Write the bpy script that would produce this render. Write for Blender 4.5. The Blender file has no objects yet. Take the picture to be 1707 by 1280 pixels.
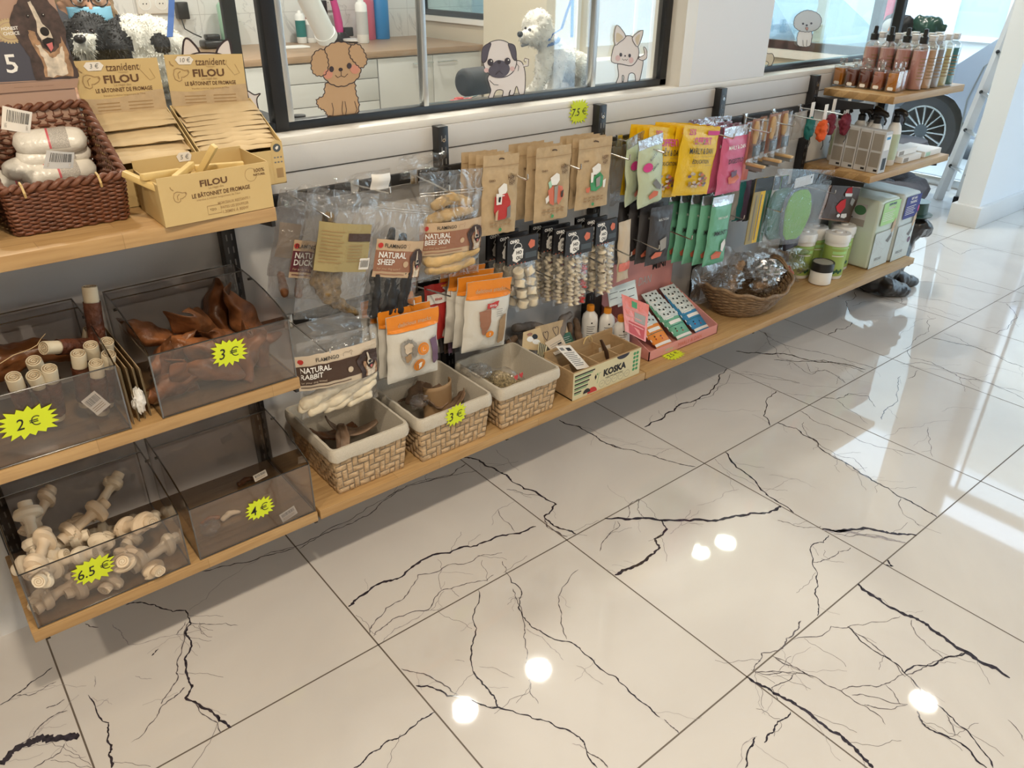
import bpy, bmesh, math, random
from mathutils import Vector, Matrix
from mathutils.geometry import tessellate_polygon
PI = math.pi
random.seed(7)
scene = bpy.context.scene
COL = scene.collection
# ---------------------------------------------------------------- camera
F_PX, YAW, PITCH, ROLL, CAM_H = 1286.9, 0.687178, -0.501693, 0.009977, 1.41
_f = Vector((math.sin(YAW)*math.cos(PITCH), math.cos(YAW)*math.cos(PITCH), math.sin(PITCH)))
_r0 = Vector((math.cos(YAW), -math.sin(YAW), 0.0)); _u0 = _r0.cross(_f)
_r = _r0*math.cos(ROLL) + _u0*math.sin(ROLL)
_u = -_r0*math.sin(ROLL) + _u0*math.cos(ROLL)
CAM = Vector((0, 0, CAM_H))
cd = bpy.data.cameras.new('camera'); cam = bpy.data.objects.new('camera', cd); COL.objects.link(cam)
cd.sensor_width = 36; cd.lens = F_PX/1707*36; cd.clip_start = 0.02; cd.clip_end = 200
m3 = Matrix((_r, _u, -_f)).transposed()
cam.matrix_world = Matrix.Translation(CAM) @ m3.to_4x4()
scene.camera = cam
# ---------------------------------------------------------------- world, exposure, lights
vs = scene.view_settings
scene.display_settings.display_device = 'sRGB'
vs.view_transform = 'Standard'; vs.look = 'None'; vs.gamma = 1.0; vs.use_curve_mapping = False
vs.exposure = -0.06
w = bpy.data.worlds.new('world'); scene.world = w; w.use_nodes = True
bg = w.node_tree.nodes['Background']; bg.inputs[0].default_value = (0.60, 0.79, 1.0, 1); bg.inputs[1].default_value = 6.2
scene.cycles.max_bounces = 10; scene.cycles.transparent_max_bounces = 40
scene.cycles.diffuse_bounces = 3; scene.cycles.glossy_bounces = 3; scene.cycles.transmission_bounces = 4
scene.cycles.caustics_reflective = False; scene.cycles.caustics_refractive = False
scene.cycles.sample_clamp_indirect = 3.0
scene.cycles.use_denoising = True
def area(name, loc, size, energy, color, rot=(0, 0, 0), shape='DISK', size_y=None):
 l = bpy.data.lights.new(name, 'AREA'); l.shape = shape; l.size = size
 if size_y: l.shape = 'RECTANGLE'; l.size_y = size_y
 l.energy = energy; l.color = color
 o = bpy.data.objects.new(name, l); COL.objects.link(o); o.location = loc; o.rotation_euler = rot
 return o
# ceiling downlights: the discs mirrored in the floor, plus the same fittings further along
WALL = 1.77      # face of the low wall
YF = 1.446       # front edge of the shelves
CEIL = 2.70
LAMPS = [(1.836, 2.67), (2.40, 2.62), (4.14, 2.70), (4.40, 2.64), (4.14, 0.91), (0.5, 2.65),
         (2.2, 0.2), (0.3, 0.2), (-1.4, 0.2), (-1.4, 2.5), (2.2, -1.6), (0.3, -1.6), (4.1, -1.6), (2.6, 4.4), (1.0, 4.3)]
WARM = (1.0, 0.90, 0.77)
for (x, y) in LAMPS:
 e = (31.0 if x < 1 else (6.0 if x < 3 else 3.0)) if y < 1.77 else (24.0 if x < 3 else 15.0)
 area('downlight_lamp', (x, y, CEIL-0.03), 0.15, e, (1.0, 0.84, 0.64) if x < 3 and y < 1.77 else (1.0, 0.93, 0.84))
# ---------------------------------------------------------------- pixel -> point on a real plane
def ray(px, py):
 return _f + _r*((px-853.5)/F_PX) - _u*((py-640)/F_PX)
def P(px, py, x=None, y=None, z=None):
 d = ray(px, py)
 if y is not None: t = y/d.y
 elif z is not None: t = (z-CAM_H)/d.z
 else: t = x/d.x
 return CAM + d*t
# ---------------------------------------------------------------- materials
M = {}
def nodes(name):
 m = bpy.data.materials.new(name); m.use_nodes = True; M[name] = m
 nt = m.node_tree; return m, nt, nt.nodes['Principled BSDF']
def mat(name, col, rough=0.5, metal=0.0, bump=0.0, bscale=60.0, var=0.0, vscale=12.0, spec=0.5, trans=0, emit=None, sheen=0, coat=0.0, stretch=None):
 m, nt, b = nodes(name)
 b.inputs['Base Color'].default_value = (*col, 1); b.inputs['Roughness'].default_value = rough
 b.inputs['Metallic'].default_value = metal; b.inputs['Specular IOR Level'].default_value = spec
 if trans: b.inputs['Transmission Weight'].default_value = trans
 if sheen: b.inputs['Sheen Weight'].default_value = sheen
 if coat: b.inputs['Coat Weight'].default_value = coat
 if emit:
  b.inputs['Emission Color'].default_value = (*emit[0], 1); b.inputs['Emission Strength'].default_value = emit[1]
 if bump or var:
  tc = nt.nodes.new('ShaderNodeTexCoord'); src = tc.outputs['Object']
  if stretch:
   mp = nt.nodes.new('ShaderNodeMapping'); mp.inputs['Scale'].default_value = stretch
   nt.links.new(src, mp.inputs[0]); src = mp.outputs[0]
 if var:
  n = nt.nodes.new('ShaderNodeTexNoise'); n.inputs['Scale'].default_value = vscale; n.inputs['Detail'].default_value = 5
  nt.links.new(src, n.inputs['Vector'])
  r = nt.nodes.new('ShaderNodeValToRGB')
  r.color_ramp.elements[0].position = 0.3; r.color_ramp.elements[1].position = 0.7
  r.color_ramp.elements[0].color = (*[c*(1-var) for c in col], 1)
  r.color_ramp.elements[1].color = (*[min(1, c*(1+var)) for c in col], 1)
  nt.links.new(n.outputs['Fac'], r.inputs[0]); nt.links.new(r.outputs[0], b.inputs['Base Color'])
 if bump:
  n2 = nt.nodes.new('ShaderNodeTexNoise'); n2.inputs['Scale'].default_value = bscale; n2.inputs['Detail'].default_value = 4
  nt.links.new(src, n2.inputs['Vector'])
  bp = nt.nodes.new('ShaderNodeBump'); bp.inputs['Strength'].default_value = bump; bp.inputs['Distance'].default_value = 0.004
  nt.links.new(n2.outputs['Fac'], bp.inputs['Height']); nt.links.new(bp.outputs[0], b.inputs['Normal'])
 return m
def film(name, tint, rough=0.12, fac0=0.06, fac1=0.55, bump=0.6, bscale=35, gcol=(1, 1, 1), haze=0.0, hazecol=(.8, .8, .8)):
 """clear film, acrylic or glass: transparent + mirror coat, optional milky share"""
 m = bpy.data.materials.new(name); m.use_nodes = True; M[name] = m
 nt = m.node_tree; nt.nodes.clear(); N = nt.nodes.new; L = nt.links.new
 out = N('ShaderNodeOutputMaterial'); tr = N('ShaderNodeBsdfTransparent'); tr.inputs[0].default_value = (*tint, 1)
 gl = N('ShaderNodeBsdfGlossy'); gl.inputs['Roughness'].default_value = rough; gl.inputs['Color'].default_value = (*gcol, 1)
 lw = N('ShaderNodeLayerWeight'); lw.inputs['Blend'].default_value = 0.35
 mr = N('ShaderNodeMapRange'); mr.inputs['To Min'].default_value = fac0; mr.inputs['To Max'].default_value = fac1
 mx = N('ShaderNodeMixShader')
 L(lw.outputs['Facing'], mr.inputs['Value']); L(mr.outputs[0], mx.inputs[0])
 base = tr.outputs[0]
 if haze:
  df = N('ShaderNodeBsdfDiffuse'); df.inputs[0].default_value = (*hazecol, 1)
  m2 = N('ShaderNodeMixShader'); m2.inputs[0].default_value = haze
  L(base, m2.inputs[1]); L(df.outputs[0], m2.inputs[2]); base = m2.outputs[0]
 L(base, mx.inputs[1]); L(gl.outputs[0], mx.inputs[2]); L(mx.outputs[0], out.inputs[0])
 if bump:
  tc = N('ShaderNodeTexCoord'); n2 = N('ShaderNodeTexNoise'); n2.inputs['Scale'].default_value = bscale; n2.inputs['Detail'].default_value = 3
  n2.inputs['Distortion'].default_value = 1.5
  L(tc.outputs['Object'], n2.inputs['Vector']); bp = N('ShaderNodeBump'); bp.inputs['Strength'].default_value = bump; bp.inputs['Distance'].default_value = 0.01
  L(n2.outputs['Fac'], bp.inputs['Height']); L(bp.outputs[0], gl.inputs['Normal']); L(bp.outputs[0], lw.inputs['Normal'])
 return m
def wood(name, c1, c2, c3, bw=0.35, bh=0.042, rough=0.42, axis='XY'):
 m, nt, b = nodes(name); N = nt.nodes.new; L = nt.links.new
 tc = N('ShaderNodeTexCoord')
 sep = N('ShaderNodeSeparateXYZ'); L(tc.outputs['Object'], sep.inputs[0])
 cmb = N('ShaderNodeCombineXYZ')
 add = N('ShaderNodeMath'); add.operation = 'ADD'; L(sep.outputs[1], add.inputs[0]); L(sep.outputs[2], add.inputs[1])
 L(sep.outputs[0], cmb.inputs[0]); L(add.outputs[0], cmb.inputs[1])
 br = N('ShaderNodeTexBrick'); L(cmb.outputs[0], br.inputs['Vector'])
 br.inputs['Scale'].default_value = 1.0; br.inputs['Brick Width'].default_value = bw; br.inputs['Row Height'].default_value = bh
 br.inputs['Mortar Size'].default_value = 0.0007; br.inputs['Color1'].default_value = (*c1, 1); br.inputs['Color2'].default_value = (*c2, 1)
 br.inputs['Mortar'].default_value = (*[c*0.8 for c in c1], 1); br.offset = 0.37; br.inputs['Bias'].default_value = 0.1
 mp = N('ShaderNodeMapping'); mp.inputs['Scale'].default_value = (5, 70, 70); L(tc.outputs['Object'], mp.inputs[0])
 nz = N('ShaderNodeTexNoise'); nz.inputs['Scale'].default_value = 1.6; nz.inputs['Detail'].default_value = 6; L(mp.outputs[0], nz.inputs['Vector'])
 mx = N('ShaderNodeMixRGB'); mx.blend_type = 'MIX'; mx.inputs[2].default_value = (*c3, 1)
 cr = N('ShaderNodeMapRange'); cr.inputs['From Min'].default_value = 0.42; cr.inputs['From Max'].default_value = 0.75; cr.inputs['To Max'].default_value = 0.65
 L(nz.outputs['Fac'], cr.inputs['Value']); L(cr.outputs[0], mx.inputs[0]); L(br.outputs['Color'], mx.inputs[1]); L(mx.outputs[0], b.inputs['Base Color'])
 b.inputs['Roughness'].default_value = rough
 return m
wood('shelf_wood', (0.45, 0.275, 0.115), (0.53, 0.34, 0.155), (0.32, 0.175, 0.065))
wood('counter_wood', (0.40, 0.26, 0.16), (0.46, 0.31, 0.19), (0.28, 0.17, 0.10), bw=2.0, bh=0.1)
wood('box_ply', (0.52, 0.36, 0.20), (0.55, 0.39, 0.22), (0.42, 0.28, 0.15), bw=2.0, bh=0.5)
# glossy marble tile with a faint cloudy tone
m, nt, b = nodes('floor_tile'); N = nt.nodes.new; L = nt.links.new
tc = N('ShaderNodeTexCoord'); n1 = N('ShaderNodeTexNoise'); n1.inputs['Scale'].default_value = 1.7; n1.inputs['Detail'].default_value = 6; n1.inputs['Distortion'].default_value = 1.0
L(tc.outputs['Object'], n1.inputs['Vector']); r = N('ShaderNodeValToRGB')
r.color_ramp.elements[0].position = 0.35; r.color_ramp.elements[1].position = 0.7
r.color_ramp.elements[0].color = (0.60, 0.575, 0.555, 1); r.color_ramp.elements[1].color = (0.68, 0.655, 0.625, 1)
L(n1.outputs['Fac'], r.inputs[0]); L(r.outputs[0], b.inputs['Base Color']); b.inputs['Roughness'].default_value = 0.035
b.inputs['IOR'].default_value = 1.5
mat('grout', (0.13, 0.105, 0.085), 0.6)
mat('vein_dark', (0.035, 0.03, 0.042), 0.06, var=0.5, vscale=90)
mat('vein_mid', (0.13, 0.115, 0.125), 0.06, var=0.4, vscale=120)
mat('vein_pale', (0.36, 0.335, 0.345), 0.06, var=0.2, vscale=120)
mat('wall_white', (0.70, 0.70, 0.70), 0.55, bump=0.05, bscale=200)
mat('pillar_daylit', (0.82, 0.84, 0.87), 0.5)  # daylight on pillar and pier put into the colour: lighter, bluer than wall_white
mat('wall_grey', (0.50, 0.49, 0.47), 0.6)
mat('trim_white', (0.84, 0.82, 0.77), 0.35)
mat('cream', (0.66, 0.58, 0.44), 0.5)
mat('ceiling_white', (0.66, 0.65, 0.63), 0.8)
mat('black_metal', (0.012, 0.012, 0.014), 0.38, spec=0.6)
mat('frame_black', (0.010, 0.011, 0.014), 0.33)
mat('chrome', (0.66, 0.65, 0.63), 0.22, 1.0)
mat('alu', (0.62, 0.63, 0.62), 0.3, 1.0)
mat('white_plastic', (0.85, 0.85, 0.83), 0.3)
mat('white_gloss', (0.83, 0.82, 0.79), 0.16)
mat('black_plastic', (0.015, 0.015, 0.016), 0.3)
mat('black_soft', (0.02, 0.02, 0.022), 0.7)
film('window_glass', (0.95, 0.97, 0.96), 0.0, 0.02, 0.35, bump=0)
film('green_glass', (0.84, 0.93, 0.90), 0.0, 0.06, 0.45, bump=0)
film('acrylic', (0.87, 0.855, 0.85), 0.05, 0.035, 0.30, bump=0)
film('acrylic_edge', (0.12, 0.12, 0.13), 0.1, 0.15, 0.5, bump=0)
film('clear_film', (0.96, 0.96, 0.96), 0.10, 0.025, 0.55, bump=0.8, bscale=24, haze=0.02)
film('smoky_film', (0.84, 0.83, 0.83), 0.14, 0.04, 0.55, bump=0.8, bscale=22, haze=0.08, hazecol=(.6, .6, .62))
film('thin_film', (0.98, 0.98, 0.98), 0.10, 0.02, 0.35, bump=0.6, bscale=24, haze=0.0)
film('zip_film', (0.9, 0.9, 0.9), 0.2, 0.4, 0.8, bump=0.2, haze=0.3)
mat('silver_foil', (0.62, 0.62, 0.64), 0.22, 0.85, bump=1.0, bscale=60)
mat('kraft', (0.50, 0.37, 0.22), 0.72, var=0.08, vscale=60)
mat('kraft_light', (0.62, 0.47, 0.27), 0.7, var=0.07, vscale=25)
mat('kraft_dark', (0.36, 0.23, 0.12), 0.7)
mat('carton_yellow', (0.60, 0.44, 0.20), 0.62, var=0.04, vscale=8)
mat('carton_in', (0.62, 0.47, 0.26), 0.7)
mat('ink_brown', (0.12, 0.055, 0.02), 0.6)
mat('ink_soft', (0.36, 0.23, 0.10), 0.6)
mat('ink_black', (0.012, 0.012, 0.014), 0.5)
mat('ink_grey', (0.20, 0.20, 0.20), 0.5)
mat('print_white', (0.86, 0.85, 0.82), 0.45)
mat('print_grey', (0.55, 0.55, 0.55), 0.45)
mat('price_yellow', (0.66, 0.78, 0.02), 0.5)
mat('label_white', (0.80, 0.76, 0.70), 0.5)
def c(name, col, rough=0.45, **k): return mat(name, col, rough, **k)
c('maroon', (0.12, 0.018, 0.03)); c('rust_brown', (0.33, 0.15, 0.09)); c('olive_label', (0.36, 0.29, 0.13)); c('dark_brown', (0.06, 0.03, 0.018))
c('label_beige', (0.58, 0.42, 0.27)); c('red_print', (0.50, 0.035, 0.03)); c('orange', (0.78, 0.25, 0.02), 0.32); c('orange_cap', (0.80, 0.30, 0.02), 0.35)
c('yellow_bag', (0.78, 0.50, 0.015), 0.25, bump=0.7, bscale=40); c('magenta_print', (0.62, 0.05, 0.25)); c('pink_bag', (0.62, 0.13, 0.25), 0.2, bump=0.7, bscale=40)
c('salmon_bag', (0.75, 0.22, 0.18), 0.2, bump=0.7, bscale=40); c('mint_bag', (0.15, 0.42, 0.28), 0.22, bump=0.6, bscale=40); c('mint_light', (0.40, 0.66, 0.50), 0.3)
c('pale_green_bag', (0.52, 0.60, 0.43), 0.3, bump=0.5, bscale=40); c('charcoal_bag', (0.045, 0.042, 0.045), 0.4, bump=0.4, bscale=40)
c('violet_print', (0.17, 0.10, 0.17)); c('pink_board', (0.70, 0.30, 0.27)); c('coral', (0.65, 0.17, 0.10)); c('teal', (0.01, 0.17, 0.16), 0.6)
c('blue_print', (0.03, 0.24, 0.50)); c('green_print', (0.06, 0.32, 0.13)); c('lime', (0.17, 0.42, 0.03), 0.9, bump=1.0, bscale=260); c('dark_green', (0.02, 0.10, 0.05))
c('wipe_green', (0.36, 0.50, 0.13), 0.35); c('navy', (0.012, 0.02, 0.22)); c('light_green', (0.42, 0.72, 0.28), 0.4); c('red_fabric', (0.60, 0.02, 0.025), 0.8)
c('maroon_fabric', (0.16, 0.012, 0.03), 0.7); c('orange_fabric', (0.75, 0.11, 0.02), 0.7); c('beige_pack', (0.60, 0.50, 0.38), 0.5)
c('black_card', (0.02, 0.02, 0.023), 0.4); c('slate_card', (0.07, 0.09, 0.105), 0.5); c('brush_wood', (0.62, 0.42, 0.21), 0.4)
c('grey_print', (0.33, 0.31, 0.28)); c('text_band', (0.30, 0.27, 0.23)); c('pale_blue_grey', (0.62, 0.70, 0.70)); c('skin', (0.55, 0.30, 0.19), 0.5)
c('teal_liquid', (0.0, 0.22, 0.27), 0.15); c('amber', (0.55, 0.20, 0.02), 0.1); c('deep_amber', (0.17, 0.05, 0.03), 0.1); c('rose_amber', (0.40, 0.13, 0.07), 0.1)
c('pink_lotion', (0.62, 0.30, 0.27), 0.25); c('peach_lotion', (0.66, 0.40, 0.23), 0.25); c('straw_lotion', (0.62, 0.55, 0.24), 0.25); c('brown_lotion', (0.35, 0.20, 0.08), 0.25); c('grey_lotion', (0.32, 0.31, 0.33), 0.25)
c('can_blue', (0.01, 0.20, 0.50), 0.35); c('can_pink', (0.55, 0.10, 0.16), 0.35)
# ---------------------------------------------------------------- mesh helpers
class MB:
 def __init__(s):
  s.v = []; s.f = []; s.m = []; s.mats = []; s.T = None
 def mi(s, name):
  if name not in s.mats: s.mats.append(name)
  return s.mats.index(name)
 def add(s, vs_, fs_, mat_):
  o = len(s.v)
  if s.T is not None: vs_ = [s.T @ Vector(p) for p in vs_]
  s.v += [tuple(p) for p in vs_]
  k = None if callable(mat_) else s.mi(mat_)
  for i, f in enumerate(fs_):
   s.f.append(tuple(o+j for j in f)); s.m.append(s.mi(mat_(i)) if k is None else k)
  return s
 def box(s, x0, x1, y0, y1, z0, z1, mat_):
  x0, x1 = min(x0, x1), max(x0, x1); y0, y1 = min(y0, y1), max(y0, y1); z0, z1 = min(z0, z1), max(z0, z1)
  v = [(x, y, z) for z in (z0, z1) for y in (y0, y1) for x in (x0, x1)]
  return s.add(v, [(0, 2, 3, 1), (4, 5, 7, 6), (0, 1, 5, 4), (2, 6, 7, 3), (0, 4, 6, 2), (1, 3, 7, 5)], mat_)
 def bbox(s, x0, x1, y0, y1, z0, z1, mat_, b=0.004):
  """box with chamfered edges"""
  bm = bmesh.new(); bmesh.ops.create_cube(bm, size=1)
  for q in bm.verts:
   q.co = Vector(((x0+x1)/2+q.co.x*abs(x1-x0), (y0+y1)/2+q.co.y*abs(y1-y0), (z0+z1)/2+q.co.z*abs(z1-z0)))
  bmesh.ops.bevel(bm, geom=bm.edges[:], offset=b, segments=2, affect='EDGES', profile=0.5)
  return s.bm(bm, mat_)
 def bm(s, bm, mat_):
  bm.verts.ensure_lookup_table(); bm.verts.index_update()
  s.add([q.co.copy() for q in bm.verts], [[q.index for q in f.verts] for f in bm.faces], mat_); bm.free(); return s
 def grid(s, fn, nu, nv, mat_, cu=False, cv=False):
  U = nu if cu else nu+1; V = nv if cv else nv+1
  vs_ = [fn(i/nu, j/nv) for j in range(V) for i in range(U)]
  fs_ = [(j*U+i, j*U+(i+1) % U, ((j+1) % V)*U+(i+1) % U, ((j+1) % V)*U+i) for j in range(nv) for i in range(nu)]
  return s.add(vs_, fs_, mat_)
 def tube(s, pts, r, mat_, n=8, cap=True, flat=1.0):
  pts = [Vector(p) for p in pts]; k = len(pts)
  rs = r if isinstance(r, (list, tuple)) else [r]*k
  vs_ = []; prev = None
  for i, p in enumerate(pts):
   t = (pts[min(i+1, k-1)]-pts[max(i-1, 0)])
   if t.length < 1e-9: t = Vector((0, 0, 1))
   t.normalize()
   if prev is None:
    a = Vector((0, 0, 1)) if abs(t.z) < 0.9 else Vector((1, 0, 0))
    prev = t.cross(a).normalized()
   else:
    prev = (prev - t*prev.dot(t)); prev = prev.normalized() if prev.length > 1e-6 else t.orthogonal().normalized()
   b = t.cross(prev)
   vs_ += [p+prev*math.cos(2*PI*j/n)*rs[i]+b*math.sin(2*PI*j/n)*rs[i]*flat for j in range(n)]
  fs_ = [(i*n+j, i*n+(j+1) % n, (i+1)*n+(j+1) % n, (i+1)*n+j) for i in range(k-1) for j in range(n)]
  if cap: fs_ += [tuple(range(n))[::-1], tuple((k-1)*n+j for j in range(n))]
  return s.add(vs_, fs_, mat_)
 def lathe(s, prof, mat_, n=24, cx=0, cy=0, sx=1.0, sy=1.0, sq=0):
  """prof [(r,z)...] turned about a vertical axis; sq>0 squares the section"""
  vs_ = []
  for (r_, z_) in prof:
   for j in range(n):
    a = 2*PI*j/n + (PI/n if sq else 0); ca, sa = math.cos(a), math.sin(a)
    if sq:
     q = (abs(ca)**sq+abs(sa)**sq)**(-1/sq)
     ca *= q; sa *= q
    vs_.append((cx+r_*ca*sx, cy+r_*sa*sy, z_))
  k = len(prof)
  fs_ = [(i*n+j, i*n+(j+1) % n, (i+1)*n+(j+1) % n, (i+1)*n+j) for i in range(k-1) for j in range(n)]
  fs_ += [tuple(range(n))[::-1], tuple((k-1)*n+j for j in range(n))]
  return s.add(vs_, fs_, mat_)
 def ball(s, c_, r_, mat_, n=14, sc=(1, 1, 1)):
  bm = bmesh.new(); bmesh.ops.create_uvsphere(bm, u_segments=n, v_segments=max(6, n*2//3), radius=r_)
  for q in bm.verts: q.co = Vector(c_)+Vector((q.co.x*sc[0], q.co.y*sc[1], q.co.z*sc[2]))
  return s.bm(bm, mat_)
 # ---- flat artwork on a surface S(u, v, h) -> point
 def art(s, poly, S, h, mat_, back=False):
  tris = tessellate_polygon([[Vector((p[0], p[1], 0)) for p in poly]])
  return s.add([S(p[0], p[1], h) for p in poly], [tuple(t) for t in tris], mat_)
 def patch(s, S, u0, v0, u1, v1, h, mat_, nu=1, nv=1):
  return s.grid(lambda a, b_: S(u0+(u1-u0)*a, v0+(v1-v0)*b_, h), nu, nv, mat_)
 def disc(s, S, u, v, ru, rv, h, mat_, n=20, a0=0, a1=2*PI):
  return s.art([(u+ru*math.cos(a0+(a1-a0)*i/n), v+rv*math.sin(a0+(a1-a0)*i/n)) for i in range(n+(0 if a1-a0 > 6.28 else 1))], S, h, mat_)
 def stroke(s, pts, S, wd, h, mat_):
  """a drawn line of width wd through pts"""
  vs_ = []; k = len(pts)
  for i, p in enumerate(pts):
   a = pts[max(i-1, 0)]; b_ = pts[min(i+1, k-1)]
   dx, dy = b_[0]-a[0], b_[1]-a[1]; l = math.hypot(dx, dy) or 1
   w_ = (wd[i] if isinstance(wd, (list, tuple)) else wd)/2
   nx, ny = -dy/l*w_, dx/l*w_
   vs_ += [S(p[0]+nx, p[1]+ny, h), S(p[0]-nx, p[1]-ny, h)]
  return s.add(vs_, [(2*i, 2*i+1, 2*i+3, 2*i+2) for i in range(k-1)], mat_)
 def text(s, string, S, u, v, size, h, mat_, bold=0.0, align='CENTER', rot=0.0, sx=1.0, shear=0.0, vs=-1):
  """letters centred on (u, v); vs=-1: v grows downward"""
  vt, ft = glyphs(string, bold, align, shear)
  ca, sa = math.cos(rot), math.sin(rot)
  out = []
  for x, y in vt:
   x *= size*sx; y *= size
   out.append(S(u+x*ca-y*sa, v+vs*(x*sa+y*ca), h))
  return s.add(out, ft, mat_)
 def euro(s, S, u, v, size, h, mat_, wd=.09):
  a = [(u+size*.42*math.cos(t), v-size*.46*math.sin(t)) for t in [math.radians(k) for k in range(48, 318, 15)]]
  s.stroke(a, S, size*wd, h, mat_)
  for dv in (-.09, .09): s.stroke([(u-size*.60, v+dv*size), (u+size*.12, v+dv*size-.02*size)], S, size*wd, h+.0002, mat_)
  return s
 def build(s, name, parent=None, smooth=40, mods=None):
  me = bpy.data.meshes.new(name); me.from_pydata(s.v, [], s.f)
  for n_ in s.mats: me.materials.append(M[n_])
  me.polygons.foreach_set('material_index', s.m)
  if smooth:
   me.polygons.foreach_set('use_smooth', [True]*len(me.polygons)); me.set_sharp_from_angle(angle=math.radians(smooth))
  me.update(); o = bpy.data.objects.new(name, me); COL.objects.link(o)
  if parent: o.parent = parent; o.matrix_parent_inverse = Matrix.Identity(4)
  if parent and not getattr(s, 'local', False):
   o.matrix_basis = parent_inv(parent)
  return o
def world_of(o):
 m_ = o.matrix_basis.copy()
 while o.parent: o = o.parent; m_ = o.matrix_basis @ m_
 return m_
def parent_inv(p): return world_of(p).inverted()
_gc = {}
def glyphs(string, bold, align, shear):
 k = (string, bold, align, shear)
 if k in _gc: return _gc[k]
 cu = bpy.data.curves.new('lettering', 'FONT'); cu.body = string; cu.align_x = align; cu.align_y = 'CENTER'; cu.size = 1.0
 cu.offset = bold; cu.shear = shear; cu.resolution_u = 2; cu.fill_mode = 'FRONT'
 ob = bpy.data.objects.new('lettering', cu); me = ob.to_mesh()
 r_ = ([(q.co.x, q.co.y) for q in me.vertices], [tuple(f.vertices) for f in me.polygons])
 ob.to_mesh_clear(); bpy.data.objects.remove(ob); bpy.data.curves.remove(cu)
 _gc[k] = r_; return r_
def plane(O, U, V, N=None):
 """S(u,v,h) on a flat face: O origin, U and V axes, N outward"""
 O, U, V = Vector(O), Vector(U), Vector(V)
 N_ = Vector(N) if N is not None else V.cross(U).normalized()
 return lambda u, v, h: O+U*u+V*v+N_*h
def tag(o, label, cat, group=None, kind=None):
 o['label'] = label; o['category'] = cat
 if group: o['group'] = group
 if kind: o['kind'] = kind
 return o
def thing(name, label, cat, loc=(0, 0, 0), group=None, rz=0.0, rot=None):
 o = bpy.data.objects.new(name, None); COL.objects.link(o); o.location = loc
 o.rotation_euler = rot if rot else (0, 0, rz); o.empty_display_size = 0.05
 o.rotation_mode = 'XYZ'
 tag(o, label, cat, group)
 o.matrix_basis = Matrix.LocRotScale(Vector(loc), o.rotation_euler.copy(), None)
 return o
def struct(o): o['kind'] = 'structure'; return o
def kids(o): return [c_ for c_ in bpy.data.objects if c_.parent == o]
def dup(o, label, M4=None, group=None, loc=None, rz=None):
 """copy a thing with its parts and sub-parts"""
 def rec(a, par):
  b_ = a.copy(); COL.objects.link(b_)
  if par: b_.parent = par
  for ch in [x for x in COL.objects if x.parent == a]: rec(ch, b_)
  return b_
 r_ = rec(o, None)
 if label: r_['label'] = label
 if group: r_['group'] = group
 if M4 is not None: r_.matrix_basis = M4
 if loc is not None: r_.location = loc
 if rz is not None: r_.rotation_euler = (0, 0, rz)
 return r_
def rotz(a, loc=(0, 0, 0)): return Matrix.Translation(Vector(loc)) @ Matrix.Rotation(a, 4, 'Z')
def nz(x, y, z=0.0):
 from mathutils import noise
 return noise.noise(Vector((x, y, z)))
def blob(name, chains, vox, mats, parent=None, matfn=None, smooth_it=3, disp=0.0, dscale=20.0, post=None, seed=0.0):
 """one continuous body grown round chains of (point, radius): voxel remesh of overlapping balls"""
 bm = bmesh.new()
 for ch in chains:
  if len(ch) == 1: ch = [ch[0], ch[0]]
  for (p, r1), (q, r2) in zip(ch, ch[1:]):
   p, q = Vector(p), Vector(q); d = (q-p).length
   n = max(1, int(d/(0.35*min(r1, r2))))
   for i in range(n+1):
    t = i/n; c_ = p.lerp(q, t); rr_ = r1+(r2-r1)*t
    bmesh.ops.create_icosphere(bm, subdivisions=2, radius=rr_, matrix=Matrix.Translation(c_))
 me = bpy.data.meshes.new(name); bm.to_mesh(me); bm.free()
 o = bpy.data.objects.new(name, me); COL.objects.link(o)
 md = o.modifiers.new('r', 'REMESH'); md.mode = 'VOXEL'; md.voxel_size = vox; md.use_smooth_shade = True
 if smooth_it:
  ms = o.modifiers.new('s', 'SMOOTH'); ms.iterations = smooth_it; ms.factor = 0.6
 dg = bpy.context.evaluated_depsgraph_get(); me2 = bpy.data.meshes.new_from_object(o.evaluated_get(dg))
 o.modifiers.clear(); o.data = me2; me2.name = name; bpy.data.meshes.remove(me)
 from mathutils import noise
 if disp:
  ns = [v_.normal.copy() for v_ in me2.vertices]
  for v_, n_ in zip(me2.vertices, ns):
   v_.co += n_*disp*noise.fractal(v_.co*dscale+Vector((seed, seed, 0)), 1.0, 2.0, 3)
 if post:
  for v_ in me2.vertices: v_.co = post(v_.co)
 me2.materials.clear()
 for n_ in (mats if isinstance(mats, (list, tuple)) else [mats]): me2.materials.append(M[n_])
 if matfn:
  me2.polygons.foreach_set('material_index', [matfn(f.center, f.normal) for f in me2.polygons])
 me2.polygons.foreach_set('use_smooth', [True]*len(me2.polygons)); me2.update()
 if parent: o.parent = parent; o.matrix_basis = parent_inv(parent)
 return o
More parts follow.
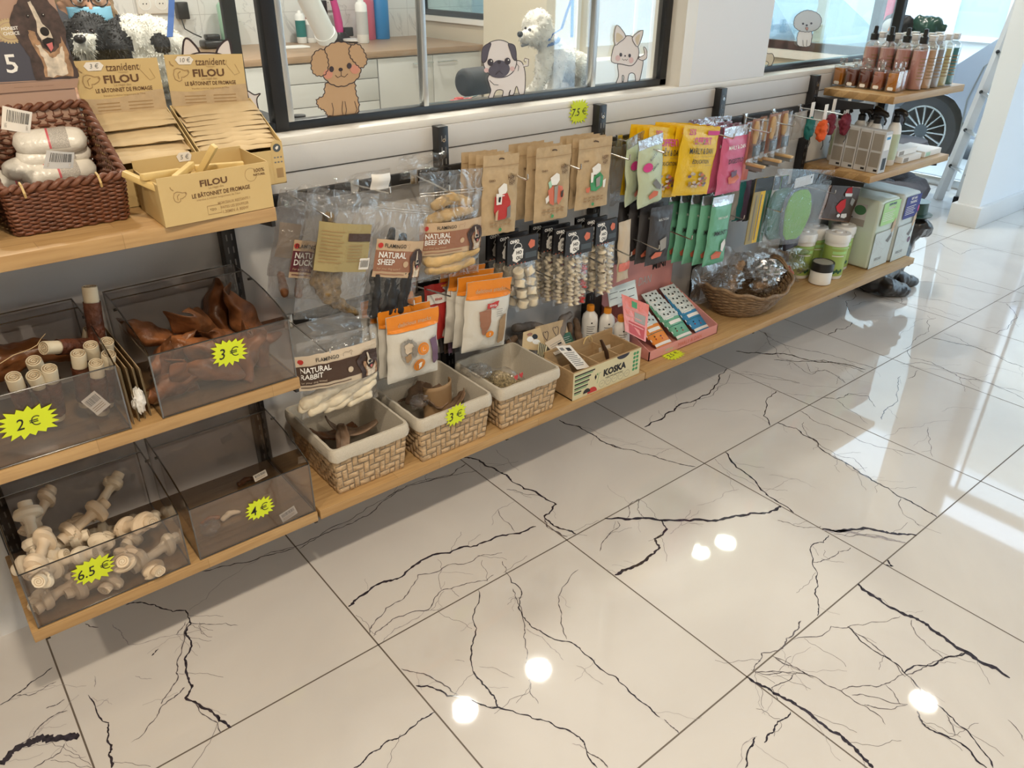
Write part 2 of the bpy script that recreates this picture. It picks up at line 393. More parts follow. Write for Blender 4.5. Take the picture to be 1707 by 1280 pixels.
# ================================================================ FLOOR
TX0, TY0, TS = 1.182, 1.1937, 0.5985
fl = MB()
fl.box(-3.2, 6.0, -3.2, 5.6, -0.05, 0.0, 'floor_tile')
SFL = lambda u, v, h: Vector((u, v, h))
for k in range(-8, 9):
 x = TX0+k*0.6
 if -3.2 < x < 6.0: fl.patch(SFL, x-0.0018, -3.2, x+0.0018, 5.6, 0.0002, 'grout')
 y = TY0+k*TS
 if -3.2 < y < 5.6: fl.patch(SFL, -3.2, y-0.0018, 6.0, y+0.0018, 0.0002, 'grout')
CR = {'A': (440, 700, .3515), 'B': (1000, 600, .4142), 'C': (0, 880, .3124), 'D': (500, 830, .3515), 'E': (1107, 830, .3515), 'F': (1227, 340, .2812), 'P': (0, 0, 1)}
rv = random.Random(3)
def rough_line(pts, amp, depth):
 for _ in range(depth):
  out = [pts[0]]
  for a, b_ in zip(pts, pts[1:]):
   d = b_-a; nrm = Vector((-d.y, d.x)); m_ = (a+b_)/2 + nrm*rv.uniform(-amp, amp)
   out += [m_, b_]
  pts = out
 return pts
def vein(crop, pts, w0, w1=None, mat_='vein_dark', branches=0, h=0.0004):
 """pts read on the photograph, laid on the floor as an inlay strip; w in mm"""
 ox, oy, sc = CR[crop]
 g = [P(ox+a*sc, oy+b_*sc, z=0.0) for a, b_ in pts]
 line = rough_line([Vector((q.x, q.y)) for q in g], 0.13, 3)
 n = len(line); w1 = w0 if w1 is None else w1; w0 *= 1.55; w1 *= 1.55; branches = (branches+1)//2
 ws = [max(0.0006, (w0+(w1-w0)*i/(n-1))*0.001*(0.55+0.9*rv.random())) for i in range(n)]
 ws[0] *= .4; ws[-1] *= .4
 fl.stroke([tuple(q) for q in line], SFL, ws, h, mat_)
 for _ in range(branches):
  i = rv.randrange(1, n-1); p = line[i].copy(); d = (line[min(i+1, n-1)]-line[i-1]).normalized()
  a = rv.choice((-1, 1))*rv.uniform(0.4, 1.2); d = Vector((d.x*math.cos(a)-d.y*math.sin(a), d.x*math.sin(a)+d.y*math.cos(a)))
  l = rv.uniform(0.03, 0.12); q = [p+d*l*t/3+Vector((rv.uniform(-.006, .006), rv.uniform(-.006, .006))) for t in range(4)]
  fl.stroke([tuple(t) for t in rough_line(q, .15, 2)], SFL, 0.0009, h-0.0001, rv.choice(('vein_mid', 'vein_pale')))
D_, M_, P_ = 'vein_dark', 'vein_mid', 'vein_pale'
for a in [
 ('A', [(400,885),(440,850),(560,770),(640,750),(730,680),(800,640),(950,600),(1060,575),(1180,540),(1290,505)], 4, 3.5, D_, 6),
 ('A', [(500,1015),(540,940),(640,860),(700,790),(730,735),(860,695),(960,680),(1040,640),(1130,630)], 1.6, 1.2, M_, 4),
 ('A', [(520,1025),(570,980),(620,940),(780,900),(840,810),(890,800),(985,770),(1060,760),(1090,735)], 1.6, 1.2, M_, 10),
 ('A', [(560,1055),(620,990),(700,950),(760,905),(850,890)], 1.2, 1, P_, 6),
 ('A', [(1110,425),(1190,530)], 1, 1, M_), ('A', [(1080,500),(1110,425),(1190,385)], 1, 1, P_),
 ('A', [(940,178),(1020,190),(1100,235),(1150,260),(1180,295),(1300,350),(1385,400),(1330,455),(1360,490),(1430,520),(1480,540)], 3.5, 3.5, D_, 12),
 ('A', [(1150,330),(1230,350),(1330,360)], 1.4, 1, M_, 2), ('A', [(1330,470),(1345,510),(1440,555)], 2, 2, M_, 2),
 ('A', [(0,640),(140,605),(250,555),(330,520),(420,490),(490,455),(590,370),(670,320),(780,290),(890,260),(960,205)], 1.6, 2, M_, 3),
 ('A', [(170,610),(260,555),(440,450),(640,330),(740,290),(900,262),(1010,240)], 1.3, 1, D_, 2),
 ('A', [(1100,140),(1160,190),(1210,240)], 1, .8, P_),
 ('A', [(1400,0),(1490,30),(1540,60),(1600,100),(1707,140)], 3.2, 2, D_, 4),
 ('A', [(1500,30),(1580,60),(1707,98)], 1, .8, P_), ('A', [(1150,730),(1135,690),(1130,670)], 1.2, 1, M_, 2),
 ('B', [(0,325),(60,350),(210,385),(270,405),(385,430)], 2, 2, D_, 2), ('B', [(0,310),(120,335),(220,358),(340,358)], .9, .7, P_),
 ('B', [(180,270),(300,205),(320,180),(400,155),(460,110),(480,60),(510,35)], 4, 2, D_, 9), ('B', [(310,190),(375,188),(390,160),(460,130),(525,55)], 1.2, 1, M_, 4),
 ('B', [(400,200),(500,208),(650,205)], .9, .8, P_), ('B', [(525,50),(620,60),(730,80),(805,95)], 1.1, .8, M_), ('B', [(470,95),(560,95),(690,98)], .8, .8, P_),
 ('B', [(685,265),(670,190),(680,150),(710,125)], 2, 1.5, D_, 5), ('B', [(710,128),(800,140),(900,152)], 1, 1, P_),
 ('B', [(20,637),(130,640),(240,645),(400,642),(520,635),(640,618),(710,603),(728,588)], 5.5, 5, D_, 6),
 ('B', [(110,635),(115,590),(160,560),(150,600),(180,635)], 1.2, 1, M_, 5), ('B', [(250,645),(270,680),(220,720),(240,755),(190,800),(130,835),(60,865)], 3, 5.5, D_, 9),
 ('B', [(0,770),(40,700),(80,665),(70,650)], 1.4, 1, M_, 3), ('B', [(280,700),(320,670),(350,640),(400,605)], 1, .8, P_, 2),
 ('B', [(390,585),(470,560),(560,520)], .9, .8, P_), ('B', [(680,465),(750,475),(790,478),(870,517)], .9, .7, P_), ('B', [(660,530),(740,490),(790,478)], .8, .7, P_),
 ('B', [(505,370),(580,450),(640,510),(700,560),(780,615)], 3.5, 2.5, D_, 3), ('B', [(460,395),(520,450),(600,490),(680,540)], 1, .8, P_, 3),
 ('B', [(715,252),(790,275),(870,325),(930,385),(1010,425),(1080,470),(1160,515),(1230,560),(1310,605),(1355,632)], 2.6, 2.6, D_, 14),
 ('B', [(820,250),(830,290),(870,330),(960,385),(1020,395),(1070,450)], 1.1, 1, M_, 5), ('B', [(940,385),(1010,440),(1110,490)], 1, 1, M_, 3), ('B', [(1210,555),(1220,620),(1290,670)], 1, 1, M_, 2),
 ('B', [(805,205),(860,245),(940,275),(1010,305),(1120,350),(1270,383)], 1.5, 1.2, M_, 2),
 ('B', [(895,680),(1000,685),(1140,690),(1200,702),(1275,705)], 6, 5, D_, 2), ('B', [(900,685),(1020,695),(1130,712),(1230,735)], 6, 5, P_, 0, ), ('B', [(940,700),(1060,705),(1190,725)], 1, 1, M_, 2),
 ('B', [(715,645),(760,655),(820,675),(890,668)], 1.2, 1, M_, 1), ('B', [(920,705),(900,735),(850,750),(855,815),(870,880),(865,940),(880,985),(875,1030)], 1.8, 1.5, D_, 5),
 ('B', [(855,815),(900,805),(960,770),(1010,755)], 1.4, 1.1, M_, 3), ('B', [(1160,805),(1178,830),(1150,825)], 3, 3, D_),
 ('B', [(1040,900),(1090,945),(1150,985),(1240,1030),(1300,1055),(1360,1100),(1440,1160),(1530,1215),(1650,1280)], 5.5, 6.5, D_, 5),
 ('B', [(780,1125),(930,1072),(1000,1075),(1110,1055),(1210,1030)], 1.2, 1, M_, 2), ('B', [(1000,1075),(1060,1115),(1140,1180),(1230,1275)], 1.6, 1.4, M_, 3),
 ('B', [(1255,1045),(1270,1100),(1330,1160),(1380,1198)], 1.2, 1, M_, 2), ('B', [(1230,1270),(1320,1225),(1380,1200),(1470,1180)], 1.6, 1.2, M_, 2),
 ('B', [(810,1050),(800,1080),(750,1120),(735,1160),(650,1180),(635,1220),(615,1250)], 2, 1.5, M_, 6), ('B', [(700,1195),(780,1235),(860,1280)], 1.3, 1.2, M_, 2), ('B', [(625,1255),(740,1255),(835,1262)], 1.3, 1, M_, 3),
 ('B', [(895,150),(950,158),(1000,135),(1080,145),(1110,190)], 1.6, 1, D_, 2), ('B', [(950,158),(1020,210),(1080,260)], 1, .8, M_), ('B', [(700,0),(830,5),(900,0),(1000,20),(1070,40)], 2, 3.5, D_, 5),
 ('B', [(830,10),(850,50),(905,40),(960,65),(990,95)], 1, .8, M_, 3),
 ('B', [(1210,65),(1200,110),(1160,190),(1135,240)], 1.4, 2, M_, 3), ('B', [(1240,75),(1280,42)], 1.5, 1, M_), ('B', [(1140,310),(1200,280),(1290,270),(1420,245)], 1, .8, P_), ('B', [(1320,270),(1330,320),(1340,390)], 1.2, 1, M_, 4),
 ('B', [(1375,208),(1430,190),(1530,200)], .8, .8, P_), ('B', [(1210,15),(1290,10),(1420,50),(1560,90),(1707,130)], 1.3, 1, M_, 2), ('B', [(1500,0),(1707,60)], 1, 1, P_),
 ('C', [(670,412),(770,400),(870,432),(990,440),(1020,510),(990,560),(1020,610),(985,700),(1000,790),(1025,840),(990,905),(1080,960),(1170,1030),(1235,1065)], 2, 3.2, D_, 12),
 ('C', [(1010,500),(970,640),(950,740),(950,800),(890,890),(860,940)], 1.6, 1.4, M_, 4), ('C', [(985,850),(930,905),(870,945),(820,1030),(700,1145)], 1.8, 1, M_, 2),
 ('C', [(1030,930),(1110,1010),(1180,1095)], 1.5, 1.3, M_, 2), ('C', [(1020,505),(1130,515),(1270,520)], 1.3, .8, M_, 3), ('C', [(600,515),(650,560),(690,625),(830,595),(930,570),(1100,545)], 1.1, 1, P_, 2),
 ('C', [(940,570),(990,500)], 1.2, 1, M_), ('C', [(1010,440),(1100,380),(1390,160)], .7, .7, P_), ('C', [(1080,232),(1230,200),(1390,155),(1570,110)], 1.7, 1.4, D_), ('C', [(455,512),(525,530)], 1.6, 1.2, M_),
 ('C', [(810,682),(845,645)], 1.8, 1.4, D_), ('C', [(720,790),(810,805)], 1, .8, P_), ('C', [(505,850),(505,790)], 1, 1, P_), ('C', [(470,890),(510,960),(580,1040),(575,1090),(595,1160),(580,1210),(595,1280)], 1.2, 3, D_, 4),
 ('C', [(510,955),(580,910)], 1, .8, P_), ('C', [(0,945),(80,890),(170,820),(280,745)], 1.8, 1.6, D_, 1), ('C', [(90,895),(150,895),(230,860),(300,820)], 1.2, 1, M_, 2), ('C', [(245,962),(300,945),(345,915)], 1.2, 1.2, M_),
 ('C', [(0,1260),(70,1190),(150,1150),(230,1120),(330,1120),(425,1105)], 9, 11, D_, 12), ('C', [(100,1160),(180,1110),(210,1060),(290,1000),(360,975)], 1.6, 1.4, M_, 4), ('C', [(180,1280),(240,1240),(320,1200),(345,1150)], 1.3, 1, M_, 3), ('C', [(340,1210),(460,1220)], 1, 1, P_),
 ('D', [(845,435),(820,560),(820,680),(815,740),(835,845),(900,920),(930,960),(935,990)], 1.4, 2.4, D_, 4), ('D', [(480,810),(600,840),(700,895),(800,945),(930,990)], 1.4, 1.6, M_, 3),
 ('D', [(550,890),(650,910),(760,945),(860,980),(940,992),(1080,1030),(1180,1060),(1270,1100),(1340,1150),(1360,1200),(1410,1280)], 2.2, 1.8, D_, 4), ('D', [(1360,1200),(1420,1235),(1460,1280)], 1.6, 1.4, M_, 2),
 ('D', [(980,355),(1050,440),(1040,480),(1055,560),(1090,600),(1140,630),(1260,680),(1340,730),(1440,820),(1540,890),(1640,980),(1707,1040)], 1.4, 2, D_, 8),
 ('D', [(1010,430),(1050,520),(1065,620),(1060,660),(1075,760),(1085,850),(1090,910),(1130,975)], 1.4, 1, M_, 6), ('D', [(1320,340),(1240,440),(1225,500),(1240,570),(1265,670)], .9, 1.3, M_, 2),
 ('D', [(1075,620),(1150,660),(1190,710),(1250,770)], 1.1, .8, P_), ('D', [(1310,795),(1380,845),(1440,885)], .9, .8, P_), ('D', [(850,800),(920,805),(1020,855)], .9, .7, P_),
 ('D', [(640,1015),(560,1060),(490,1125),(420,1150),(380,1190),(310,1240),(255,1280)], 1.8, 1.8, D_, 2), ('D', [(1290,1165),(1360,1190)], 1, 1, P_), ('D', [(735,770),(780,778)], 1, .8, P_),
 ('E', [(400,850),(490,900),(560,945),(640,990),(730,1060),(830,1120),(900,1180),(950,1240),(990,1280)], 3.5, 5, D_, 10), ('E', [(600,1015),(540,1060),(520,1110),(475,1160)], 1.8, 2.2, D_, 4),
 ('E', [(430,1135),(410,1180),(385,1280)], 2.6, 1.8, D_, 1), ('E', [(440,1130),(370,1180),(345,1280)], 1, .8, P_), ('E', [(515,750),(600,795),(720,850),(840,915),(950,985),(1050,1075)], 1.7, 1.1, M_, 3),
 ('E', [(430,825),(560,825),(680,835)], 1.2, 1, M_), ('E', [(840,915),(960,890),(1040,885),(1140,835)], 1.3, 1.2, M_), ('E', [(890,935),(1000,945),(1155,978)], 1.1, 1, M_), ('E', [(950,980),(1020,998),(1155,980)], 1.4, 1.2, M_), ('E', [(1050,885),(1120,980)], 1, 1, M_),
 ('E', [(870,610),(950,690),(1060,760),(1140,830),(1230,930),(1330,1010),(1400,1080),(1480,1160),(1560,1280)], 1.6, 1.8, D_, 4), ('E', [(1200,1010),(1240,1085),(1330,1125),(1430,1180),(1530,1280)], 2.4, 2.6, D_, 5), ('E', [(1340,1030),(1380,1130)], 1, 1, M_, 2),
 ('E', [(615,835),(600,860),(510,900),(540,960)], 1.3, 1.1, M_, 6), ('E', [(0,1050),(30,1080),(70,1115)], 1.6, 1.5, M_), ('E', [(1140,830),(1230,795),(1325,765),(1430,735)], 2, 1.8, D_),
 ('F', [(0,872),(120,880),(240,885),(330,895),(450,930),(570,935)], 4.5, 4, D_, 8), ('F', [(570,935),(680,965),(760,1000)], 2, 1.5, M_, 10), ('F', [(120,740),(200,790),(300,840),(430,870),(560,895),(690,935),(820,975)], 1.4, 2, M_, 8),
 ('F', [(170,760),(190,810),(240,860),(250,910),(320,930),(370,965),(450,1010),(520,985),(580,1010),(650,1060)], 1, 1.2, M_, 8), ('F', [(30,995),(160,1010),(300,1045),(380,1062)], 1.1, 1, M_, 1), ('F', [(390,1070),(490,1080),(620,1085)], .9, .8, P_),
 ('F', [(545,775),(600,740),(650,740),(685,700)], 2, 1.4, D_, 3), ('F', [(700,520),(700,560),(650,580),(670,640)], 1.3, 1, D_, 2), ('F', [(690,605),(760,580),(860,580),(960,575)], 1, .9, M_), ('F', [(940,530),(1080,550),(1250,580),(1420,632)], 1.4, 1.4, M_, 3),
 ('F', [(965,540),(975,590),(1060,600),(1180,620),(1330,670)], 1.2, 1, M_, 4), ('F', [(780,665),(940,672),(1180,675)], .9, .9, P_), ('F', [(985,860),(1050,810),(1120,770),(1130,700),(1185,675)], 1.2, 1, M_, 2), ('F', [(980,790),(1040,730),(1110,680)], 1, .8, P_),
 ('F', [(1160,795),(1280,820),(1380,840),(1470,870),(1580,920),(1707,970)], 2, 1.6, D_, 3), ('F', [(1230,765),(1330,800),(1450,860),(1600,920)], 1.2, 1, M_, 2), ('F', [(1020,860),(1040,915),(1150,935),(1250,985),(1330,1030),(1430,1040),(1540,1080),(1707,1160)], 1.6, 1.6, M_, 8),
 ('F', [(980,960),(1120,980),(1300,1000),(1420,1035)], 1, 1, P_, 2), ('F', [(1110,370),(1180,400),(1260,450)], 1, .8, M_), ('F', [(1050,455),(1200,465),(1400,505),(1570,540)], 1.2, 1, M_), ('F', [(1190,225),(1250,260),(1330,300),(1390,270),(1490,262),(1600,290)], 1.2, 1, M_, 2),
 ('F', [(1530,578),(1707,578)], 1.4, 1.2, M_), ('F', [(1600,590),(1650,640),(1630,700),(1540,770)], 1.5, 1.2, M_, 4), ('F', [(1480,735),(1590,740),(1700,705)], 1, .9, P_), ('F', [(1150,190),(1300,215),(1500,250),(1707,300)], .9, .9, P_),
 ('P', [(1707,1235),(1680,1200)], 1, 1, M_)]:
 vein(*a[:3], *a[3:])
struct(fl.build('floor', smooth=0))
# ================================================================ SHELL
def sbox(name, *b):
 q = MB()
 for bb in b: q.box(*bb)
 return struct(q.build(name, smooth=0))
XW0, XW1 = -3.2, 3.70
sbox('ceiling', (-3.3, 6.2, -3.3, 5.7, CEIL, CEIL+0.1, 'ceiling_white'))
sbox('wall_back_of_shop', (-3.3, 6.2, -3.3, -3.2, -0.05, CEIL, 'wall_grey'))
sbox('wall_left', (-3.3, -3.2, -3.3, 5.7, -0.05, CEIL, 'wall_grey'))
# low wall carrying the big window, with pillar
sbox('wall_low', (XW0, XW1, WALL+0.012, WALL+0.15, 0, 1.03, 'wall_white'))
tr = MB()
tr.bbox(XW0, XW1+0.02, WALL-0.002, WALL+0.16, 1.025, 1.045, 'trim_white', 0.004)
tr.bbox(XW0, XW1+0.01, WALL-0.006, WALL+0.012, 0.965, 1.025, 'wall_white', 0.003)
tr.box(XW0, XW1, WALL, WALL+0.012, 0.0, 0.962, 'wall_white')
struct(tr.build('trim_1', smooth=30))
PXL = P(1120, 146, y=WALL+0.03).x; PXR = P(1250, 122, y=WALL+0.06).x
GY = WALL+0.07
sbox('wall_pillar', (PXL+0.055, PXR, WALL+0.0, WALL+0.15, 1.045, CEIL, 'pillar_daylit'), (PXL, PXL+0.055, WALL+0.0, WALL+0.15, 1.045, CEIL, 'trim_white'))
# window 1 frame
wf = MB()
fr = 0.038
zb = 1.045
xl = P(458, 222, y=GY).x
wf.bbox(XW0, PXL, GY-0.012, GY+0.022, zb, zb+0.022, 'frame_black', 0.003)
wf.bbox(PXL-0.034, PXL, GY-0.012, GY+0.022, zb, CEIL, 'frame_black', 0.003)
wf.bbox(xl, xl+0.034, GY-0.014, GY+0.024, zb, CEIL, 'frame_black', 0.003)
wf.bbox(xl-0.075, xl-0.045, GY+0.01, GY+0.03, zb+0.02, CEIL, 'black_plastic', 0.003)
wo = struct(wf.build('window_1', smooth=30))
g = MB()
g.box(XW0, xl, GY-0.003, GY+0.003, zb+0.020, CEIL, 'window_glass'); g.build('glass_pane', wo, smooth=0)
x1 = P(703, 170, y=GY).x; x2 = P(980, 150, y=GY).x
g = MB(); g.box(xl+0.03, x1, GY-0.003, GY+0.003, zb+0.020, CEIL, 'window_glass'); g.build('glass_pane', wo, smooth=0)
g = MB(); g.box(x1+0.016, x2, GY-0.003, GY+0.003, zb+0.020, CEIL, 'window_glass'); g.build('glass_pane', wo, smooth=0)
g = MB(); g.box(x2+0.02, PXL-0.034, GY-0.003, GY+0.003, zb+0.020, CEIL, 'window_glass'); g.build('glass_pane', wo, smooth=0)
for xa, wd in ((x1, 0.016), (x2, 0.02), (xl+0.034, 0.016)):
 g = MB(); g.bbox(xa, xa+wd, GY-0.012, GY+0.012, zb+0.020, CEIL, 'alu', 0.002); g.build('mullion', wo)
# window 2
xr = P(1493, 60, y=GY).x
wf = MB()
wf.bbox(PXR, xr, GY-0.012, GY+0.022, zb, zb+0.022, 'frame_black', 0.003)
wf.bbox(xr-0.03, xr, GY-0.022, GY+0.022, zb, CEIL, 'frame_black', 0.003)
w2 = struct(wf.build('window_2', smooth=30))
g = MB(); g.box(PXR, xr-0.03, GY-0.003, GY+0.003, zb+0.02, CEIL, 'window_glass'); g.build('glass_pane', w2, smooth=0)
# grooming room shell
BY = 5.65; PX3 = 3.66
def tile_wall():
 m, nt, b = nodes('marble_tile'); N = nt.nodes.new; L = nt.links.new
 tc = N('ShaderNodeTexCoord'); mp = N('ShaderNodeMapping'); mp.inputs['Rotation'].default_value = (PI/2, 0, 0)
 sp = N('ShaderNodeSeparateXYZ'); L(tc.outputs['Object'], sp.inputs[0])
 ad = N('ShaderNodeMath'); ad.operation = 'ADD'; L(sp.outputs[0], ad.inputs[0]); L(sp.outputs[1], ad.inputs[1])
 cb = N('ShaderNodeCombineXYZ'); L(ad.outputs[0], cb.inputs[0]); L(sp.outputs[2], cb.inputs[1])
 br = N('ShaderNodeTexBrick'); L(cb.outputs[0], br.inputs['Vector']); br.inputs['Scale'].default_value = 1
 br.inputs['Brick Width'].default_value = 0.4; br.inputs['Row Height'].default_value = 0.27; br.inputs['Mortar Size'].default_value = 0.002; br.offset = 0.0
 n1 = N('ShaderNodeTexNoise'); n1.inputs['Scale'].default_value = 2.2; n1.inputs['Detail'].default_value = 8; n1.inputs['Distortion'].default_value = 2.2; L(tc.outputs['Object'], n1.inputs['Vector'])
 r = N('ShaderNodeValToRGB'); e = r.color_ramp.elements; e[0].position = .485; e[0].color = (.75, .74, .72, 1); e[1].position = .50; e[1].color = (.58, .575, .57, 1)
 e2 = r.color_ramp.elements.new(.515); e2.color = (.76, .75, .73, 1)
 L(n1.outputs['Fac'], r.inputs[0]); mx = N('ShaderNodeMixRGB'); mx.inputs[2].default_value = (.55, .54, .53, 1)
 L(br.outputs['Fac'], mx.inputs[0]); L(r.outputs[0], mx.inputs[1]); L(mx.outputs[0], b.inputs['Base Color']); b.inputs['Roughness'].default_value = .15
tile_wall()
sbox('wall_grooming_back', (XW0, 6.2, BY, BY+0.1, 0, CEIL, 'marble_tile'))
sbox('wall_partition', (PX3, PX3+0.10, WALL+0.15, BY, 0, 1.0, 'cream'))
sbox('trim_2', (PX3-0.02, PX3+0.11, WALL+0.15, BY, 1.0, 1.035, 'trim_white'))
wf = MB()
for (a, b_) in ((WALL+0.15, BY),):
 wf.bbox(PX3+0.02, PX3+0.06, a, b_, 1.035, 1.075, 'frame_black', 0.003)
for yy in (WALL+0.15, 3.42, BY-0.04): wf.bbox(PX3+0.02, PX3+0.06, yy, yy+0.04, 1.075, CEIL, 'frame_black', 0.003)
w3 = struct(wf.build('window_3', smooth=30))
g = MB(); g.box(PX3+0.037, PX3+0.043, WALL+0.19, 3.42, 1.07, CEIL, 'green_glass'); g.build('glass_pane', w3, smooth=0)
g = MB(); g.box(PX3+0.037, PX3+0.043, 3.46, BY-0.04, 1.07, CEIL, 'green_glass'); g.build('glass_pane', w3, smooth=0)
# cream built-in closet inside the grooming room, behind the right panes
cx0 = P(962, 80, y=2.55).x; cx1 = PX3-0.25
cb = MB(); cb.bbox(cx0, cx1, 2.75, 3.2, 0, CEIL-0.02, 'cream', 0.006); cb.bbox(cx0-0.05, cx1, 2.66, 2.75, 0, 1.02, 'trim_white', 0.01)
cb.box(cx0+0.18, cx0+0.20, 2.744, 2.75, 1.02, 2.4, 'trim_white'); cb.box(cx0+0.55, cx0+0.57, 2.744, 2.75, 1.02, 2.4, 'trim_white')
struct(cb.build('wall_closet', smooth=30))
# ---- front of the shop: pier, door, street window
XS = 5.96
sbox('wall_pier', (5.12, XS, 1.79, 1.92, 0.0, CEIL, 'pillar_daylit'))
bb = MB(); bb.bbox(5.085, XS, 1.765, 1.94, 0, 0.125, 'wall_white', 0.004); struct(bb.build('baseboard_pier', smooth=30))
wf = MB(); wf.bbox(XS, XS+0.05, 1.92, BY, 0, 0.06, 'alu', 0.004); wf.bbox(XS, XS+0.05, 3.55, 3.62, 0.06, CEIL, 'trim_white', 0.004)
w4 = struct(wf.build('window_4', smooth=30))
g = MB(); g.box(XS+0.02, XS+0.026, 1.92, 3.55, 0.05, CEIL, 'window_glass'); g.build('glass_pane', w4, smooth=0)
g = MB(); g.box(XS+0.02, XS+0.026, 3.62, BY, 0.05, CEIL, 'window_glass'); g.build('glass_pane', w4, smooth=0)
dr = MB(); dr.bbox(XS-0.02, XS+0.06, 1.70, 1.79, 0, CEIL, 'wall_white', 0.004)
d1 = struct(dr.build('door_1', smooth=30))
g = MB(); g.box(XS+0.01, XS+0.018, 0.78, 1.64, 0.02, 2.3, 'window_glass'); g.box(XS+0.008, XS+0.02, 1.63, 1.65, 0.02, 2.3, 'black_plastic'); g.build('glass_door_leaf', d1, smooth=0)
g = MB(); g.bbox(XS-0.02, XS+0.05, 1.50, 1.66, 0.01, 0.10, 'chrome', 0.006); g.build('pivot_fitting', d1)
wf = MB(); wf.bbox(XS, XS+0.06, -3.2, 0.70, 0, 0.10, 'trim_white', 0.004)
for yy in (0.68, -0.9, -2.6): wf.bbox(XS, XS+0.06, yy, yy+0.09, 0.1, CEIL, 'trim_white', 0.004)
wf.bbox(XS, XS+0.06, -3.2, 1.79, 2.3, 2.38, 'trim_white', 0.004)
w5 = struct(wf.build('window_5', smooth=30))
g = MB(); g.box(XS+0.02, XS+0.026, -3.2, 0.68, 0.1, 2.3, 'window_glass'); g.build('glass_pane', w5, smooth=0)
# ================================================================ SHELVING
ZB, ZM, ZT = 0.236, 0.605, 0.983      # shelf tops
TH = 0.027
def board(label, x0, x1, ztop, y0=YF, y1=WALL-0.036):
 q = MB(); q.bbox(0, x1-x0, y0, y1, ztop-TH, ztop, 'shelf_wood', 0.002)
 for v_i in range(len(q.v)):
  a, b_, c_ = q.v[v_i]; q.v[v_i] = (a, b_, c_)
 o = q.build('wooden_shelf_board', smooth=30); o.location = (x0, 0, 0)
 return tag(o, label, 'shelf')
X_E = 0.584
board('topmost oak shelf board at left carrying the wicker basket and cardboard boxes', -1.1, X_E, ZT)
board('middle oak shelf board at left under the pig ear bin', -1.1, X_E, ZM)
board('bottom oak shelf board at left under the two lowest clear bins', -0.035, X_E-0.002, ZB)
board('long bottom oak shelf board under the woven baskets and the wooden counter box', X_E+0.004, P(1074, 640, y=YF).x, ZB)
XB = P(1074, 640, y=YF).x+0.003
XBE = P(1525, 430, y=YF).x
board('bottom oak shelf board at right under the wicker basket and pad packs', XB, XBE, ZB)
ZTR, ZMR = 0.979, 0.692
XTR0, XTR1 = P(1490, 168, y=YF).x, P(1607, 148, y=YF).x
board('short upper oak shelf board holding the perfume bottles', XTR0, XTR1, ZTR)
XMR0, XMR1 = P(1450, 300, y=YF).x, P(1580, 266, y=YF).x
board('short oak shelf board below the perfume shelf, with spray bottles and white boxes', XMR0, XMR1, ZMR)
# uprights
def upright(x, label, zt=1.028, arms=()):
 t = thing('shelf_upright', label, 'shelf upright', (x, WALL-0.002, 0.0), 'black slotted uprights along the wall')
 q = MB(); q.bbox(x-0.016, x+0.016, WALL-0.034, WALL-0.003, 0.09, zt, 'black_metal', 0.002)
 for k in range(30):
  z = 0.12+k*0.03
  if z < zt-0.02:
   for dx in (-0.006, 0.006): q.box(x+dx-0.0015, x+dx+0.0015, WALL-0.0345, WALL-0.0338, z, z+0.015, 'ink_grey')
 q.build('post', t)
 q = MB(); Sf = plane((x, WALL-0.0345, zt-0.035), (1, 0, 0), (0, 0, -1), (0, -1, 0))
 q.disc(Sf, 0, 0, 0.005, 0.005, 0.0015, 'chrome'); q.disc(Sf, 0, 0, 0.002, 0.002, 0.002, 'black_metal'); q.build('screw', t)
 for (za, ln) in arms:
  q = MB(); yb = WALL-0.03
  q.add([(x-0.004+dx, y_, z_) for dx in (0, .008) for (y_, z_) in ((yb, za), (yb-ln, za), (yb-ln, za-0.014), (yb, za-0.055))],
              [(0, 1, 2, 3), (7, 6, 5, 4), (0, 4, 5, 1), (1, 5, 6, 2), (2, 6, 7, 3), (3, 7, 4, 0)], 'black_metal')
  q.build('bracket_arm', t)
 return t
HU = [P(738, 230, y=WALL-.03).x, P(1003, 200, y=WALL-.03).x, P(1204, 170, y=WALL-.03).x, P(1360, 150, y=WALL-.03).x]
upright(-0.012, 'black upright at the far left behind the rawhide bin', arms=((ZB-TH-.001, .28),))
upright(P(385, 420, y=WALL-.03).x, 'black upright behind the pig ear bin', zt=0.95, arms=((ZT-TH-.001, .28), (ZM-TH-.001, .28), (ZB-TH-.001, .28)))
upright(HU[0], 'black upright beside the empty crumpled clear bag', arms=((ZB-TH-.001, .28), (.925, .03), (.62, .03)))
upright(HU[1], 'black upright right of the yellow 7.5 euro tag', arms=((ZB-TH-.001, .28), (.925, .03), (.62, .03)))
upright(HU[2], 'black upright above the yellow and pink treat bags', arms=((ZB-TH-.001, .28), (.925, .03), (.62, .03)))
upright(HU[3], 'black upright left of the perfume shelf', arms=((ZB-TH-.001, .28), (ZTR-TH-.001, .25), (ZMR-TH-.001, .28)))
upright(P(1478, 170, y=WALL-.03).x, 'black upright behind the spray bottles at the right end', zt=1.0, arms=((ZB-TH-.001, .28), (ZTR-TH-.001, .25), (ZMR-TH-.001, .28)))
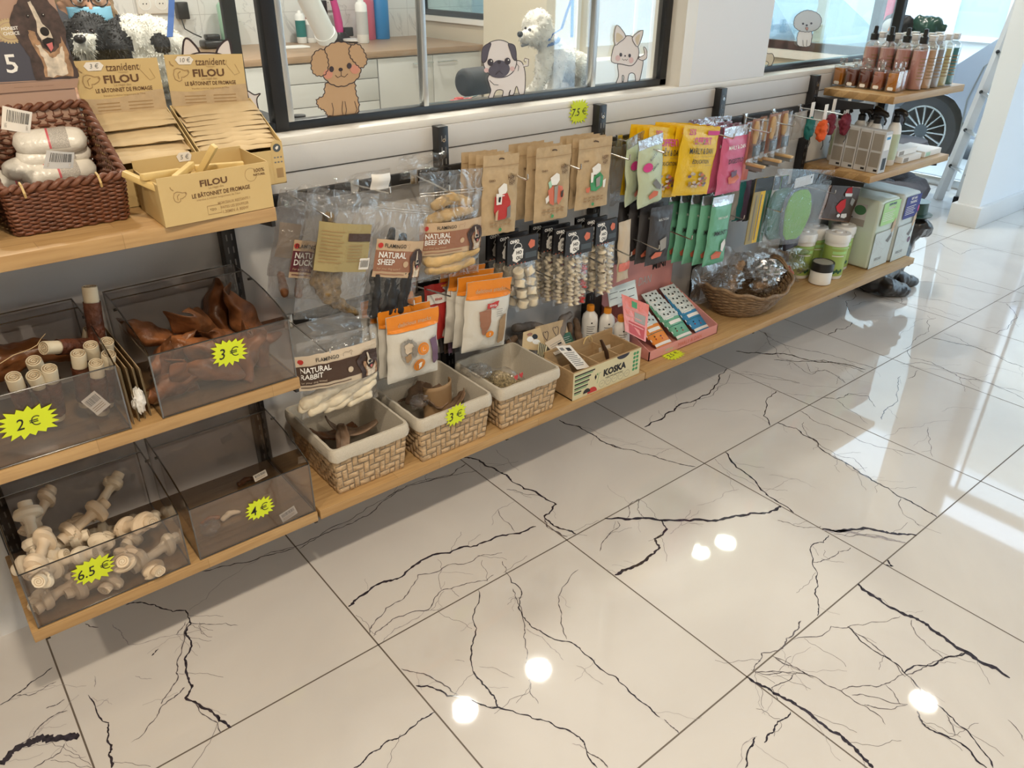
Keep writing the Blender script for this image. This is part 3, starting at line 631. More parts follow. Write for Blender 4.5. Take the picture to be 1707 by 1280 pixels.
# hanging rails
ZR1, ZR2 = 0.915, 0.612
def rail(x0, x1, z, label):
 q = MB(); q.bbox(x0, x1, WALL-0.048, WALL-0.036, z-0.014, z+0.014, 'black_metal', 0.002)
 return tag(q.build('hook_rail', smooth=30), label, 'rail', 'black flat rails that carry the hooks')
rail(X_E+0.01, HU[1]-0.02, ZR1, 'upper black hook rail behind the transparent and brown kraft bags')
rail(HU[1]+0.02, HU[3]+0.02, ZR1, 'upper black hook rail behind the yellow bags and brushes')
rail(X_E+0.01, HU[1]-0.02, ZR2, 'lower black hook rail behind the orange snack bags')
rail(HU[1]+0.02, HU[3]+0.35, ZR2-0.005, 'lower black hook rail behind the mint bags and green glove')
def hook(x, z, tip_y, label, rise=0.012, dz=-0.012):
 """single wire hook on a clamp, pointing to the shop"""
 q = MB(); y0 = WALL-0.045
 q.bbox(x-0.012, x+0.012, y0-0.008, y0+0.004, z-0.017, z+0.020, 'chrome', 0.002)
 pts = [(x, y0, z+0.006), (x, y0-(y0-tip_y)*.6, z+0.006+dz*.6), (x, tip_y+0.004, z+0.004+dz), (x, tip_y, z+dz+0.008), (x, tip_y, z+dz+0.008+rise)]
 q.tube(pts, 0.0023, 'chrome', 8)
 return tag(q.build('display_hook', smooth=40), label, 'hook', 'chrome wire hooks for hanging bags')
# ================================================================ PRICE STARS
def star_poly(w_, h_, n=17, seed=1, depth=0.22):
 r_ = random.Random(seed); out = []
 for i in range(n):
  for k in (0, 1):
   a = 2*PI*(i+k*0.5)/n; q = (abs(math.cos(a))**3.2+abs(math.sin(a))**3.2)**(-1/3.2)
   m_ = (1+r_.uniform(-.04, .10)) if k == 0 else (1-depth-r_.uniform(0, .05))
   out.append((w_/2*math.cos(a)*q*m_, h_/2*math.sin(a)*q*m_))
 return out
def price_star(label, O, U, V, w_, h_, txt, rot=0.0, seed=1, size=0.55, n=17):
 U = Vector(U).normalized(); V = Vector(V).normalized(); Nn = V.cross(U).normalized()
 c_, s_ = math.cos(rot), math.sin(rot)
 U2 = U*c_-V*s_; V2 = U*s_+V*c_
 S = plane(O, U2, V2, Nn)
 q = MB(); pl = star_poly(w_, h_, n, seed)
 k = len(pl)
 bend = lambda u, v, h: S(u, v, h)
 q.art(pl, bend, 0.0010, 'price_yellow')
 vs_ = [bend(a, b_, h) for h in (0.0002, 0.0010) for a, b_ in pl]
 q.add(vs_, [(i, (i+1) % k, k+(i+1) % k, k+i) for i in range(k)], 'price_yellow')
 dg = txt.replace('€', '').strip(); sz = h_*size; wt = sz*.52*(len(dg)-(.5 if '.' in dg else 0)); gap = sz*.25
 tot = wt+gap+sz*.8
 q.text(dg, S, -tot/2+wt/2, 0.002, sz*1.05, 0.0016, 'ink_black', bold=0.004, shear=0.2, sx=0.9)
 q.euro(S, tot/2-sz*.36, 0, sz*.66, 0.0016, 'ink_black')
 o = q.build('price_tag', smooth=0)
 return tag(o, label, 'price tag')
# ================================================================ CLEAR BINS
def arc_profile(d, h, hf):
 p = [(d, 0), (d, h), (d-0.055, h)]
 for i in range(1, 9):
  t = i/8; p.append((d-0.055-(d-0.055)*(1-(1-t)**1.35)*1.0, h-(h-hf)*t**1.5))
 p[-1] = (0, hf); p.append((0, 0)); return p
def clear_bin(label, x0, x1, y0, z0, h=0.18, hf=0.138, d=0.282):
 t = thing('clear_display_bin', label, 'display bin', ((x0+x1)/2, y0+d/2, z0)); th = 0.003
 z0 += 0.0006
 pr = arc_profile(d, h, hf)
 for nm, xa in (('side_panel', x0), ('side_panel', x1-th)):
  q = MB(); k = len(pr)
  vs_ = [(xa+dx, y0+a, z0+b_) for dx in (0, th) for a, b_ in pr]
  tri = [tuple(f) for f in tessellate_polygon([[Vector((a, b_, 0)) for a, b_ in pr]])]
  q.add(vs_, tri+[tuple(k+i for i in f) for f in tri], 'acrylic')
  q.add(vs_, [(i, (i+1) % k, k+(i+1) % k, k+i) for i in range(k)], 'acrylic_edge'); 
  q.tube([(xa+th/2, y0+a, z0+b_) for a, b_ in pr[1:-1]], 0.0016, 'acrylic_edge', 6)
  q.build(nm, t, smooth=0)
 def panel(nm, a0, a1, b0, b1, c0, c1, e=()):
  q = MB(); q.box(a0, a1, b0, b1, c0, c1, 'acrylic')
  for (p_, r_) in e: q.tube(p_, r_, 'acrylic_edge', 6)
  return q.build(nm, t, smooth=0)
 panel('front_panel', x0+th, x1-th, y0, y0+th, z0, z0+hf, e=[([(x0+th, y0+th/2, z0+hf), (x1-th, y0+th/2, z0+hf)], .0014), ([(x0+th/2, y0+.001, z0), (x0+th/2, y0+.001, z0+hf)], .0018), ([(x1-th/2, y0+.001, z0), (x1-th/2, y0+.001, z0+hf)], .0018), ([(x0, y0+.001, z0+.002), (x1, y0+.001, z0+.002)], .0016)])
 panel('back_panel', x0+th, x1-th, y0+d-th, y0+d, z0, z0+h, e=[([(x0, y0+d, z0+h), (x1, y0+d, z0+h)], .0014)])
 panel('base_panel', x0+th, x1-th, y0+th, y0+d-th, z0, z0+0.002)
 panel('top_strip', x0+th, x1-th, y0+d-0.055, y0+d-th, z0+h-th, z0+h, e=[([(x0, y0+d-.055, z0+h), (x1, y0+d-.055, z0+h)], .0014)])
 for xa in (x0, x1):
  q = MB(); q.tube([(xa-.003, y0+d-.085, z0+h-.012), (xa+.006, y0+d-.085, z0+h-.012)], 0.0032, 'acrylic_edge', 8); q.build('hinge_pin', t)
 return t
YB = 1.450
clear_bin('clear acrylic bin of white rawhide bones on the bottom shelf', -0.022, 0.279, YB, ZB)
clear_bin('nearly empty clear acrylic bin with the 4 euro tag', 0.300, 0.580, YB, ZB)
clear_bin('clear acrylic bin of rolled chew sticks on the middle shelf', -0.05, 0.236, YB, ZM)
clear_bin('clear acrylic bin full of brown pig ears on the middle shelf', 0.294, 0.580, YB, ZM)
XU, ZD = (1, 0, 0), (0, 0, -1)
def star_on(label, px, py, y, w_, h_, txt, rot, seed, **k):
 p = P(px, py, y=y); return price_star(label, p, XU, ZD, w_, h_, txt, rot, seed, **k)
star_on('yellow star price tag reading 2 euro on the rolled stick bin', 48, 703, YB-.001, .094, .058, '2 €', -0.03, 3, size=.5)
star_on('yellow star price tag reading 3 euro on the pig ear bin', 382, 587, YB-.001, .072, .056, '3 €', -0.05, 5, size=.55)
star_on('yellow star price tag reading 6.5 euro on the rawhide bin', 156, 949, YB-.001, .080, .058, '6.5€', 0.02, 8, size=.52)
star_on('yellow star price tag reading 4 euro on the nearly empty bin', 433, 847, YB-.001, .064, .054, '4€', 0.05, 11, size=.58)
# ---------------------------------------------------------------- rawhide bones
mat('rawhide', (0.72, 0.58, 0.42), 0.5, var=0.10, vscale=18, bump=0.35, bscale=45)
mat('rawhide_pale', (0.78, 0.68, 0.53), 0.48, var=0.08, vscale=18, bump=0.3, bscale=45)
def rawhide(seed, label):
 """a rolled hide strip with a folded knot near each end"""
 r_ = random.Random(seed); t = thing('rawhide_bone', label, 'dog chew'); ph = [r_.random() for _ in range(5)]
 prof = [(-.060, .006), (-.0605, .0135), (-.050, .0150), (-.045, .0125), (-.0425, .0205), (-.034, .0235), (-.026, .0215), (-.0225, .0135), (-.012, .0110), (0, .0115), (.012, .0105), (.0225, .0135), (.026, .0225), (.034, .0240), (.0425, .0205), (.045, .0125), (.051, .0150), (.0605, .0140), (.060, .006)]
 def f(a, b_):
  k = b_*(len(prof)-1); i = min(int(k), len(prof)-2); w_ = k-i; w_ = w_*w_*(3-2*w_)
  x = prof[i][0]*(1-w_)+prof[i+1][0]*w_; R_ = prof[i][1]*(1-w_)+prof[i+1][1]*w_
  sec = 0 if abs(x) < .0225 else (1 if x < -.044 else (2 if x < 0 else (3 if x < .044 else 4)))
  tw = (a+ph[sec]+x*5*(sec in (2, 3))) % 1.0
  R_ *= 1-.20*(1-tw)**2*(.6 if sec == 0 else 1)+.05*nz(a*5, x*60, seed)
  th_ = 2*PI*a; fl_ = 1.25 if sec in (2, 3) else 1.0
  return Vector((x+.003*math.sin(th_+seed)*(sec in (2, 3)), R_*math.cos(th_)*fl_, R_*math.sin(th_)*.92+.012*math.cos(x*20)*(seed % 2)-.004))
 q = MB(); q.local = True; q.grid(f, 36, 72, 'rawhide' if seed % 2 else 'rawhide_pale', cu=True); o = q.build('chew_body', t, smooth=35)
 q = MB(); q.local = True
 for sg in (-1, 1):
  S = plane((sg*.0600, 0, .012*math.cos(1.2)*(seed % 2)-.004), (0, sg, 0), (0, 0, -1), (sg, 0, 0)); q.disc(S, 0, 0, .0125, .0115, .0, 'rawhide_pale', 20)
  q.stroke([(.0118*(1-i/26)*math.cos(i*.62), .0108*(1-i/26)*math.sin(i*.62)) for i in range(24)], S, .0012, .0006, 'kraft')
 q.build('rolled_end', t, smooth=0)
 return t
rb = [rawhide(i, 'x') for i in range(4)]
# (px, py, y, heading, pitch, label)
bones = [
 (52, 880, 1.60, 1.45, .75, 'upright knotted rawhide bone in the far left corner of the bin'),
 (40, 930, 1.52, 1.1, .2, 'rawhide bone against the left wall of the bin, under the upright one'),
 (178, 828, 1.66, .55, .5, 'rawhide bone poking up highest at the back of the 6.5 euro bin'),
 (140, 868, 1.60, .35, .25, 'pale rawhide bone below the highest one in the 6.5 euro bin'),
 (98, 905, 1.60, -.2, .1, 'rawhide bone lying behind the price tag row, left of the middle of the pile'),
 (226, 878, 1.56, -1.0, .45, 'pale rawhide bone leaning near the right side of the pile'),
 (262, 925, 1.50, .35, .05, 'fat rawhide bone at the bottom right of the 6.5 euro bin'),
 (210, 935, 1.48, 1.35, -.55, 'rawhide bone pressed on the front panel right of the price tag'),
 (75, 965, 1.475, 1.2, -.4, 'rolled rawhide bone end down at the front left corner of the bin'),
 (112, 995, 1.475, .3, .0, 'rawhide bone lying flat along the front edge, lower left of the tag'),
 (185, 895, 1.62, .1, -.1, 'rawhide bone half buried in the middle of the pile'),
 (62, 850, 1.67, .8, .3, 'rawhide bone behind the upright one at the back left'),
 (240, 900, 1.60, .7, .0, 'rawhide bone at the back right under the leaning one'),
 (150, 965, 1.54, .6, .1, 'rawhide bone hidden behind the 6.5 euro tag'),
 (110, 930, 1.52, -.5, .2, 'rawhide bone upper left of the 6.5 euro tag'),
 (200, 960, 1.50, .8, .1, 'rawhide bone under the right end of the 6.5 euro tag'),
 (90, 1000, 1.53, .9, .0, 'rawhide bone on the floor of the bin at the front left, behind the flat one'),
 (245, 960, 1.49, 1.9, .0, 'rawhide bone on the floor of the bin near its front right corner'),
 (70, 935, 1.56, -.6, .3, 'rawhide bone left of the middle, above the rolled one'),
 (130, 890, 1.65, 1.3, .1, 'rawhide bone deep in the middle back of the pile'),
 (205, 905, 1.64, -.3, .0, 'rawhide bone deep at the back right of the pile'),
 (165, 990, 1.50, .2, .0, 'rawhide bone on the bin floor straight below the 6.5 euro tag'),
 (160, 918, 1.54, 1.0, -.2, 'rawhide bone just above the 6.5 euro tag'),
]
for i, (px, py, y, hd, pt, lb) in enumerate(bones):
 p = P(px, py, y=y); p.z = max(p.z, ZB+.026); p.x = min(max(p.x, .022), .238); p.y = max(p.y, 1.492)
 Mx = Matrix.Translation(p) @ Matrix.Rotation(hd, 4, 'Z') @ Matrix.Rotation(-pt, 4, 'Y') @ Matrix.Rotation(i*1.3, 4, 'X') @ Matrix.Scale(.98, 4)
 s_ = rb[i % 4]
 if i < 4:
  s_.matrix_basis = Mx; s_['label'] = lb; s_['group'] = 'rawhide bones in the 6.5 euro bin'
 else: dup(s_, lb, Mx, 'rawhide bones in the 6.5 euro bin')
# ---------------------------------------------------------------- rolled sticks
mat('brown_chew', (0.11, 0.035, 0.016), 0.45, var=0.5, vscale=40, bump=1.0, bscale=120)
mat('cream_roll', (0.74, 0.65, 0.48), 0.55, var=0.06, vscale=30, bump=0.2, bscale=60)
def stick(label):
 t = thing('rolled_chew_stick', label, 'dog chew')
 q = MB(); R_ = .0128
 q.grid(lambda a, b_: Vector(((R_*(1+.06*math.sin(2*PI*a*2+1)))*math.cos(2*PI*a), R_*math.sin(2*PI*a), -0.13+.13*b_)), 20, 8, 'cream_roll', cu=True)
 for k in range(6):  # stepped spiral end
  r0 = R_*(1-k/6); r1 = R_*(1-(k+.72)/6); z0 = (k % 2)*-.0012
  q.grid(lambda a, b_: Vector(((r0+(r1-r0)*b_)*math.cos(2*PI*a), (r0+(r1-r0)*b_)*math.sin(2*PI*a), z0+.0012*math.sin(b_*PI))), 20, 3, 'cream_roll', cu=True)
 S = plane((0, 0, 0), (1, 0, 0), (0, -1, 0), (0, 0, 1))
 q.stroke([(R_*.95*(1-i/30)*math.cos(i*.62), R_*.95*(1-i/30)*math.sin(i*.62)) for i in range(28)], S, .0009, .0014, 'kraft_dark')
 q.build('roll', t, smooth=50)
 q = MB()
 q.grid(lambda a, b_: Vector(((R_+.0022+.0018*nz(math.cos(6.28*a)*3, math.sin(6.28*a)*3, b_*14))*math.cos(2*PI*a), (R_+.0022+.0018*nz(math.cos(6.28*a)*3, 4+math.sin(6.28*a)*3, b_*14))*math.sin(2*PI*a), -0.115+.087*b_)), 22, 26, 'brown_chew', cu=True)
 q.build('meat_wrap', t, smooth=60)
 return t
stk = stick('x')
sticks = [
 (149, 478, 1.60, (.12, .10, .99), 'tallest cream topped chew stick standing above the rest'),
 (150, 549, 1.62, (.25, -.2, .9), 'short cream chew stick end behind the tallest stick base'),
 (178, 569, 1.54, (.10, -.35, .9), 'cream chew stick end at upper right of the cluster'),
 (151, 575, 1.52, (.0, -.3, .95), 'cream chew stick end left of the upper right one'),
 (181, 590, 1.50, (.15, -.3, .9), 'cream chew stick end by the right bin wall, below the upper right one'),
 (130, 589, 1.50, (.05, -.3, .95), 'cream chew stick end with a rough brown wrap right below it, centre of the cluster'),
 (73, 580, 1.53, (-.75, -.45, .35), 'chew stick tipped on its side, its end facing left'),
 (56, 601, 1.50, (-.1, -.4, .9), 'cream chew stick end just below the tipped stick'),
 (82, 614, 1.475, (.05, -.35, .93), 'peach tinted chew stick end in the front row'),
 (56, 625, 1.475, (-.15, -.4, .9), 'front row chew stick end left of the peach tinted one'),
 (22, 628, 1.475, (-.05, -.4, .93), 'leftmost chew stick end in the front row'),
 (160, 605, 1.485, (.05, -.3, .9), 'chew stick end sunk between two others at the right'),
]
for i, (px, py, y, dr, lb) in enumerate(sticks):
 p = P(px, py, y=y); zax = Vector(dr).normalized(); Q = zax.to_track_quat('Z', 'Y').to_matrix().to_4x4()
 Mx = Matrix.Translation(p) @ Q
 if i == 0: Mx = Mx @ Matrix.Scale(1.05, 4)
 if p.z-0.13*zax.z*1.05 < ZM+.004: Mx = Mx @ Matrix.Diagonal((1, 1, (p.z-ZM-.006)/(0.135*max(zax.z, .35)), 1)) if zax.z > .6 else Mx
 g_ = 'rolled chew sticks in the 2 euro bin'
 if i == 0: stk.matrix_basis = Mx; stk['label'] = lb; stk['group'] = g_
 else: dup(stk, lb, Mx, g_)
# large dried brown chew with a string
mat('dried_meat', (0.16, 0.06, 0.02), 0.3, var=0.5, vscale=22, bump=0.6, bscale=40)
p = P(30, 585, y=1.62)
ch = [[(p+Vector((-.09, .02, -.04)), .03), (p+Vector((-.03, 0, -.012)), .034), (p+Vector((.03, 0, -.01)), .028), (p+Vector((.085, -.005, -.03)), .016)]]
ham = blob('dried_chew', ch, .004, 'dried_meat', smooth_it=6, disp=.006, dscale=25)
tag(ham, 'big glossy brown dried chew lying behind the rolled sticks', 'dog chew')
q = MB(); pts = [P(a, b_, y=1.575) for a, b_ in ((0, 606), (22, 592), (50, 582), (62, 575), (68, 565), (76, 556))]
q.tube(pts, .0009, 'kraft_light', 5); tag(q.build('string'), 'thin pale string trailing over the big brown dried chew', 'string')
# barcode tags and clear scraps seen through the panels
def barcode_tag(label, px, py, y, w_, h_, rot, parent=None, N=None):
 O = P(px, py, y=y); S = plane(O, (math.cos(rot), 0, -math.sin(rot)), (-math.sin(rot), 0, -math.cos(rot)), (0, -1, 0))
 q = MB(); q.patch(S, -w_/2, -h_/2, w_/2, h_/2, 0, 'label_white'); q.patch(S, -w_/2, -h_/2, w_/2, h_/2, -.0006, 'label_white')
 r_ = random.Random(int(px)); u = -w_*.4
 while u < w_*.4:
  b_ = r_.choice((.0006, .001, .0016)); q.patch(S, u, -h_*.38, u+b_, -h_*.02, .0003, 'ink_grey'); u += b_+r_.choice((.0006, .0012))
 for k in range(3): q.patch(S, -w_*.4, h_*(.1+.1*k), w_*.35, h_*(.13+.1*k), .0003, 'ink_soft')
 return tag(q.build('barcode_label', smooth=0), label, 'label')
barcode_tag('small white barcode label inside the rolled stick bin', 160, 672, 1.46, .030, .042, -.5)
barcode_tag('white barcode label at the right inside the nearly empty bin', 481, 857, 1.46, .040, .026, -.25)
barcode_tag('barcode label lying at the back of the nearly empty bin', 434, 793, 1.62, .034, .02, -.15)
# ---------------------------------------------------------------- pig ears
mat('pig_ear', (0.22, 0.085, 0.032), 0.36, var=0.65, vscale=22, bump=1.0, bscale=45)
def ear(seed, label):
 r_ = random.Random(seed); a1 = r_.uniform(.6, 1.3)
 def f(u, v):   # v 0 base -> 1 tip ; leaf folded over
  wd = .040*math.sin(PI*(.10+.86*v))**.75*(1-.35*v)
  x = (u-.5)*2*wd; z = v*.125-.06
  fold = .030*abs(2*u-1)**1.6*(1-v*.4); y = fold+.012*math.sin(v*3+seed)+.008*nz(u*3+seed, v*4)
  if u < .22: y += .03*(.22-u)/.22*a1; x += .02*(.22-u)/.22
  return Vector((x+.01*nz(v*4, seed), y, z+.008*math.sin(u*5+seed)))
 q = MB(); q.grid(f, 14, 16, 'pig_ear')
 o = q.build('pig_ear', smooth=80)
 md = o.modifiers.new('s', 'SOLIDIFY'); md.thickness = .003; md.offset = 0
 m2 = o.modifiers.new('d', 'SUBSURF'); m2.levels = 1; m2.render_levels = 1
 return tag(o, label, 'dog chew')
er = [ear(i, 'x') for i in range(3)]
ears = [
 (375, 525, 1.66, .1, -.15, .1, 'tallest pig ear standing in the middle back of the bin'),
 (425, 530, 1.62, -.35, -.1, -.25, 'broad orange brown pig ear with a dark hole at the back right'),
 (345, 540, 1.60, .8, -.2, -.9, 'crumpled pig ear left of the tallest one'),
 (245, 560, 1.60, .3, -.3, -.8, 'dark narrow pig ear pointing up at the left bin wall'),
 (290, 585, 1.56, .2, -.4, 1.2, 'rounded pig ear in the left half of the bin'),
 (330, 575, 1.55, -.4, -.5, 1.9, 'pig ear lying on its side at the middle of the bin'),
 (395, 565, 1.54, .5, -.4, -.9, 'pig ear just above the 3 euro tag'),
 (290, 650, 1.49, .2, -.2, 1.5, 'pig ear pressed against the front panel at lower left'),
 (360, 630, 1.49, -.2, -.2, -1.2, 'pig ear behind the front panel under the 3 euro tag'),
 (430, 605, 1.49, .3, .1, .5, 'pig ear behind the front panel right of the 3 euro tag'),
 (330, 660, 1.50, .9, .3, 2.6, 'pig ear at the very bottom centre of the bin'),
 (460, 620, 1.53, .1, .0, -.3, 'pig ear in the front right corner of the bin'),
 (440, 650, 1.54, .1, .0, 1.3, 'pig ear lying lowest at the right of the bin'),
 (270, 620, 1.55, .1, .0, .3, 'pig ear under the rounded one near the left wall'),
]
for i, (px, py, y, a, b_, c_, lb) in enumerate(ears):
 p = P(px, py, y=y); p.z = max(p.z, ZM+.045)
 p.x = min(max(p.x, .345), .535)
 Mx = Matrix.Translation(p) @ Matrix.Rotation(a, 4, 'Z') @ Matrix.Rotation(b_, 4, 'X') @ Matrix.Rotation(c_, 4, 'Y') @ Matrix.Scale(1.18 if i < 3 else .95, 4)
 g_ = 'pig ears in the 3 euro bin'
 if i < 3: er[i].matrix_basis = Mx; er[i]['label'] = lb; er[i]['group'] = g_
 else: dup(er[i % 3], lb, Mx, g_)
# crumbs of brown chews in the nearly empty bin
for i, (px, py, y, lb) in enumerate([(345, 842, 1.56, 'small orange brown chew scrap in the left back of the nearly empty bin'), (382, 845, 1.55, 'pale chew scrap in the middle of the nearly empty bin'), (410, 800, 1.66, 'flat chew scrap at the back of the nearly empty bin')]):
 p = P(px, py, y=y); p.z = ZB+.010
 o = blob('chew_scrap', [[(p+Vector((-.018, 0, 0)), .006), (p+Vector((.0, .008, .001)), .007), (p+Vector((.02, .0, 0)), .005)]], .0022, ('pig_ear', 'rawhide', 'dried_meat')[i], disp=.003, dscale=60, seed=i)
 tag(o, lb, 'dog chew')
def crumple(name, label, c_, sx_, sy_, sz_, m_, seed, n=16, cat='bag'):
 q = MB()
 def f(a, b_):
  th_ = 2*PI*a; ph = PI*(b_-.5); r_ = 1+.34*nz(math.cos(th_)*2.2+seed, math.sin(th_)*2.2, ph*2.5)+.12*nz(math.cos(th_)*7, math.sin(th_)*7+seed, ph*7)
  return Vector((c_[0]+sx_*r_*math.cos(th_)*math.cos(ph), c_[1]+sy_*r_*math.sin(th_)*math.cos(ph), c_[2]+sz_*r_*math.sin(ph)))
 q.grid(f, n*2, n, m_, cu=True)
 return tag(q.build(name, smooth=25), label, cat)
p = P(345, 860, y=1.52); crumple('crumpled_film', 'crumpled clear film scrap at the front left of the nearly empty bin', (p.x, p.y, ZB+.022), .022, .02, .016, 'clear_film', 5)
p = P(233, 672, y=1.462); crumple('crumpled_film', 'shiny white crumpled plastic hanging between the two middle bins', (.264, 1.475, p.z), .012, .012, .026, 'white_gloss', 9)
# kraft sheets wedged between the two middle bins
for k in range(4):
 q = MB(); xa = .243+k*.012
 q.box(xa, xa+.0015, 1.465+k*.004, 1.72, ZM+.001, ZM+.125-k*.006, 'kraft')
 q.box(xa-.0004, xa+.0019, 1.465+k*.004, 1.468+k*.004, ZM+.001, ZM+.125-k*.006, 'kraft_light')
 tag(q.build('kraft_sheet', smooth=0), ('leftmost', 'second', 'third', 'rightmost')[k]+' kraft paper sheet standing between the two middle bins', 'paper', 'kraft sheets between the middle bins')
# ================================================================ TOP LEFT SHELF
# brown wicker basket
mat('wicker_brown', (0.17, 0.065, 0.035), 0.42, var=0.3, vscale=50, bump=0.2, bscale=120)
mat('raffia', (0.70, 0.52, 0.24), 0.5)
def rect_path(x0, x1, y0, y1, r_, n):
 """points round a rounded rectangle"""
 segs = []; W_, D_2 = x1-x0-2*r_, y1-y0-2*r_
 per = 2*(W_+D_2)+2*PI*r_; out = []
 for i in range(n):
  s_ = per*i/n
  for (ln, kind, k) in ((W_, 's', 0), (PI*r_/2, 'c', 0), (D_2, 's', 1), (PI*r_/2, 'c', 1), (W_, 's', 2), (PI*r_/2, 'c', 2), (D_2, 's', 3), (PI*r_/2, 'c', 3)):
   if s_ <= ln or (kind == 'c' and k == 3): break
   s_ -= ln
  if kind == 's':
   px, py, nx, ny = [(x0+r_+s_, y0, 0, -1), (x1, y0+r_+s_, 1, 0), (x1-r_-s_, y1, 0, 1), (x0, y1-r_-s_, -1, 0)][k]
  else:
   a = s_/r_; cx, cy, a0 = [(x1-r_, y0+r_, -PI/2), (x1-r_, y1-r_, 0), (x0+r_, y1-r_, PI/2), (x0+r_, y0+r_, PI)][k]
   nx, ny = math.cos(a0+a), math.sin(a0+a); px, py = cx+r_*nx, cy+r_*ny
  out.append((px, py, nx, ny))
 return out
def wicker_box(x0, x1, y0, y1, z0, h, label, name='wicker_basket', rows=15, flare=.006, m_='wicker_brown', stakes=56, rr_=.0026, group=None, back=None):
 hb = back or h
 HZ = lambda y_, z_: z0+(z_-z0)*(1+(hb/h-1)*max(0, min(1, (y_-y0)/(y1-y0))))
 t = thing(name, label, 'basket', ((x0+x1)/2, (y0+y1)/2, z0), group)
 q = MB(); n = stakes*4
 for k in range(rows):
  z = z0+.004+(h-.012)*k/(rows-1); fl_ = flare*k/rows
  base = rect_path(x0-fl_, x1+fl_, y0-fl_, y1+fl_, .012, n)
  pts = [(px+nx*.0028*math.sin(2*PI*i/8+PI*(k % 2)), py+ny*.0028*math.sin(2*PI*i/8+PI*(k % 2)), HZ(py, z+.0006*math.sin(i*.7+k))) for i, (px, py, nx, ny) in enumerate(base)]
  pts.append(pts[0]); q.tube(pts, rr_, m_, 6, cap=False)
 q.build('woven_wall', t, smooth=60)
 q = MB(); base = rect_path(x0-flare, x1+flare, y0-flare, y1+flare, .012, n)
 base0 = rect_path(x0, x1, y0, y1, .012, n)
 for i in range(0, n, 4):
  q.tube([(base0[i][0], base0[i][1], z0+.001), (base[i][0], base[i][1], HZ(base[i][1], z0+h-.004))], .0016, m_, 5)
 q.build('stakes', t)
 q = MB()
 for ph in (0, PI):      # twisted rope rim
  pts = []
  for i, (px, py, nx, ny) in enumerate(base+base[:1]):
   a = i*.62+ph; pts.append((px+nx*.0045*math.cos(a), py+ny*.0045*math.cos(a), HZ(py, z0+h)+.0045*math.sin(a)))
  q.tube(pts, .0048, m_, 7, cap=False)
 q.build('rim', t, smooth=60)
 q = MB(); q.bbox(x0+.002, x1-.002, y0+.002, y1-.002, z0+.001, z0+.006, m_, .001); q.build('base', t)
 return t, base
wk, wbase = wicker_box(.155, .338, 1.535, 1.722, ZT, .082, 'dark brown wicker basket holding white packs on the topmost shelf', back=.18, rows=20)
q = MB()
for xx in (.180, .300): q.tube([(xx, 1.523, ZT+.088), (xx+.001, 1.519, ZT+.076), (xx+.002, 1.524, ZT+.068)], .0022, 'raffia', 6)
for xx in (.180, .300): q.tube([(xx, 1.523, ZT+.088), (xx, 1.535, ZT+.0905), (xx, 1.542, ZT+.082)], .0022, 'raffia', 6)
q.build('raffia_tie', wk)
wk2, _ = wicker_box(-.06, .118, 1.53, 1.722, ZT, .082, 'second dark wicker basket cut off at the left edge of the topmost shelf', back=.18, rows=20)
# white cotton-like packs with pink band
mat('white_pack', (0.88, 0.85, 0.77), 0.25, bump=0.6, bscale=60)
mat('print_grid', (0.50, 0.47, 0.43), 0.5, var=0.5, vscale=900)
mat('pink_band', (0.66, 0.14, 0.17), 0.4)
def pack(label, c_, L_, R_, hd, pt, roll, code=False):
 t = thing('treat_pack', label, 'packet', (0, 0, 0))
 q = MB()
 def f(a, b_):
  u = b_*2-1; rr_ = R_*(1-abs(u)**6)**.5*(1+.05*nz(a*5, b_*6, c_[0]*40)); th_ = 2*PI*a
  return Vector((u*L_/2, rr_*math.cos(th_), rr_*.72*math.sin(th_)))
 q.grid(f, 20, 26, 'white_pack', cu=True)
 q.build('wrap', t, smooth=60)
 q = MB()
 g_ = lambda u, v, h: f(.06+.38*v, .5+u)+Vector((0, 0, 0))+Vector((0, math.cos(2*PI*(.06+.38*v)), .72*math.sin(2*PI*(.06+.38*v))))*h
 q.patch(g_, .0, 0, .24, 1, .0006, 'print_grid', 6, 10); q.patch(g_, -.035, 0, -.005, 1, .0006, 'pink_band', 2, 10)
 q.build('printed_sleeve', t, smooth=60)
 t.matrix_basis = Matrix.Translation(Vector(c_)) @ Matrix.Rotation(hd, 4, 'Z') @ Matrix.Rotation(pt, 4, 'Y') @ Matrix.Rotation(roll, 4, 'X')
 tag(t, label, 'packet', 'white packs in the wicker basket'); return t
def at_z(px, py, z): return P(px, py, z=z)
pk = [((112, 284), 1.052, .135, .024, .05, 0, .6, 'frontmost white pack with pink stripe along the basket rim'),
      ((62, 266), 1.068, .14, .024, .18, -.1, .6, 'white pack with a pink slanted stripe, second from the basket front'),
      ((85, 243), 1.080, .13, .023, .05, 0, .6, 'white pack lying behind the two front ones'),
      ((52, 212), 1.105, .125, .028, -.15, .0, .6, 'largest white pack at the back left under a barcode flap'),
      ((15, 290), 1.045, .12, .023, .1, 0, .6, 'white pack cut by the left edge of the picture')]
for (pp, z, L_, R_, hd, pt, ro, lb) in pk:
 c_ = at_z(*pp, z); c_.x = min(c_.x, .326-L_/2+.008); c_.y = min(c_.y, 1.70); pack(lb, c_, L_, R_, hd, pt, ro)
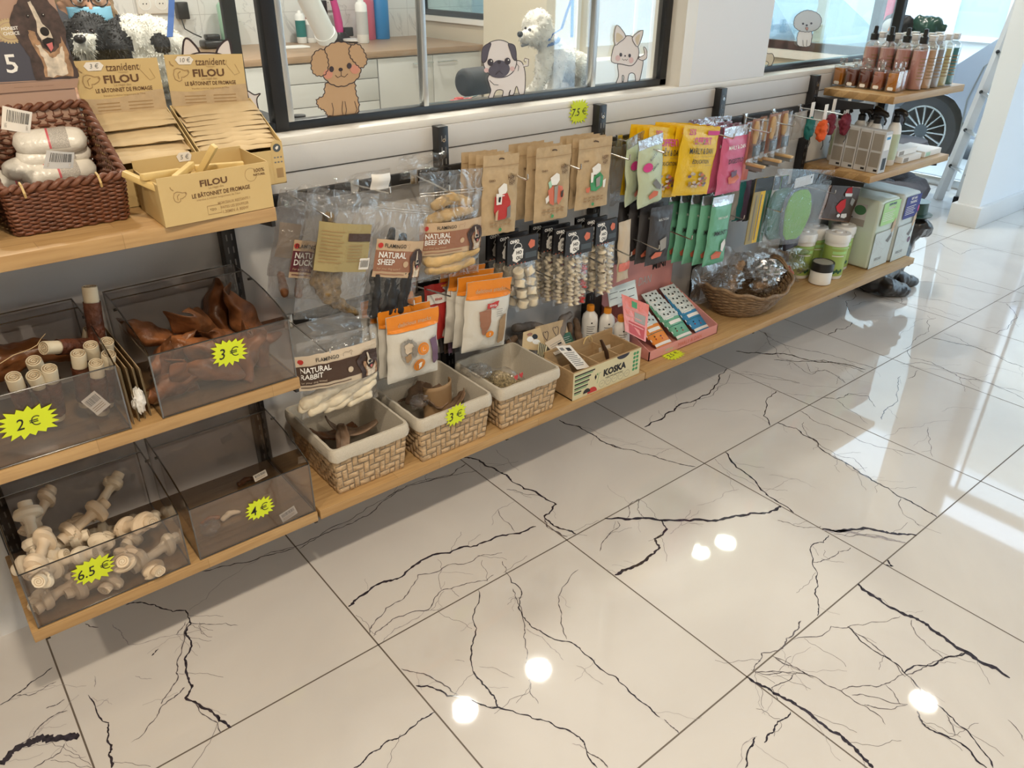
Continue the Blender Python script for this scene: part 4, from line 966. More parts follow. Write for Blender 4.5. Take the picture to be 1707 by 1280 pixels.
def flap(label, tl, tr, br, bl, yz, m_='print_grey', bars=True):
 pts = [P(*a, y=yz) for a in (tl, tr, br, bl)]
 S = lambda u, v, h: (pts[0]*(1-u)*(1-v)+pts[1]*u*(1-v)+pts[2]*u*v+pts[3]*(1-u)*v)+Vector((0, -h-.004*math.sin(PI*u), .3*h))
 q = MB(); q.patch(S, 0, 0, 1, 1, 0, m_, 6, 4); q.patch(S, 0, 0, 1, 1, -.0006, m_, 6, 4)
 if bars:
  r_ = random.Random(5); u = .15
  while u < .9: q.patch(S, u, .12, u+.02, .62, .0008, 'ink_black'); u += r_.choice((.035, .045, .06))
  q.patch(S, .1, .7, .9, .9, .0008, 'print_grid')
 return tag(q.build('barcode_flap', smooth=40), label, 'label')
flap('large barcode flap folded over the back left white pack', (4, 176), (54, 187), (50, 222), (2, 215), 1.565, 'label_white')
flap('silvery barcode flap on the frontmost white packs', (78, 250), (124, 254), (122, 280), (72, 281), 1.545)
# dog display card: box with tall printed header
def quadS(tl, tr, br, bl, y, yb=None):
 a, b_ = P(*tl, y=y), P(*tr, y=y); c_, d = P(*br, y=yb or y), P(*bl, y=yb or y)
 nrm = (b_-a).cross(d-a).normalized()
 if nrm.y > 0: nrm = -nrm
 return lambda u, v, h: (a*(1-u)*(1-v)+b_*u*(1-v)+c_*u*v+d*(1-u)*v)+nrm*h
mat('coat_dark', (0.055, 0.032, 0.028), 0.5, var=0.5, vscale=90); mat('coat_tan', (0.34, 0.20, 0.11), 0.5, var=0.4, vscale=90); mat('coat_white', (0.62, 0.54, 0.44), 0.5, var=0.3, vscale=90)
mat('nose_black', (0.012, 0.008, 0.008), 0.3); mat('tongue', (0.60, 0.16, 0.16), 0.4); mat('slate_blue', (0.06, 0.06, 0.085), 0.5); mat('card_pinkish', (0.42, 0.27, 0.20), 0.5); mat('gold', (0.52, 0.40, 0.22), 0.5)
def furry(pts, n=3, amp=.03, seed=1):
 r_ = random.Random(seed); out = []
 for a, b_ in zip(pts, pts[1:]+pts[:1]):
  for i in range(n):
   t = i/n; out.append((a[0]+(b_[0]-a[0])*t+r_.uniform(-amp, amp), a[1]+(b_[1]-a[1])*t+r_.uniform(-amp, amp)))
 return out
def dog_portrait(q, S, u0, v0, w_, h_, h=.0008, full=True):
 """printed photo of a dark long-haired dog with a white blaze"""
 T = lambda pts: [(u0+a*w_, v0+b_*h_) for a, b_ in pts]
 def A(pts, m_, k, f=0): q.art(T(furry(pts, 4, f, len(pts)) if f else pts), S, h+k*.0002, m_)
 A([(.18, .10), (.36, .02), (.62, .0), (.82, .06), (.97, .22), (1.0, .45), (.93, .62), (.98, .80), (1.0, 1), (.18, 1), (.2, .72), (.07, .50), (.0, .30)], 'coat_dark', 0, .012)
 A([(.30, .40), (.42, .42), (.46, .60), (.60, .70), (.78, .62), (.88, .50), (.92, .70), (.90, .98), (.38, .98), (.40, .75), (.28, .52)], 'coat_tan', 1, .015)
 A([(.36, .58), (.46, .60), (.56, .74), (.72, .72), (.86, .60), (.82, .80), (.80, .97), (.42, .97), (.46, .80)], 'coat_white', 2, .018)
 A([(.44, .08), (.50, .07), (.56, .22), (.60, .34), (.70, .42), (.72, .52), (.64, .55), (.50, .54), (.46, .44), (.50, .30)], 'coat_white', 3, .004)
 q.disc(S, u0+.60*w_, v0+.43*h_, .085*w_, .055*h_, h+.0008, 'nose_black'); 
 A([(.50, .53), (.62, .50), (.74, .52), (.70, .60), (.60, .66), (.53, .60)], 'nose_black', 5)
 A([(.56, .58), (.68, .56), (.67, .63), (.61, .67)], 'tongue', 6)
 for u in (.37, .66): q.disc(S, u0+u*w_, v0+.24*h_, .032*w_, .022*h_, h+.0009, 'nose_black'); q.disc(S, u0+(u+.008)*w_, v0+.233*h_, .008*w_, .006*h_, h+.0011, 'print_white', 8)
t = thing('display_carton', 'pinkish brown display carton with a dog portrait header behind the wicker basket', 'display box', (.2, 1.70, ZT))
S = quadS((-55, 2), (88, -8), (131, 132), (-20, 140), 1.745, 1.725)
q = MB()
q.patch(S, 0, -.35, 1, 1, 0, 'card_pinkish'); q.patch(S, 0, -.35, 1, 1, -.003, 'card_pinkish')
q.patch(S, 0, .50, 1, .985, .0006, 'slate_blue')
q.disc(S, .38, .38, .155, .135, .0008, 'gold', 44); q.disc(S, .38, .38, .12, .105, .0012, 'card_pinkish', 40); q.disc(S, .38, .38, .112, .098, .0014, 'gold', 40)
for k in range(30):
 a = k*2*PI/30; q.disc(S, .38+.165*math.cos(a), .38+.143*math.sin(a), .012, .010, .0008, 'gold', 6)
q.text('HONEST', S, .385, .35, .055, .0018, 'print_white', bold=.02, sx=.9); q.text('CHOICE', S, .39, .41, .055, .0018, 'print_white', bold=.02, sx=.9)
q.text('5', S, .30, .78, .32, .0012, 'print_white', bold=.01)
dog_portrait(q, S, .40, -.02, .62, 1.0, .0016)
q.build('header_card', t, smooth=0)
S2 = quadS((-20, 141), (131, 132), (128, 146), (-20, 157), 1.725)
q = MB(); q.patch(S2, 0, 0, 1, 1, .001, 'card_pinkish'); q.text('SNACKS NATURAL • THE GOOD START', S2, .5, .5, .055, .002, 'ink_brown', sx=.45, bold=.02); q.build('printed_strip', t, smooth=0)
q = MB(); q.bbox(.03, .338, 1.727, 1.758, ZT+.0005, ZT+.215, 'card_pinkish', .002); q.build('carton_body', t)
# ---------------------------------------------------------------- yellow cartons
def dog_logo(q, S, u, v, s_, h, m_='ink_soft', ax=1.0, wd=.06):
 P1 = [(-.1, -.45), (-.35, -.35), (-.45, 0), (-.38, .35), (-.1, .5), (.1, .42), (.12, .2), (.3, .2), (.6, .05), (.75, -.15), (.7, -.3), (.4, -.28), (.2, -.38), (-.1, -.45)]
 q.stroke([(u+a*s_*ax, v+b_*s_) for a, b_ in P1], S, wd*s_, h, m_)
 q.stroke([(u+a*s_*ax, v+b_*s_) for a, b_ in [(.05, -.2), (-.12, -.05), (-.1, .3)]], S, wd*s_, h, m_); q.disc(S, u+.08*s_*ax, v-.2*s_, .04*s_*ax, .04*s_, h, m_, 8)
 q.disc(S, u+.68*s_*ax, v-.2*s_, .08*s_*ax, .08*s_, h, m_, 8); q.stroke([(u+a*s_*ax, v+b_*s_) for a, b_ in [(-.35, -.6), (-.55, -.75), (-.6, -.95)][::-1]], S, wd*1.3*s_, h, m_)
def filou_header(tl, tr, br, bl, label, price, name):
 pass
def rectS(tl, tr, br, bl, y, yb=None):
 """S in metres: u right, v down from the top left corner; returns S, width, height"""
 a, b_ = P(*tl, y=y), P(*tr, y=y); c_, d = P(*br, y=yb or y), P(*bl, y=yb or y)
 W_ = ((b_-a).length+(c_-d).length)/2; H_ = ((d-a).length+(c_-b_).length)/2
 U = ((b_-a)+(c_-d)).normalized(); V = ((d-a)+(c_-b_)); V = (V-U*V.dot(U)).normalized()
 O = (a+b_+c_+d)/4-U*W_/2-V*H_/2; N_ = V.cross(U).normalized()
 return plane(O, U, V, N_), W_, H_
def envelope(label, c_, w_, d, hd, pitch, group, torn=False):
 q = MB(); r_ = random.Random(hash(label) % 999)
 def f(a, b_):
  return Vector(((a-.5)*w_, (b_-.5)*d, .0050*math.sin(PI*a)**.3*max(0, math.sin(PI*b_))**.25+.0020*nz(a*5, b_*3, c_[1]*30)))
 q.grid(f, 16, 8, 'kraft_light'); q.grid(lambda a, b_: Vector(((a-.5)*w_, (b_-.5)*d, -.006*math.sin(PI*a)**.3*max(0, math.sin(PI*b_))**.25-.0004)), 16, 8, 'kraft_light')
 o = q.build('kraft_envelope', smooth=50)
 o.matrix_basis = Matrix.Translation(Vector(c_)) @ Matrix.Rotation(hd, 4, 'Z') @ Matrix.Rotation(pitch, 4, 'X')
 return tag(o, label, 'envelope', group)
ORD = ['topmost', 'second', 'third', 'fourth', 'fifth', 'sixth', 'seventh', 'eighth', 'ninth', 'tenth', 'eleventh', 'twelfth']
def filou_box(label, side, x0, x1, hdr, price, n_env):
 t = thing('filou_carton', label, 'display box', ((x0+x1)/2, 1.62, ZT)); t.name = 'display_carton'
 ya, yb_ = 1.607, 1.745; za, zb_ = ZT+.088, ZT+.158
 S, W_, H_ = rectS(*hdr, 1.742, 1.735)
 q = MB(); q.patch(S, 0, 0, W_, H_+.03, 0, 'carton_yellow'); q.patch(S, 0, 0, W_, H_+.03, -.002, 'carton_yellow')
 q.grid(lambda a, b_: S(W_*a, (H_*.66+.006*math.sin(a*4+.5))*(1-b_)+H_*b_*1.0, .0004), 12, 1, 'kraft')
 q.text('FILOU', S, W_*.52, H_*.37, H_*.20, .0008, 'ink_brown', bold=.03, sx=1.25)
 q.text('LE BÂTONNET DE FROMAGE', S, W_*.53, H_*.57, H_*.105, .0008, 'ink_brown', bold=.02, sx=.80)
 q.text('Le régal des', S, W_*.52, H_*.475, H_*.07, .0008, 'ink_soft'); q.text('friandise à mâcher longuement de Tibet', S, W_*.52, H_*.665, H_*.05, .0008, 'ink_soft')
 q.text('tzanident', S, W_*.56, H_*.15, H_*.20, .0008, 'ink_brown', sx=.85, shear=.1, bold=.005); q.text('TZANIDENT', S, W_*.56, H_*.245, H_*.035, .0008, 'ink_soft')
 dog_logo(q, S, W_*.15, H_*.38, H_*.27, .0008)
 for k in range(3): q.patch(S, W_*.17, H_*(.80+.065*k), W_*.44, H_*(.82+.065*k), .0008, 'ink_soft'); q.patch(S, W_*.54, H_*(.80+.065*k), W_*.84, H_*(.82+.065*k), .0008, 'ink_soft')
 q.stroke([(W_*a, H_*b_) for a, b_ in [(.78, .12), (.76, .2), (.86, .42), (.93, .38), (.88, .2)]], S, .0008, .0008, 'ink_soft')
 q.build('header_card', t, smooth=0)
 q = MB(); q.art([(W_*a, H_*b_) for a, b_ in [(.16, .03), (.31, .03), (.35, .10), (.31, .19), (.16, .19), (.12, .10)]], S, .0014, 'label_white')
 q.text(price, S, W_*.235, H_*.11, H_*.12, .0020, 'ink_grey', shear=.2); q.build('price_sticker', t, smooth=0)
 for xa in (x0, x1-.002):    # sloping side walls
  q = MB(); vs_ = [(xa+dx, y_, z_) for dx in (0, .002) for y_, z_ in ((ya, ZT+.001), (yb_, ZT+.001), (yb_, zb_), (ya, za), (ya, ZT+.06))]
  q.add(vs_, [(0, 1, 2, 3, 4), (9, 8, 7, 6, 5)]+[(i, (i+1) % 5, 5+(i+1) % 5, 5+i) for i in range(5)], 'carton_yellow')
  if xa != x0:
   S3 = plane((xa+.0021, ya, za), (0, 1, 0), (0, 0, -1), (1, 0, 0))
  q.build('side_wall', t, smooth=0)
 q = MB(); q.box(x0, x1, ya, ya+.002, ZT+.001, ZT+.072, 'carton_yellow'); q.box(x0+.002, x1-.002, yb_-.002, yb_, ZT+.001, zb_, 'carton_yellow'); q.box(x0, x1, ya, yb_, ZT+.0006, ZT+.002, 'carton_yellow')
 if side == 'right':
  S3 = plane((x1-.026, ya-.0002, ZT+.092), (1, 0, 0), (0, 0, -1), (0, -1, 0))
  q.art([(0, .012), (.004, .003), (.012, 0), (.021, .002), (.026, .010), (.026, .088), (0, .088)], S3, .0004, 'carton_yellow')
  q.disc(S3, .013, .016, .0085, .0085, .0008, 'slate_card', 20); q.art([(.009, .016), (.013, .012), (.017, .013), (.015, .018), (.012, .020)], S3, .0012, 'label_white')
  for k in range(2):
   for j in range(3): q.patch(S3, .004+j*.007, .034+k*.010, .008+j*.007, .037+k*.010, .0008, 'ink_grey')
  q.patch(S3, .006, .058, .021, .078, .0008, 'ink_soft')
 q.build('tray', t, smooth=0)
 # envelopes stepped down towards the front
 for k in range(n_env):
  f_ = k/(n_env-1)
  envelope(ORD[k]+' kraft envelope from the back in the '+('left' if side == 'left' else 'right')+' yellow carton', ((x0+x1)/2+.002*math.sin(k*2), yb_-.032-.078*f_, zb_-.006-(zb_-za)*f_*.9-.004+(.005*(k % 2) if side == 'left' else 0)), x1-x0-.010-(.004 if side == 'left' else 0)*(k % 2), .046, (.05 if side == 'left' else .02)*math.sin(k*1.7), .30, 'kraft envelopes in the %s carton' % side)
 return t
filou_box('left yellow header card carton holding loose kraft envelopes', 'left', .342, .503, ((124, 103), (263, 95), (277, 182), (135, 192)), '3 €', 6)
filou_box('right yellow header card carton holding a neat stack of kraft envelopes', 'right', .509, .682, ((274, 91), (405, 90), (413, 171), (287, 178)), '10 €', 9)
# front FILOU tray
t = thing('display_carton', 'open yellow carton tray of cheese sticks at the front edge of the topmost shelf', 'display box', (.48, 1.51, ZT))
a, b_, c_, d = Vector((.372, 1.436, 0)), Vector((.582, 1.448, 0)), Vector((.588, 1.598, 0)), Vector((.374, 1.585, 0))
def wallq(q, p0, p1, z0, z1, out, m_='carton_yellow', th=.002):
 n_ = (p1-p0).cross(Vector((0, 0, 1))).normalized()*th
 if out: n_ = -n_
 vs_ = [Vector((v_.x, v_.y, z)) for z in (z0, z1) for v_ in (p0, p1, p1+n_, p0+n_)]
 q.add(vs_, [(0, 1, 2, 3), (4, 5, 6, 7), (0, 1, 5, 4), (1, 2, 6, 5), (2, 3, 7, 6), (3, 0, 4, 7)], m_)
q = MB(); z1 = ZT+.088
wallq(q, a, b_, ZT+.001, z1, True); wallq(q, b_, c_, ZT+.001, z1, True); wallq(q, c_, d, ZT+.001, z1+.004, True); wallq(q, d, a, ZT+.001, z1-.012, True)
q.add([Vector((v_.x, v_.y, ZT+.002)) for v_ in (a, b_, c_, d)], [(0, 1, 2, 3)], 'carton_in'); q.build('tray', t, smooth=0)
U = (b_-a).normalized(); S = plane(Vector((a.x, a.y, z1)), U, (0, 0, -1), (U.y, -U.x, 0)); W_ = (b_-a).length; H_ = .087
q = MB()
q.text('FILOU', S, W_*.475, H_*.24, .0155, .0006, 'ink_brown', bold=.03, sx=1.25); q.text('LE BÂTONNET DE FROMAGE', S, W_*.53, H_*.47, .0105, .0006, 'ink_brown', bold=.02, sx=.82)
q.text('Le régal des', S, W_*.49, H_*.345, .006, .0006, 'ink_soft'); q.text('friandise à mâcher longuement de Tibet', S, W_*.5, H_*.56, .0052, .0006, 'ink_soft')
q.text('100%', S, W_*.90, H_*.15, .0095, .0006, 'ink_brown', sx=1.1, bold=.01); q.text('NATUREL', S, W_*.90, H_*.24, .0055, .0006, 'ink_brown', bold=.02)
dog_logo(q, S, W_*.155, H_*.42, .020, .0006)
for k, s_ in enumerate(('MORCEAUX RESTANTS ?', 'FAITES LES SOUFFLER', '1.30MIN À 800W')): q.text(s_, S, W_*.63, H_*(.70+.10*k), .0068+.0015*(k == 2), .0006, 'ink_soft', sx=.85, bold=.01)
q.stroke([(W_*x_, H_*y_) for x_, y_ in ((.38, .72), (.50, .72), (.50, .90), (.38, .90), (.38, .72))], S, .0009, .0006, 'ink_soft'); q.text('TZO', S, W_*.43, H_*.81, .006, .0006, 'ink_brown')
q.stroke([(W_*(.82+.055*math.cos(k*.3)), H_*(.22+.14*math.sin(k*.3))) for k in range(22)], S, .0006, .0006, 'ink_soft')
q.build('printed_front', t, smooth=0)
q = MB(); U2 = (c_-d).normalized(); S = plane(Vector((d.x, d.y, z1+.004)), U2, (0, 0, -1), (U2.y, -U2.x, 0))
q.art([(.083+x_, y_) for x_, y_ in ((0, .003), (.006, -.003), (.026, -.003), (.030, .004), (.026, .014), (.004, .014))], S, .003, 'label_white'); q.text('5 €', S, .098, .006, .012, .0036, 'ink_grey', shear=.2); q.build('price_sticker', t, smooth=0)
# cheese sticks
mat('cheese', (0.72, 0.53, 0.22), 0.45, var=0.08, vscale=20)
for i, (px, py, y_, hd, pt, lb) in enumerate([(243, 300, 1.475, -.9, .35, 'cheese stick sticking out over the left side of the front tray'), (268, 285, 1.49, .5, .1, 'cheese stick lying near the left end of the front tray'), (305, 280, 1.50, .9, -.05, 'cheese stick in the middle left of the front tray'), (340, 268, 1.50, -.9, -.9, 'cheese stick standing up in the middle of the front tray'), (322, 286, 1.52, .2, .0, 'flat cheese stick behind the brown lettering'), (365, 272, 1.52, -.3, 0., 'cheese stick at the right half of the front tray')]):
 p = P(px, py, y=y_); p.z = max(p.z-.006, ZT+.012); q = MB(); q.bbox(-.045, .045, -.006, .006, -.006, .006, 'cheese', .002)
 o = q.build('cheese_stick'); o.matrix_basis = Matrix.Translation(p) @ Matrix.Rotation(hd, 4, 'Z') @ Matrix.Rotation(pt, 4, 'Y'); tag(o, lb, 'dog chew', 'cheese sticks in the front tray')
# ================================================================ HANGING GOODS
def bag(name, label, cor, y, T, m_, deco=None, group=None, yb=None, clear=False, top=.10, cat='bag', seed=0, zipv=None, stuff=None, wob=.0016, flat=False):
 """pouch hanging face-on to the shop; cor = four corners read on the photo, laid on the plane at y"""
 S, W_, H_ = rectS(*cor, y, yb)
 c_ = S(W_/2, .02*H_, 0)
 t = thing(name, label, cat, tuple(c_), group)
 def bul(u, v):
  a = max(0, math.sin(PI*min(max(u, 0), 1)))**.55; k = (v-top)/(1-top)
  b_ = 0 if k <= 0 else max(0, math.sin(PI*min(1, k)**.75))**.5
  return T/2*a*b_+wob*nz(u*3+seed, v*4+seed*2)*2+wob*.6*nz(u*9+seed, v*10)
 ed = lambda v: 0 if flat else .0035*nz(v*5, seed*3.3)
 SF = lambda u, v, h: S(u+ed(v/H_)*(u/W_-.5)*2, v+(0 if flat else .002*nz(u*60, seed)), bul(u/W_, v/H_)+h*2.6)
 SB = lambda u, v, h: S(u+ed(v/H_)*(u/W_-.5)*2, v+(0 if flat else .002*nz(u*60, seed)), -bul(u/W_, v/H_)*.9+wob*2*nz(u/W_*3+seed, v/H_*4+seed*2)-.0006-h)
 q = MB(); q.grid(lambda a, b_: SF(a*W_, b_*H_, 0), 24, 30, m_); q.grid(lambda a, b_: SB(a*W_, b_*H_, 0), 14, 18, m_)
 q.build('pouch', t, smooth=60)
 if zipv is not None:
  q = MB()
  for dv in (0, .006): q.tube([SF(W_*k/10, zipv*H_+dv, .0012) for k in range(11)], .0010, 'zip_film' if clear else m_, 5)
  q.build('zip_strip', t)
 if deco: deco(t, SF, W_, H_)
 if stuff: stuff(t, lambda u, v: S(u*W_, v*H_, 0))
 return t
def stack(t, labels, dy=.012, dx=0, dz=0, group=None):
 """further copies behind t on the same hook"""
 for k, lb in enumerate(labels, 1):
  o = dup(t, lb, group=group); b_ = t.matrix_basis.copy(); o.matrix_basis = Matrix.Translation((dx*k, dy*k, dz*k)) @ b_
# ---- FLAMINGO bags
mat('horn', (0.16, 0.10, 0.035), 0.6, var=0.6, vscale=60, bump=0.8, bscale=90)
mat('black_chew', (0.018, 0.018, 0.02), 0.5, bump=0.6, bscale=60)
mat('skin_chew', (0.56, 0.38, 0.17), 0.5, var=0.3, vscale=20, bump=0.5, bscale=40)
mat('pale_chew', (0.70, 0.62, 0.47), 0.5, var=0.15, vscale=30, bump=0.6, bscale=50)
def flam_label(words, band, u0=0.06, v0=.36, v1=.66, uw=.90, dog=True, base='label_beige', text_u=.42):
 def deco(t, S, W_, H_):
  q = MB(); a, b_ = u0*W_, (u0+uw)*W_; c_, d = v0*H_, v1*H_; L_ = b_-a; K = d-c_
  q.patch(S, a, c_, b_, d, .0010, base, 12, 8); q.patch(S, a, c_+K*.28, b_, c_+K*.84, .0014, band, 12, 6)
  q.disc(S, a+L_*.07, c_+K*.15, K*.07, K*.07, .0020, 'red_print', 14); q.text('FLAMINGO', S, a+L_*.36, c_+K*.155, K*.14, .0022, 'ink_black', bold=.012, sx=.95)
  for k, s_ in enumerate(words): q.text(s_, S, a+L_*.05, c_+K*(.40+.19*k), K*.215, .0022, 'print_white', bold=.022, align='LEFT', sx=.85)
  q.text('For your dog tested', S, a+L_*.05, c_+K*.76, K*.085, .0022, base, align='LEFT'); q.patch(S, a+L_*.05, c_+K*.90, a+L_*.62, c_+K*.925, .0020, band, 6, 1)
  q.disc(S, a+L_*.62, c_+K*.62, K*.085, K*.085, .0020, base, 16)
  q.stroke([(a+L_*(.60+.06*x_), c_+K*(.15+.1*y_)) for x_, y_ in ((-.9, .5), (-.9, -.3), (-.4, -.5), (.3, -.4), (.8, -.8), (1, -.4), (.7, .0), (.7, .6))], S, .0007, .0020, band)
  if dog: dog_portrait(q, S, a+L_*.70, c_+K*.20, L_*.30, K*.80, .0022)
  q.build('printed_label', t, smooth=0)
 return deco
def chunks(name, lst, m_, vox=.004, disp=.004, ds=40, part='chew_content'):
 """contents of a bag: lst of chains of (u, v, dy, r)"""
 def f(t, S):
  for i, ch in enumerate(lst):
   blob(part, [[(S(u, v)+Vector((0, dy, 0)), r_) for (u, v, dy, r_) in ch]], vox, m_ if isinstance(m_, str) else m_[i % len(m_)], t, disp=disp, dscale=ds, seed=i*1.7, smooth_it=2)
 return f
bag('treat_bag', 'large clear bag of pale beef skin with a brown label and dog portrait', ((693, 287), (806, 281), (797, 452), (703, 472)), 1.60, .045, 'clear_film',
 flam_label(('NATURAL', 'BEEF SKIN'), 'rust_brown', .0, .44, .74, .98), clear=True, zipv=.18, top=.2, seed=1,
 stuff=chunks('c', [[(.12, .44, .0, .012), (.4, .40, 0, .018), (.8, .38, 0, .013)], [(.22, .30, 0, .012), (.5, .25, 0, .016), (.75, .30, 0, .014)], [(.14, .80, 0, .018), (.5, .80, -.003, .020), (.9, .76, 0, .016)], [(.18, .90, 0, .014), (.6, .90, 0, .018), (.85, .87, 0, .014)]], 'skin_chew'))
bag('treat_bag', 'clear bag of black sheep chew strips with a brown label', ((578, 338), (705, 345), (697, 527), (633, 523)), 1.575, .030, 'clear_film',
 flam_label(('NATURAL', 'SHEEP'), 'rust_brown', .12, .30, .62, .86), clear=True, zipv=.05, top=.08, seed=2,
 stuff=chunks('c', [[(.24, .60, 0, .014), (.28, .95, 0, .015)], [(.40, .24, 0, .011), (.44, .93, 0, .015)], [(.60, .28, 0, .011), (.62, .95, 0, .015)], [(.78, .60, 0, .014), (.80, .94, 0, .014)], [(.52, .6, -.002, .014), (.54, .93, -.002, .015)], [(.70, .6, -.002, .014), (.72, .93, -.002, .014)]], 'black_chew'))
def back_label(t, S, W_, H_):
 q = MB(); q.patch(S, .16*W_, .23*H_, .92*W_, .60*H_, .001, 'olive_label', 12, 8)
 for k in range(10): q.patch(S, .20*W_, (.29+.026*k)*H_, (.50-.03*(k % 3))*W_, (.296+.026*k)*H_, .0016, 'ink_soft', 5, 1)
 q.patch(S, .56*W_, .30*H_, .92*W_, .36*H_, .0016, 'dark_brown', 5, 2)
 for k in range(6): q.patch(S, .57*W_, (.39+.024*k)*H_, .80*W_, (.396+.024*k)*H_, .0016, 'ink_soft', 4, 1)
 q.patch(S, .78*W_, .49*H_, .95*W_, .58*H_, .0016, 'label_white', 3, 2)
 for k in range(8): q.patch(S, (.80+.017*k)*W_, .505*H_, (.807+.017*k)*W_, .56*H_, .0022, 'ink_black')
 q.build('printed_label', t, smooth=0)
bag('treat_bag', 'clear bag with a long speckled brown chew behind an olive label', ((476, 322), (592, 322), (640, 528), (523, 520)), 1.555, .040, 'clear_film', back_label, clear=True, top=.06, seed=3,
 stuff=chunks('c', [[(.36, .22, .010, .014), (.34, .50, .014, .020), (.36, .70, .010, .024), (.46, .82, .006, .020), (.70, .90, .002, .013), (.92, .955, 0, .007)], [(.52, .50, .014, .018), (.54, .80, .008, .019)]], 'horn', .004, .005, 60))
bag('treat_bag', 'clear bag of dark duck chews at the left end of the upper rail', ((447, 318), (545, 326), (560, 500), (462, 492)), 1.60, .035, 'smoky_film',
 flam_label(('NATURAL', 'DUCK'), 'maroon', .28, .42, .78, .62, dog=False), clear=True, top=.1, seed=4,
 stuff=chunks('c', [[(.2, .78, 0, .010), (.3, .95, 0, .012)], [(.5, .8, 0, .010), (.55, .95, 0, .012)]], 'dried_meat'))
bag('treat_bag', 'dim clear bag with a beige card hanging closest to the left shelves', ((452, 345), (505, 350), (500, 465), (458, 458)), 1.66, .02, 'smoky_film', lambda t, S, W_, H_: t and (lambda q: (q.patch(S, .1*W_, .2*H_, .8*W_, .7*H_, .001, 'label_beige', 6, 6), q.build('printed_label', t)))(MB()), clear=True, seed=5)
# empty crumpled bag tops on the hooks
def crumpled_sheet(label, tl, tr, br, bl, y, m_='clear_film', seed=1, amp=.012):
 S, W_, H_ = rectS(tl, tr, br, bl, y)
 q = MB(); q.grid(lambda a, b_: S(a*W_+amp*nz(b_*3, seed), b_*H_+amp*nz(a*3, seed+5), amp*1.6*nz(a*3+seed, b_*3)+amp*.6*nz(a*8, b_*8, seed)), 18, 18, m_)
 return tag(q.build('crumpled_film', smooth=35), label, 'bag')
crumpled_sheet('crumpled empty clear bag bunched up beside the first free upright', (662, 262), (735, 252), (745, 288), (668, 300), 1.66, seed=3)
crumpled_sheet('crumpled clear film with a white corner flap above the sheep bag', (545, 300), (650, 280), (655, 330), (570, 345), 1.66, seed=7)
crumpled_sheet('clear bag top bunched on the leftmost hook', (470, 312), (545, 308), (550, 345), (478, 350), 1.64, seed=11)
q = MB(); S, W_, H_ = rectS((612, 295), (652, 287), (650, 316), (625, 312), 1.615)
q.grid(lambda a, b_: S(a*W_, b_*H_, .006*math.sin(a*4)+.004*math.sin(b_*5)), 8, 6, 'print_white'); tag(q.build('paper_scrap', smooth=40), 'small folded white paper stuck on the hook above the sheep bag', 'paper')
# ---- kraft HAPPY pouches
def kraft_deco(col, motif):
 def deco(t, S, W_, H_):
  q = MB()
  q.text('OHIO', S, .13*W_, .30*H_, .030*H_*1.1, .0016, 'ink_brown', bold=.03, align='LEFT', sx=1.1); 
  for k, s_ in enumerate(('HAPPY', 'HAPY')): q.text(s_, S, .77*W_, (.285+.064*k)*H_, .085*H_, .0016, 'ink_brown', bold=.01, sx=.55, shear=.1)
  q.stroke([(0, .13*H_), (W_*.5, .135*H_), (W_, .13*H_)], S, .0012, .0010, 'kraft_dark')
  def A(pts, m_, k=0): q.art([(W_*a, H_*b_) for a, b_ in pts], S, .0016+.0006*k, m_)
  A([(.36, .40), (.52, .34), (.60, .36), (.62, .44), (.54, .50), (.40, .50)], 'print_white', 0)
  if motif == 0:
   A([(.28, .50), (.62, .47), (.74, .58), (.72, .72), (.60, .80), (.36, .80), (.26, .68)], 'red_print', 1); A([(.30, .46), (.46, .46), (.46, .60), (.32, .60)], 'print_white', 2); A([(.36, .50), (.42, .50), (.41, .57), (.36, .56)], 'ink_black', 3)
   A([(.64, .66), (.74, .62), (.74, .78), (.64, .80)], 'ink_grey', 2); A([(.30, .70), (.38, .66), (.38, .80), (.32, .80)], 'label_beige', 2)
  if motif == 1:
   A([(.28, .56), (.44, .50), (.52, .72), (.48, .78), (.36, .74)], 'coral', 1); A([(.56, .50), (.72, .54), (.78, .66), (.62, .78), (.56, .70)], 'coral', 1); A([(.46, .52), (.56, .50), (.56, .74), (.48, .74)], 'grey_print', 2)
   A([(.22, .66), (.30, .62), (.32, .70), (.26, .74)], 'print_white', 2); A([(.66, .60), (.74, .58), (.72, .68), (.66, .68)], 'dark_brown', 3); A([(.30, .46), (.40, .42), (.40, .52), (.34, .56)], 'mint_light', 0)
  if motif == 2:
   A([(.30, .56), (.58, .46), (.72, .54), (.70, .68), (.52, .74), (.36, .72)], 'green_print', 1); A([(.46, .56), (.60, .52), (.60, .66), (.50, .68)], 'grey_print', 2); A([(.20, .68), (.32, .66), (.30, .74), (.22, .74)], 'coral', 2); A([(.70, .60), (.80, .58), (.78, .70), (.72, .70)], 'print_white', 2); A([(.32, .46), (.40, .46), (.38, .60), (.32, .60)], 'print_white', 2)
  for j in range(2):
   for k in range(5): q.patch(S, (.20+.13*k)*W_, (.82+.045*j)*H_, (.28+.13*k)*W_, (.84+.045*j)*H_, .0016, 'kraft_dark', 2, 1)
  q.disc(S, .5*W_, .935*H_, .045*W_, .025*H_, .0018, 'green_print', 12)
  q.build('printing', t, smooth=0)
  q = MB(); q.stroke([(.43*W_, .055*H_), (.47*W_, .045*H_), (.53*W_, .045*H_), (.57*W_, .055*H_)], S, .003, .001, 'dark_brown'); q.build('hang_slot', t, smooth=0)
 return deco
k1 = bag('kraft_pouch', 'kraft pouch printed with a dog in a red coat, frontmost of the left kraft stack', ((803, 262), (861, 254), (862, 385), (804, 393)), 1.60, .018, 'kraft', kraft_deco('red', 0), top=.22, seed=6, group='kraft pouches, left stack')
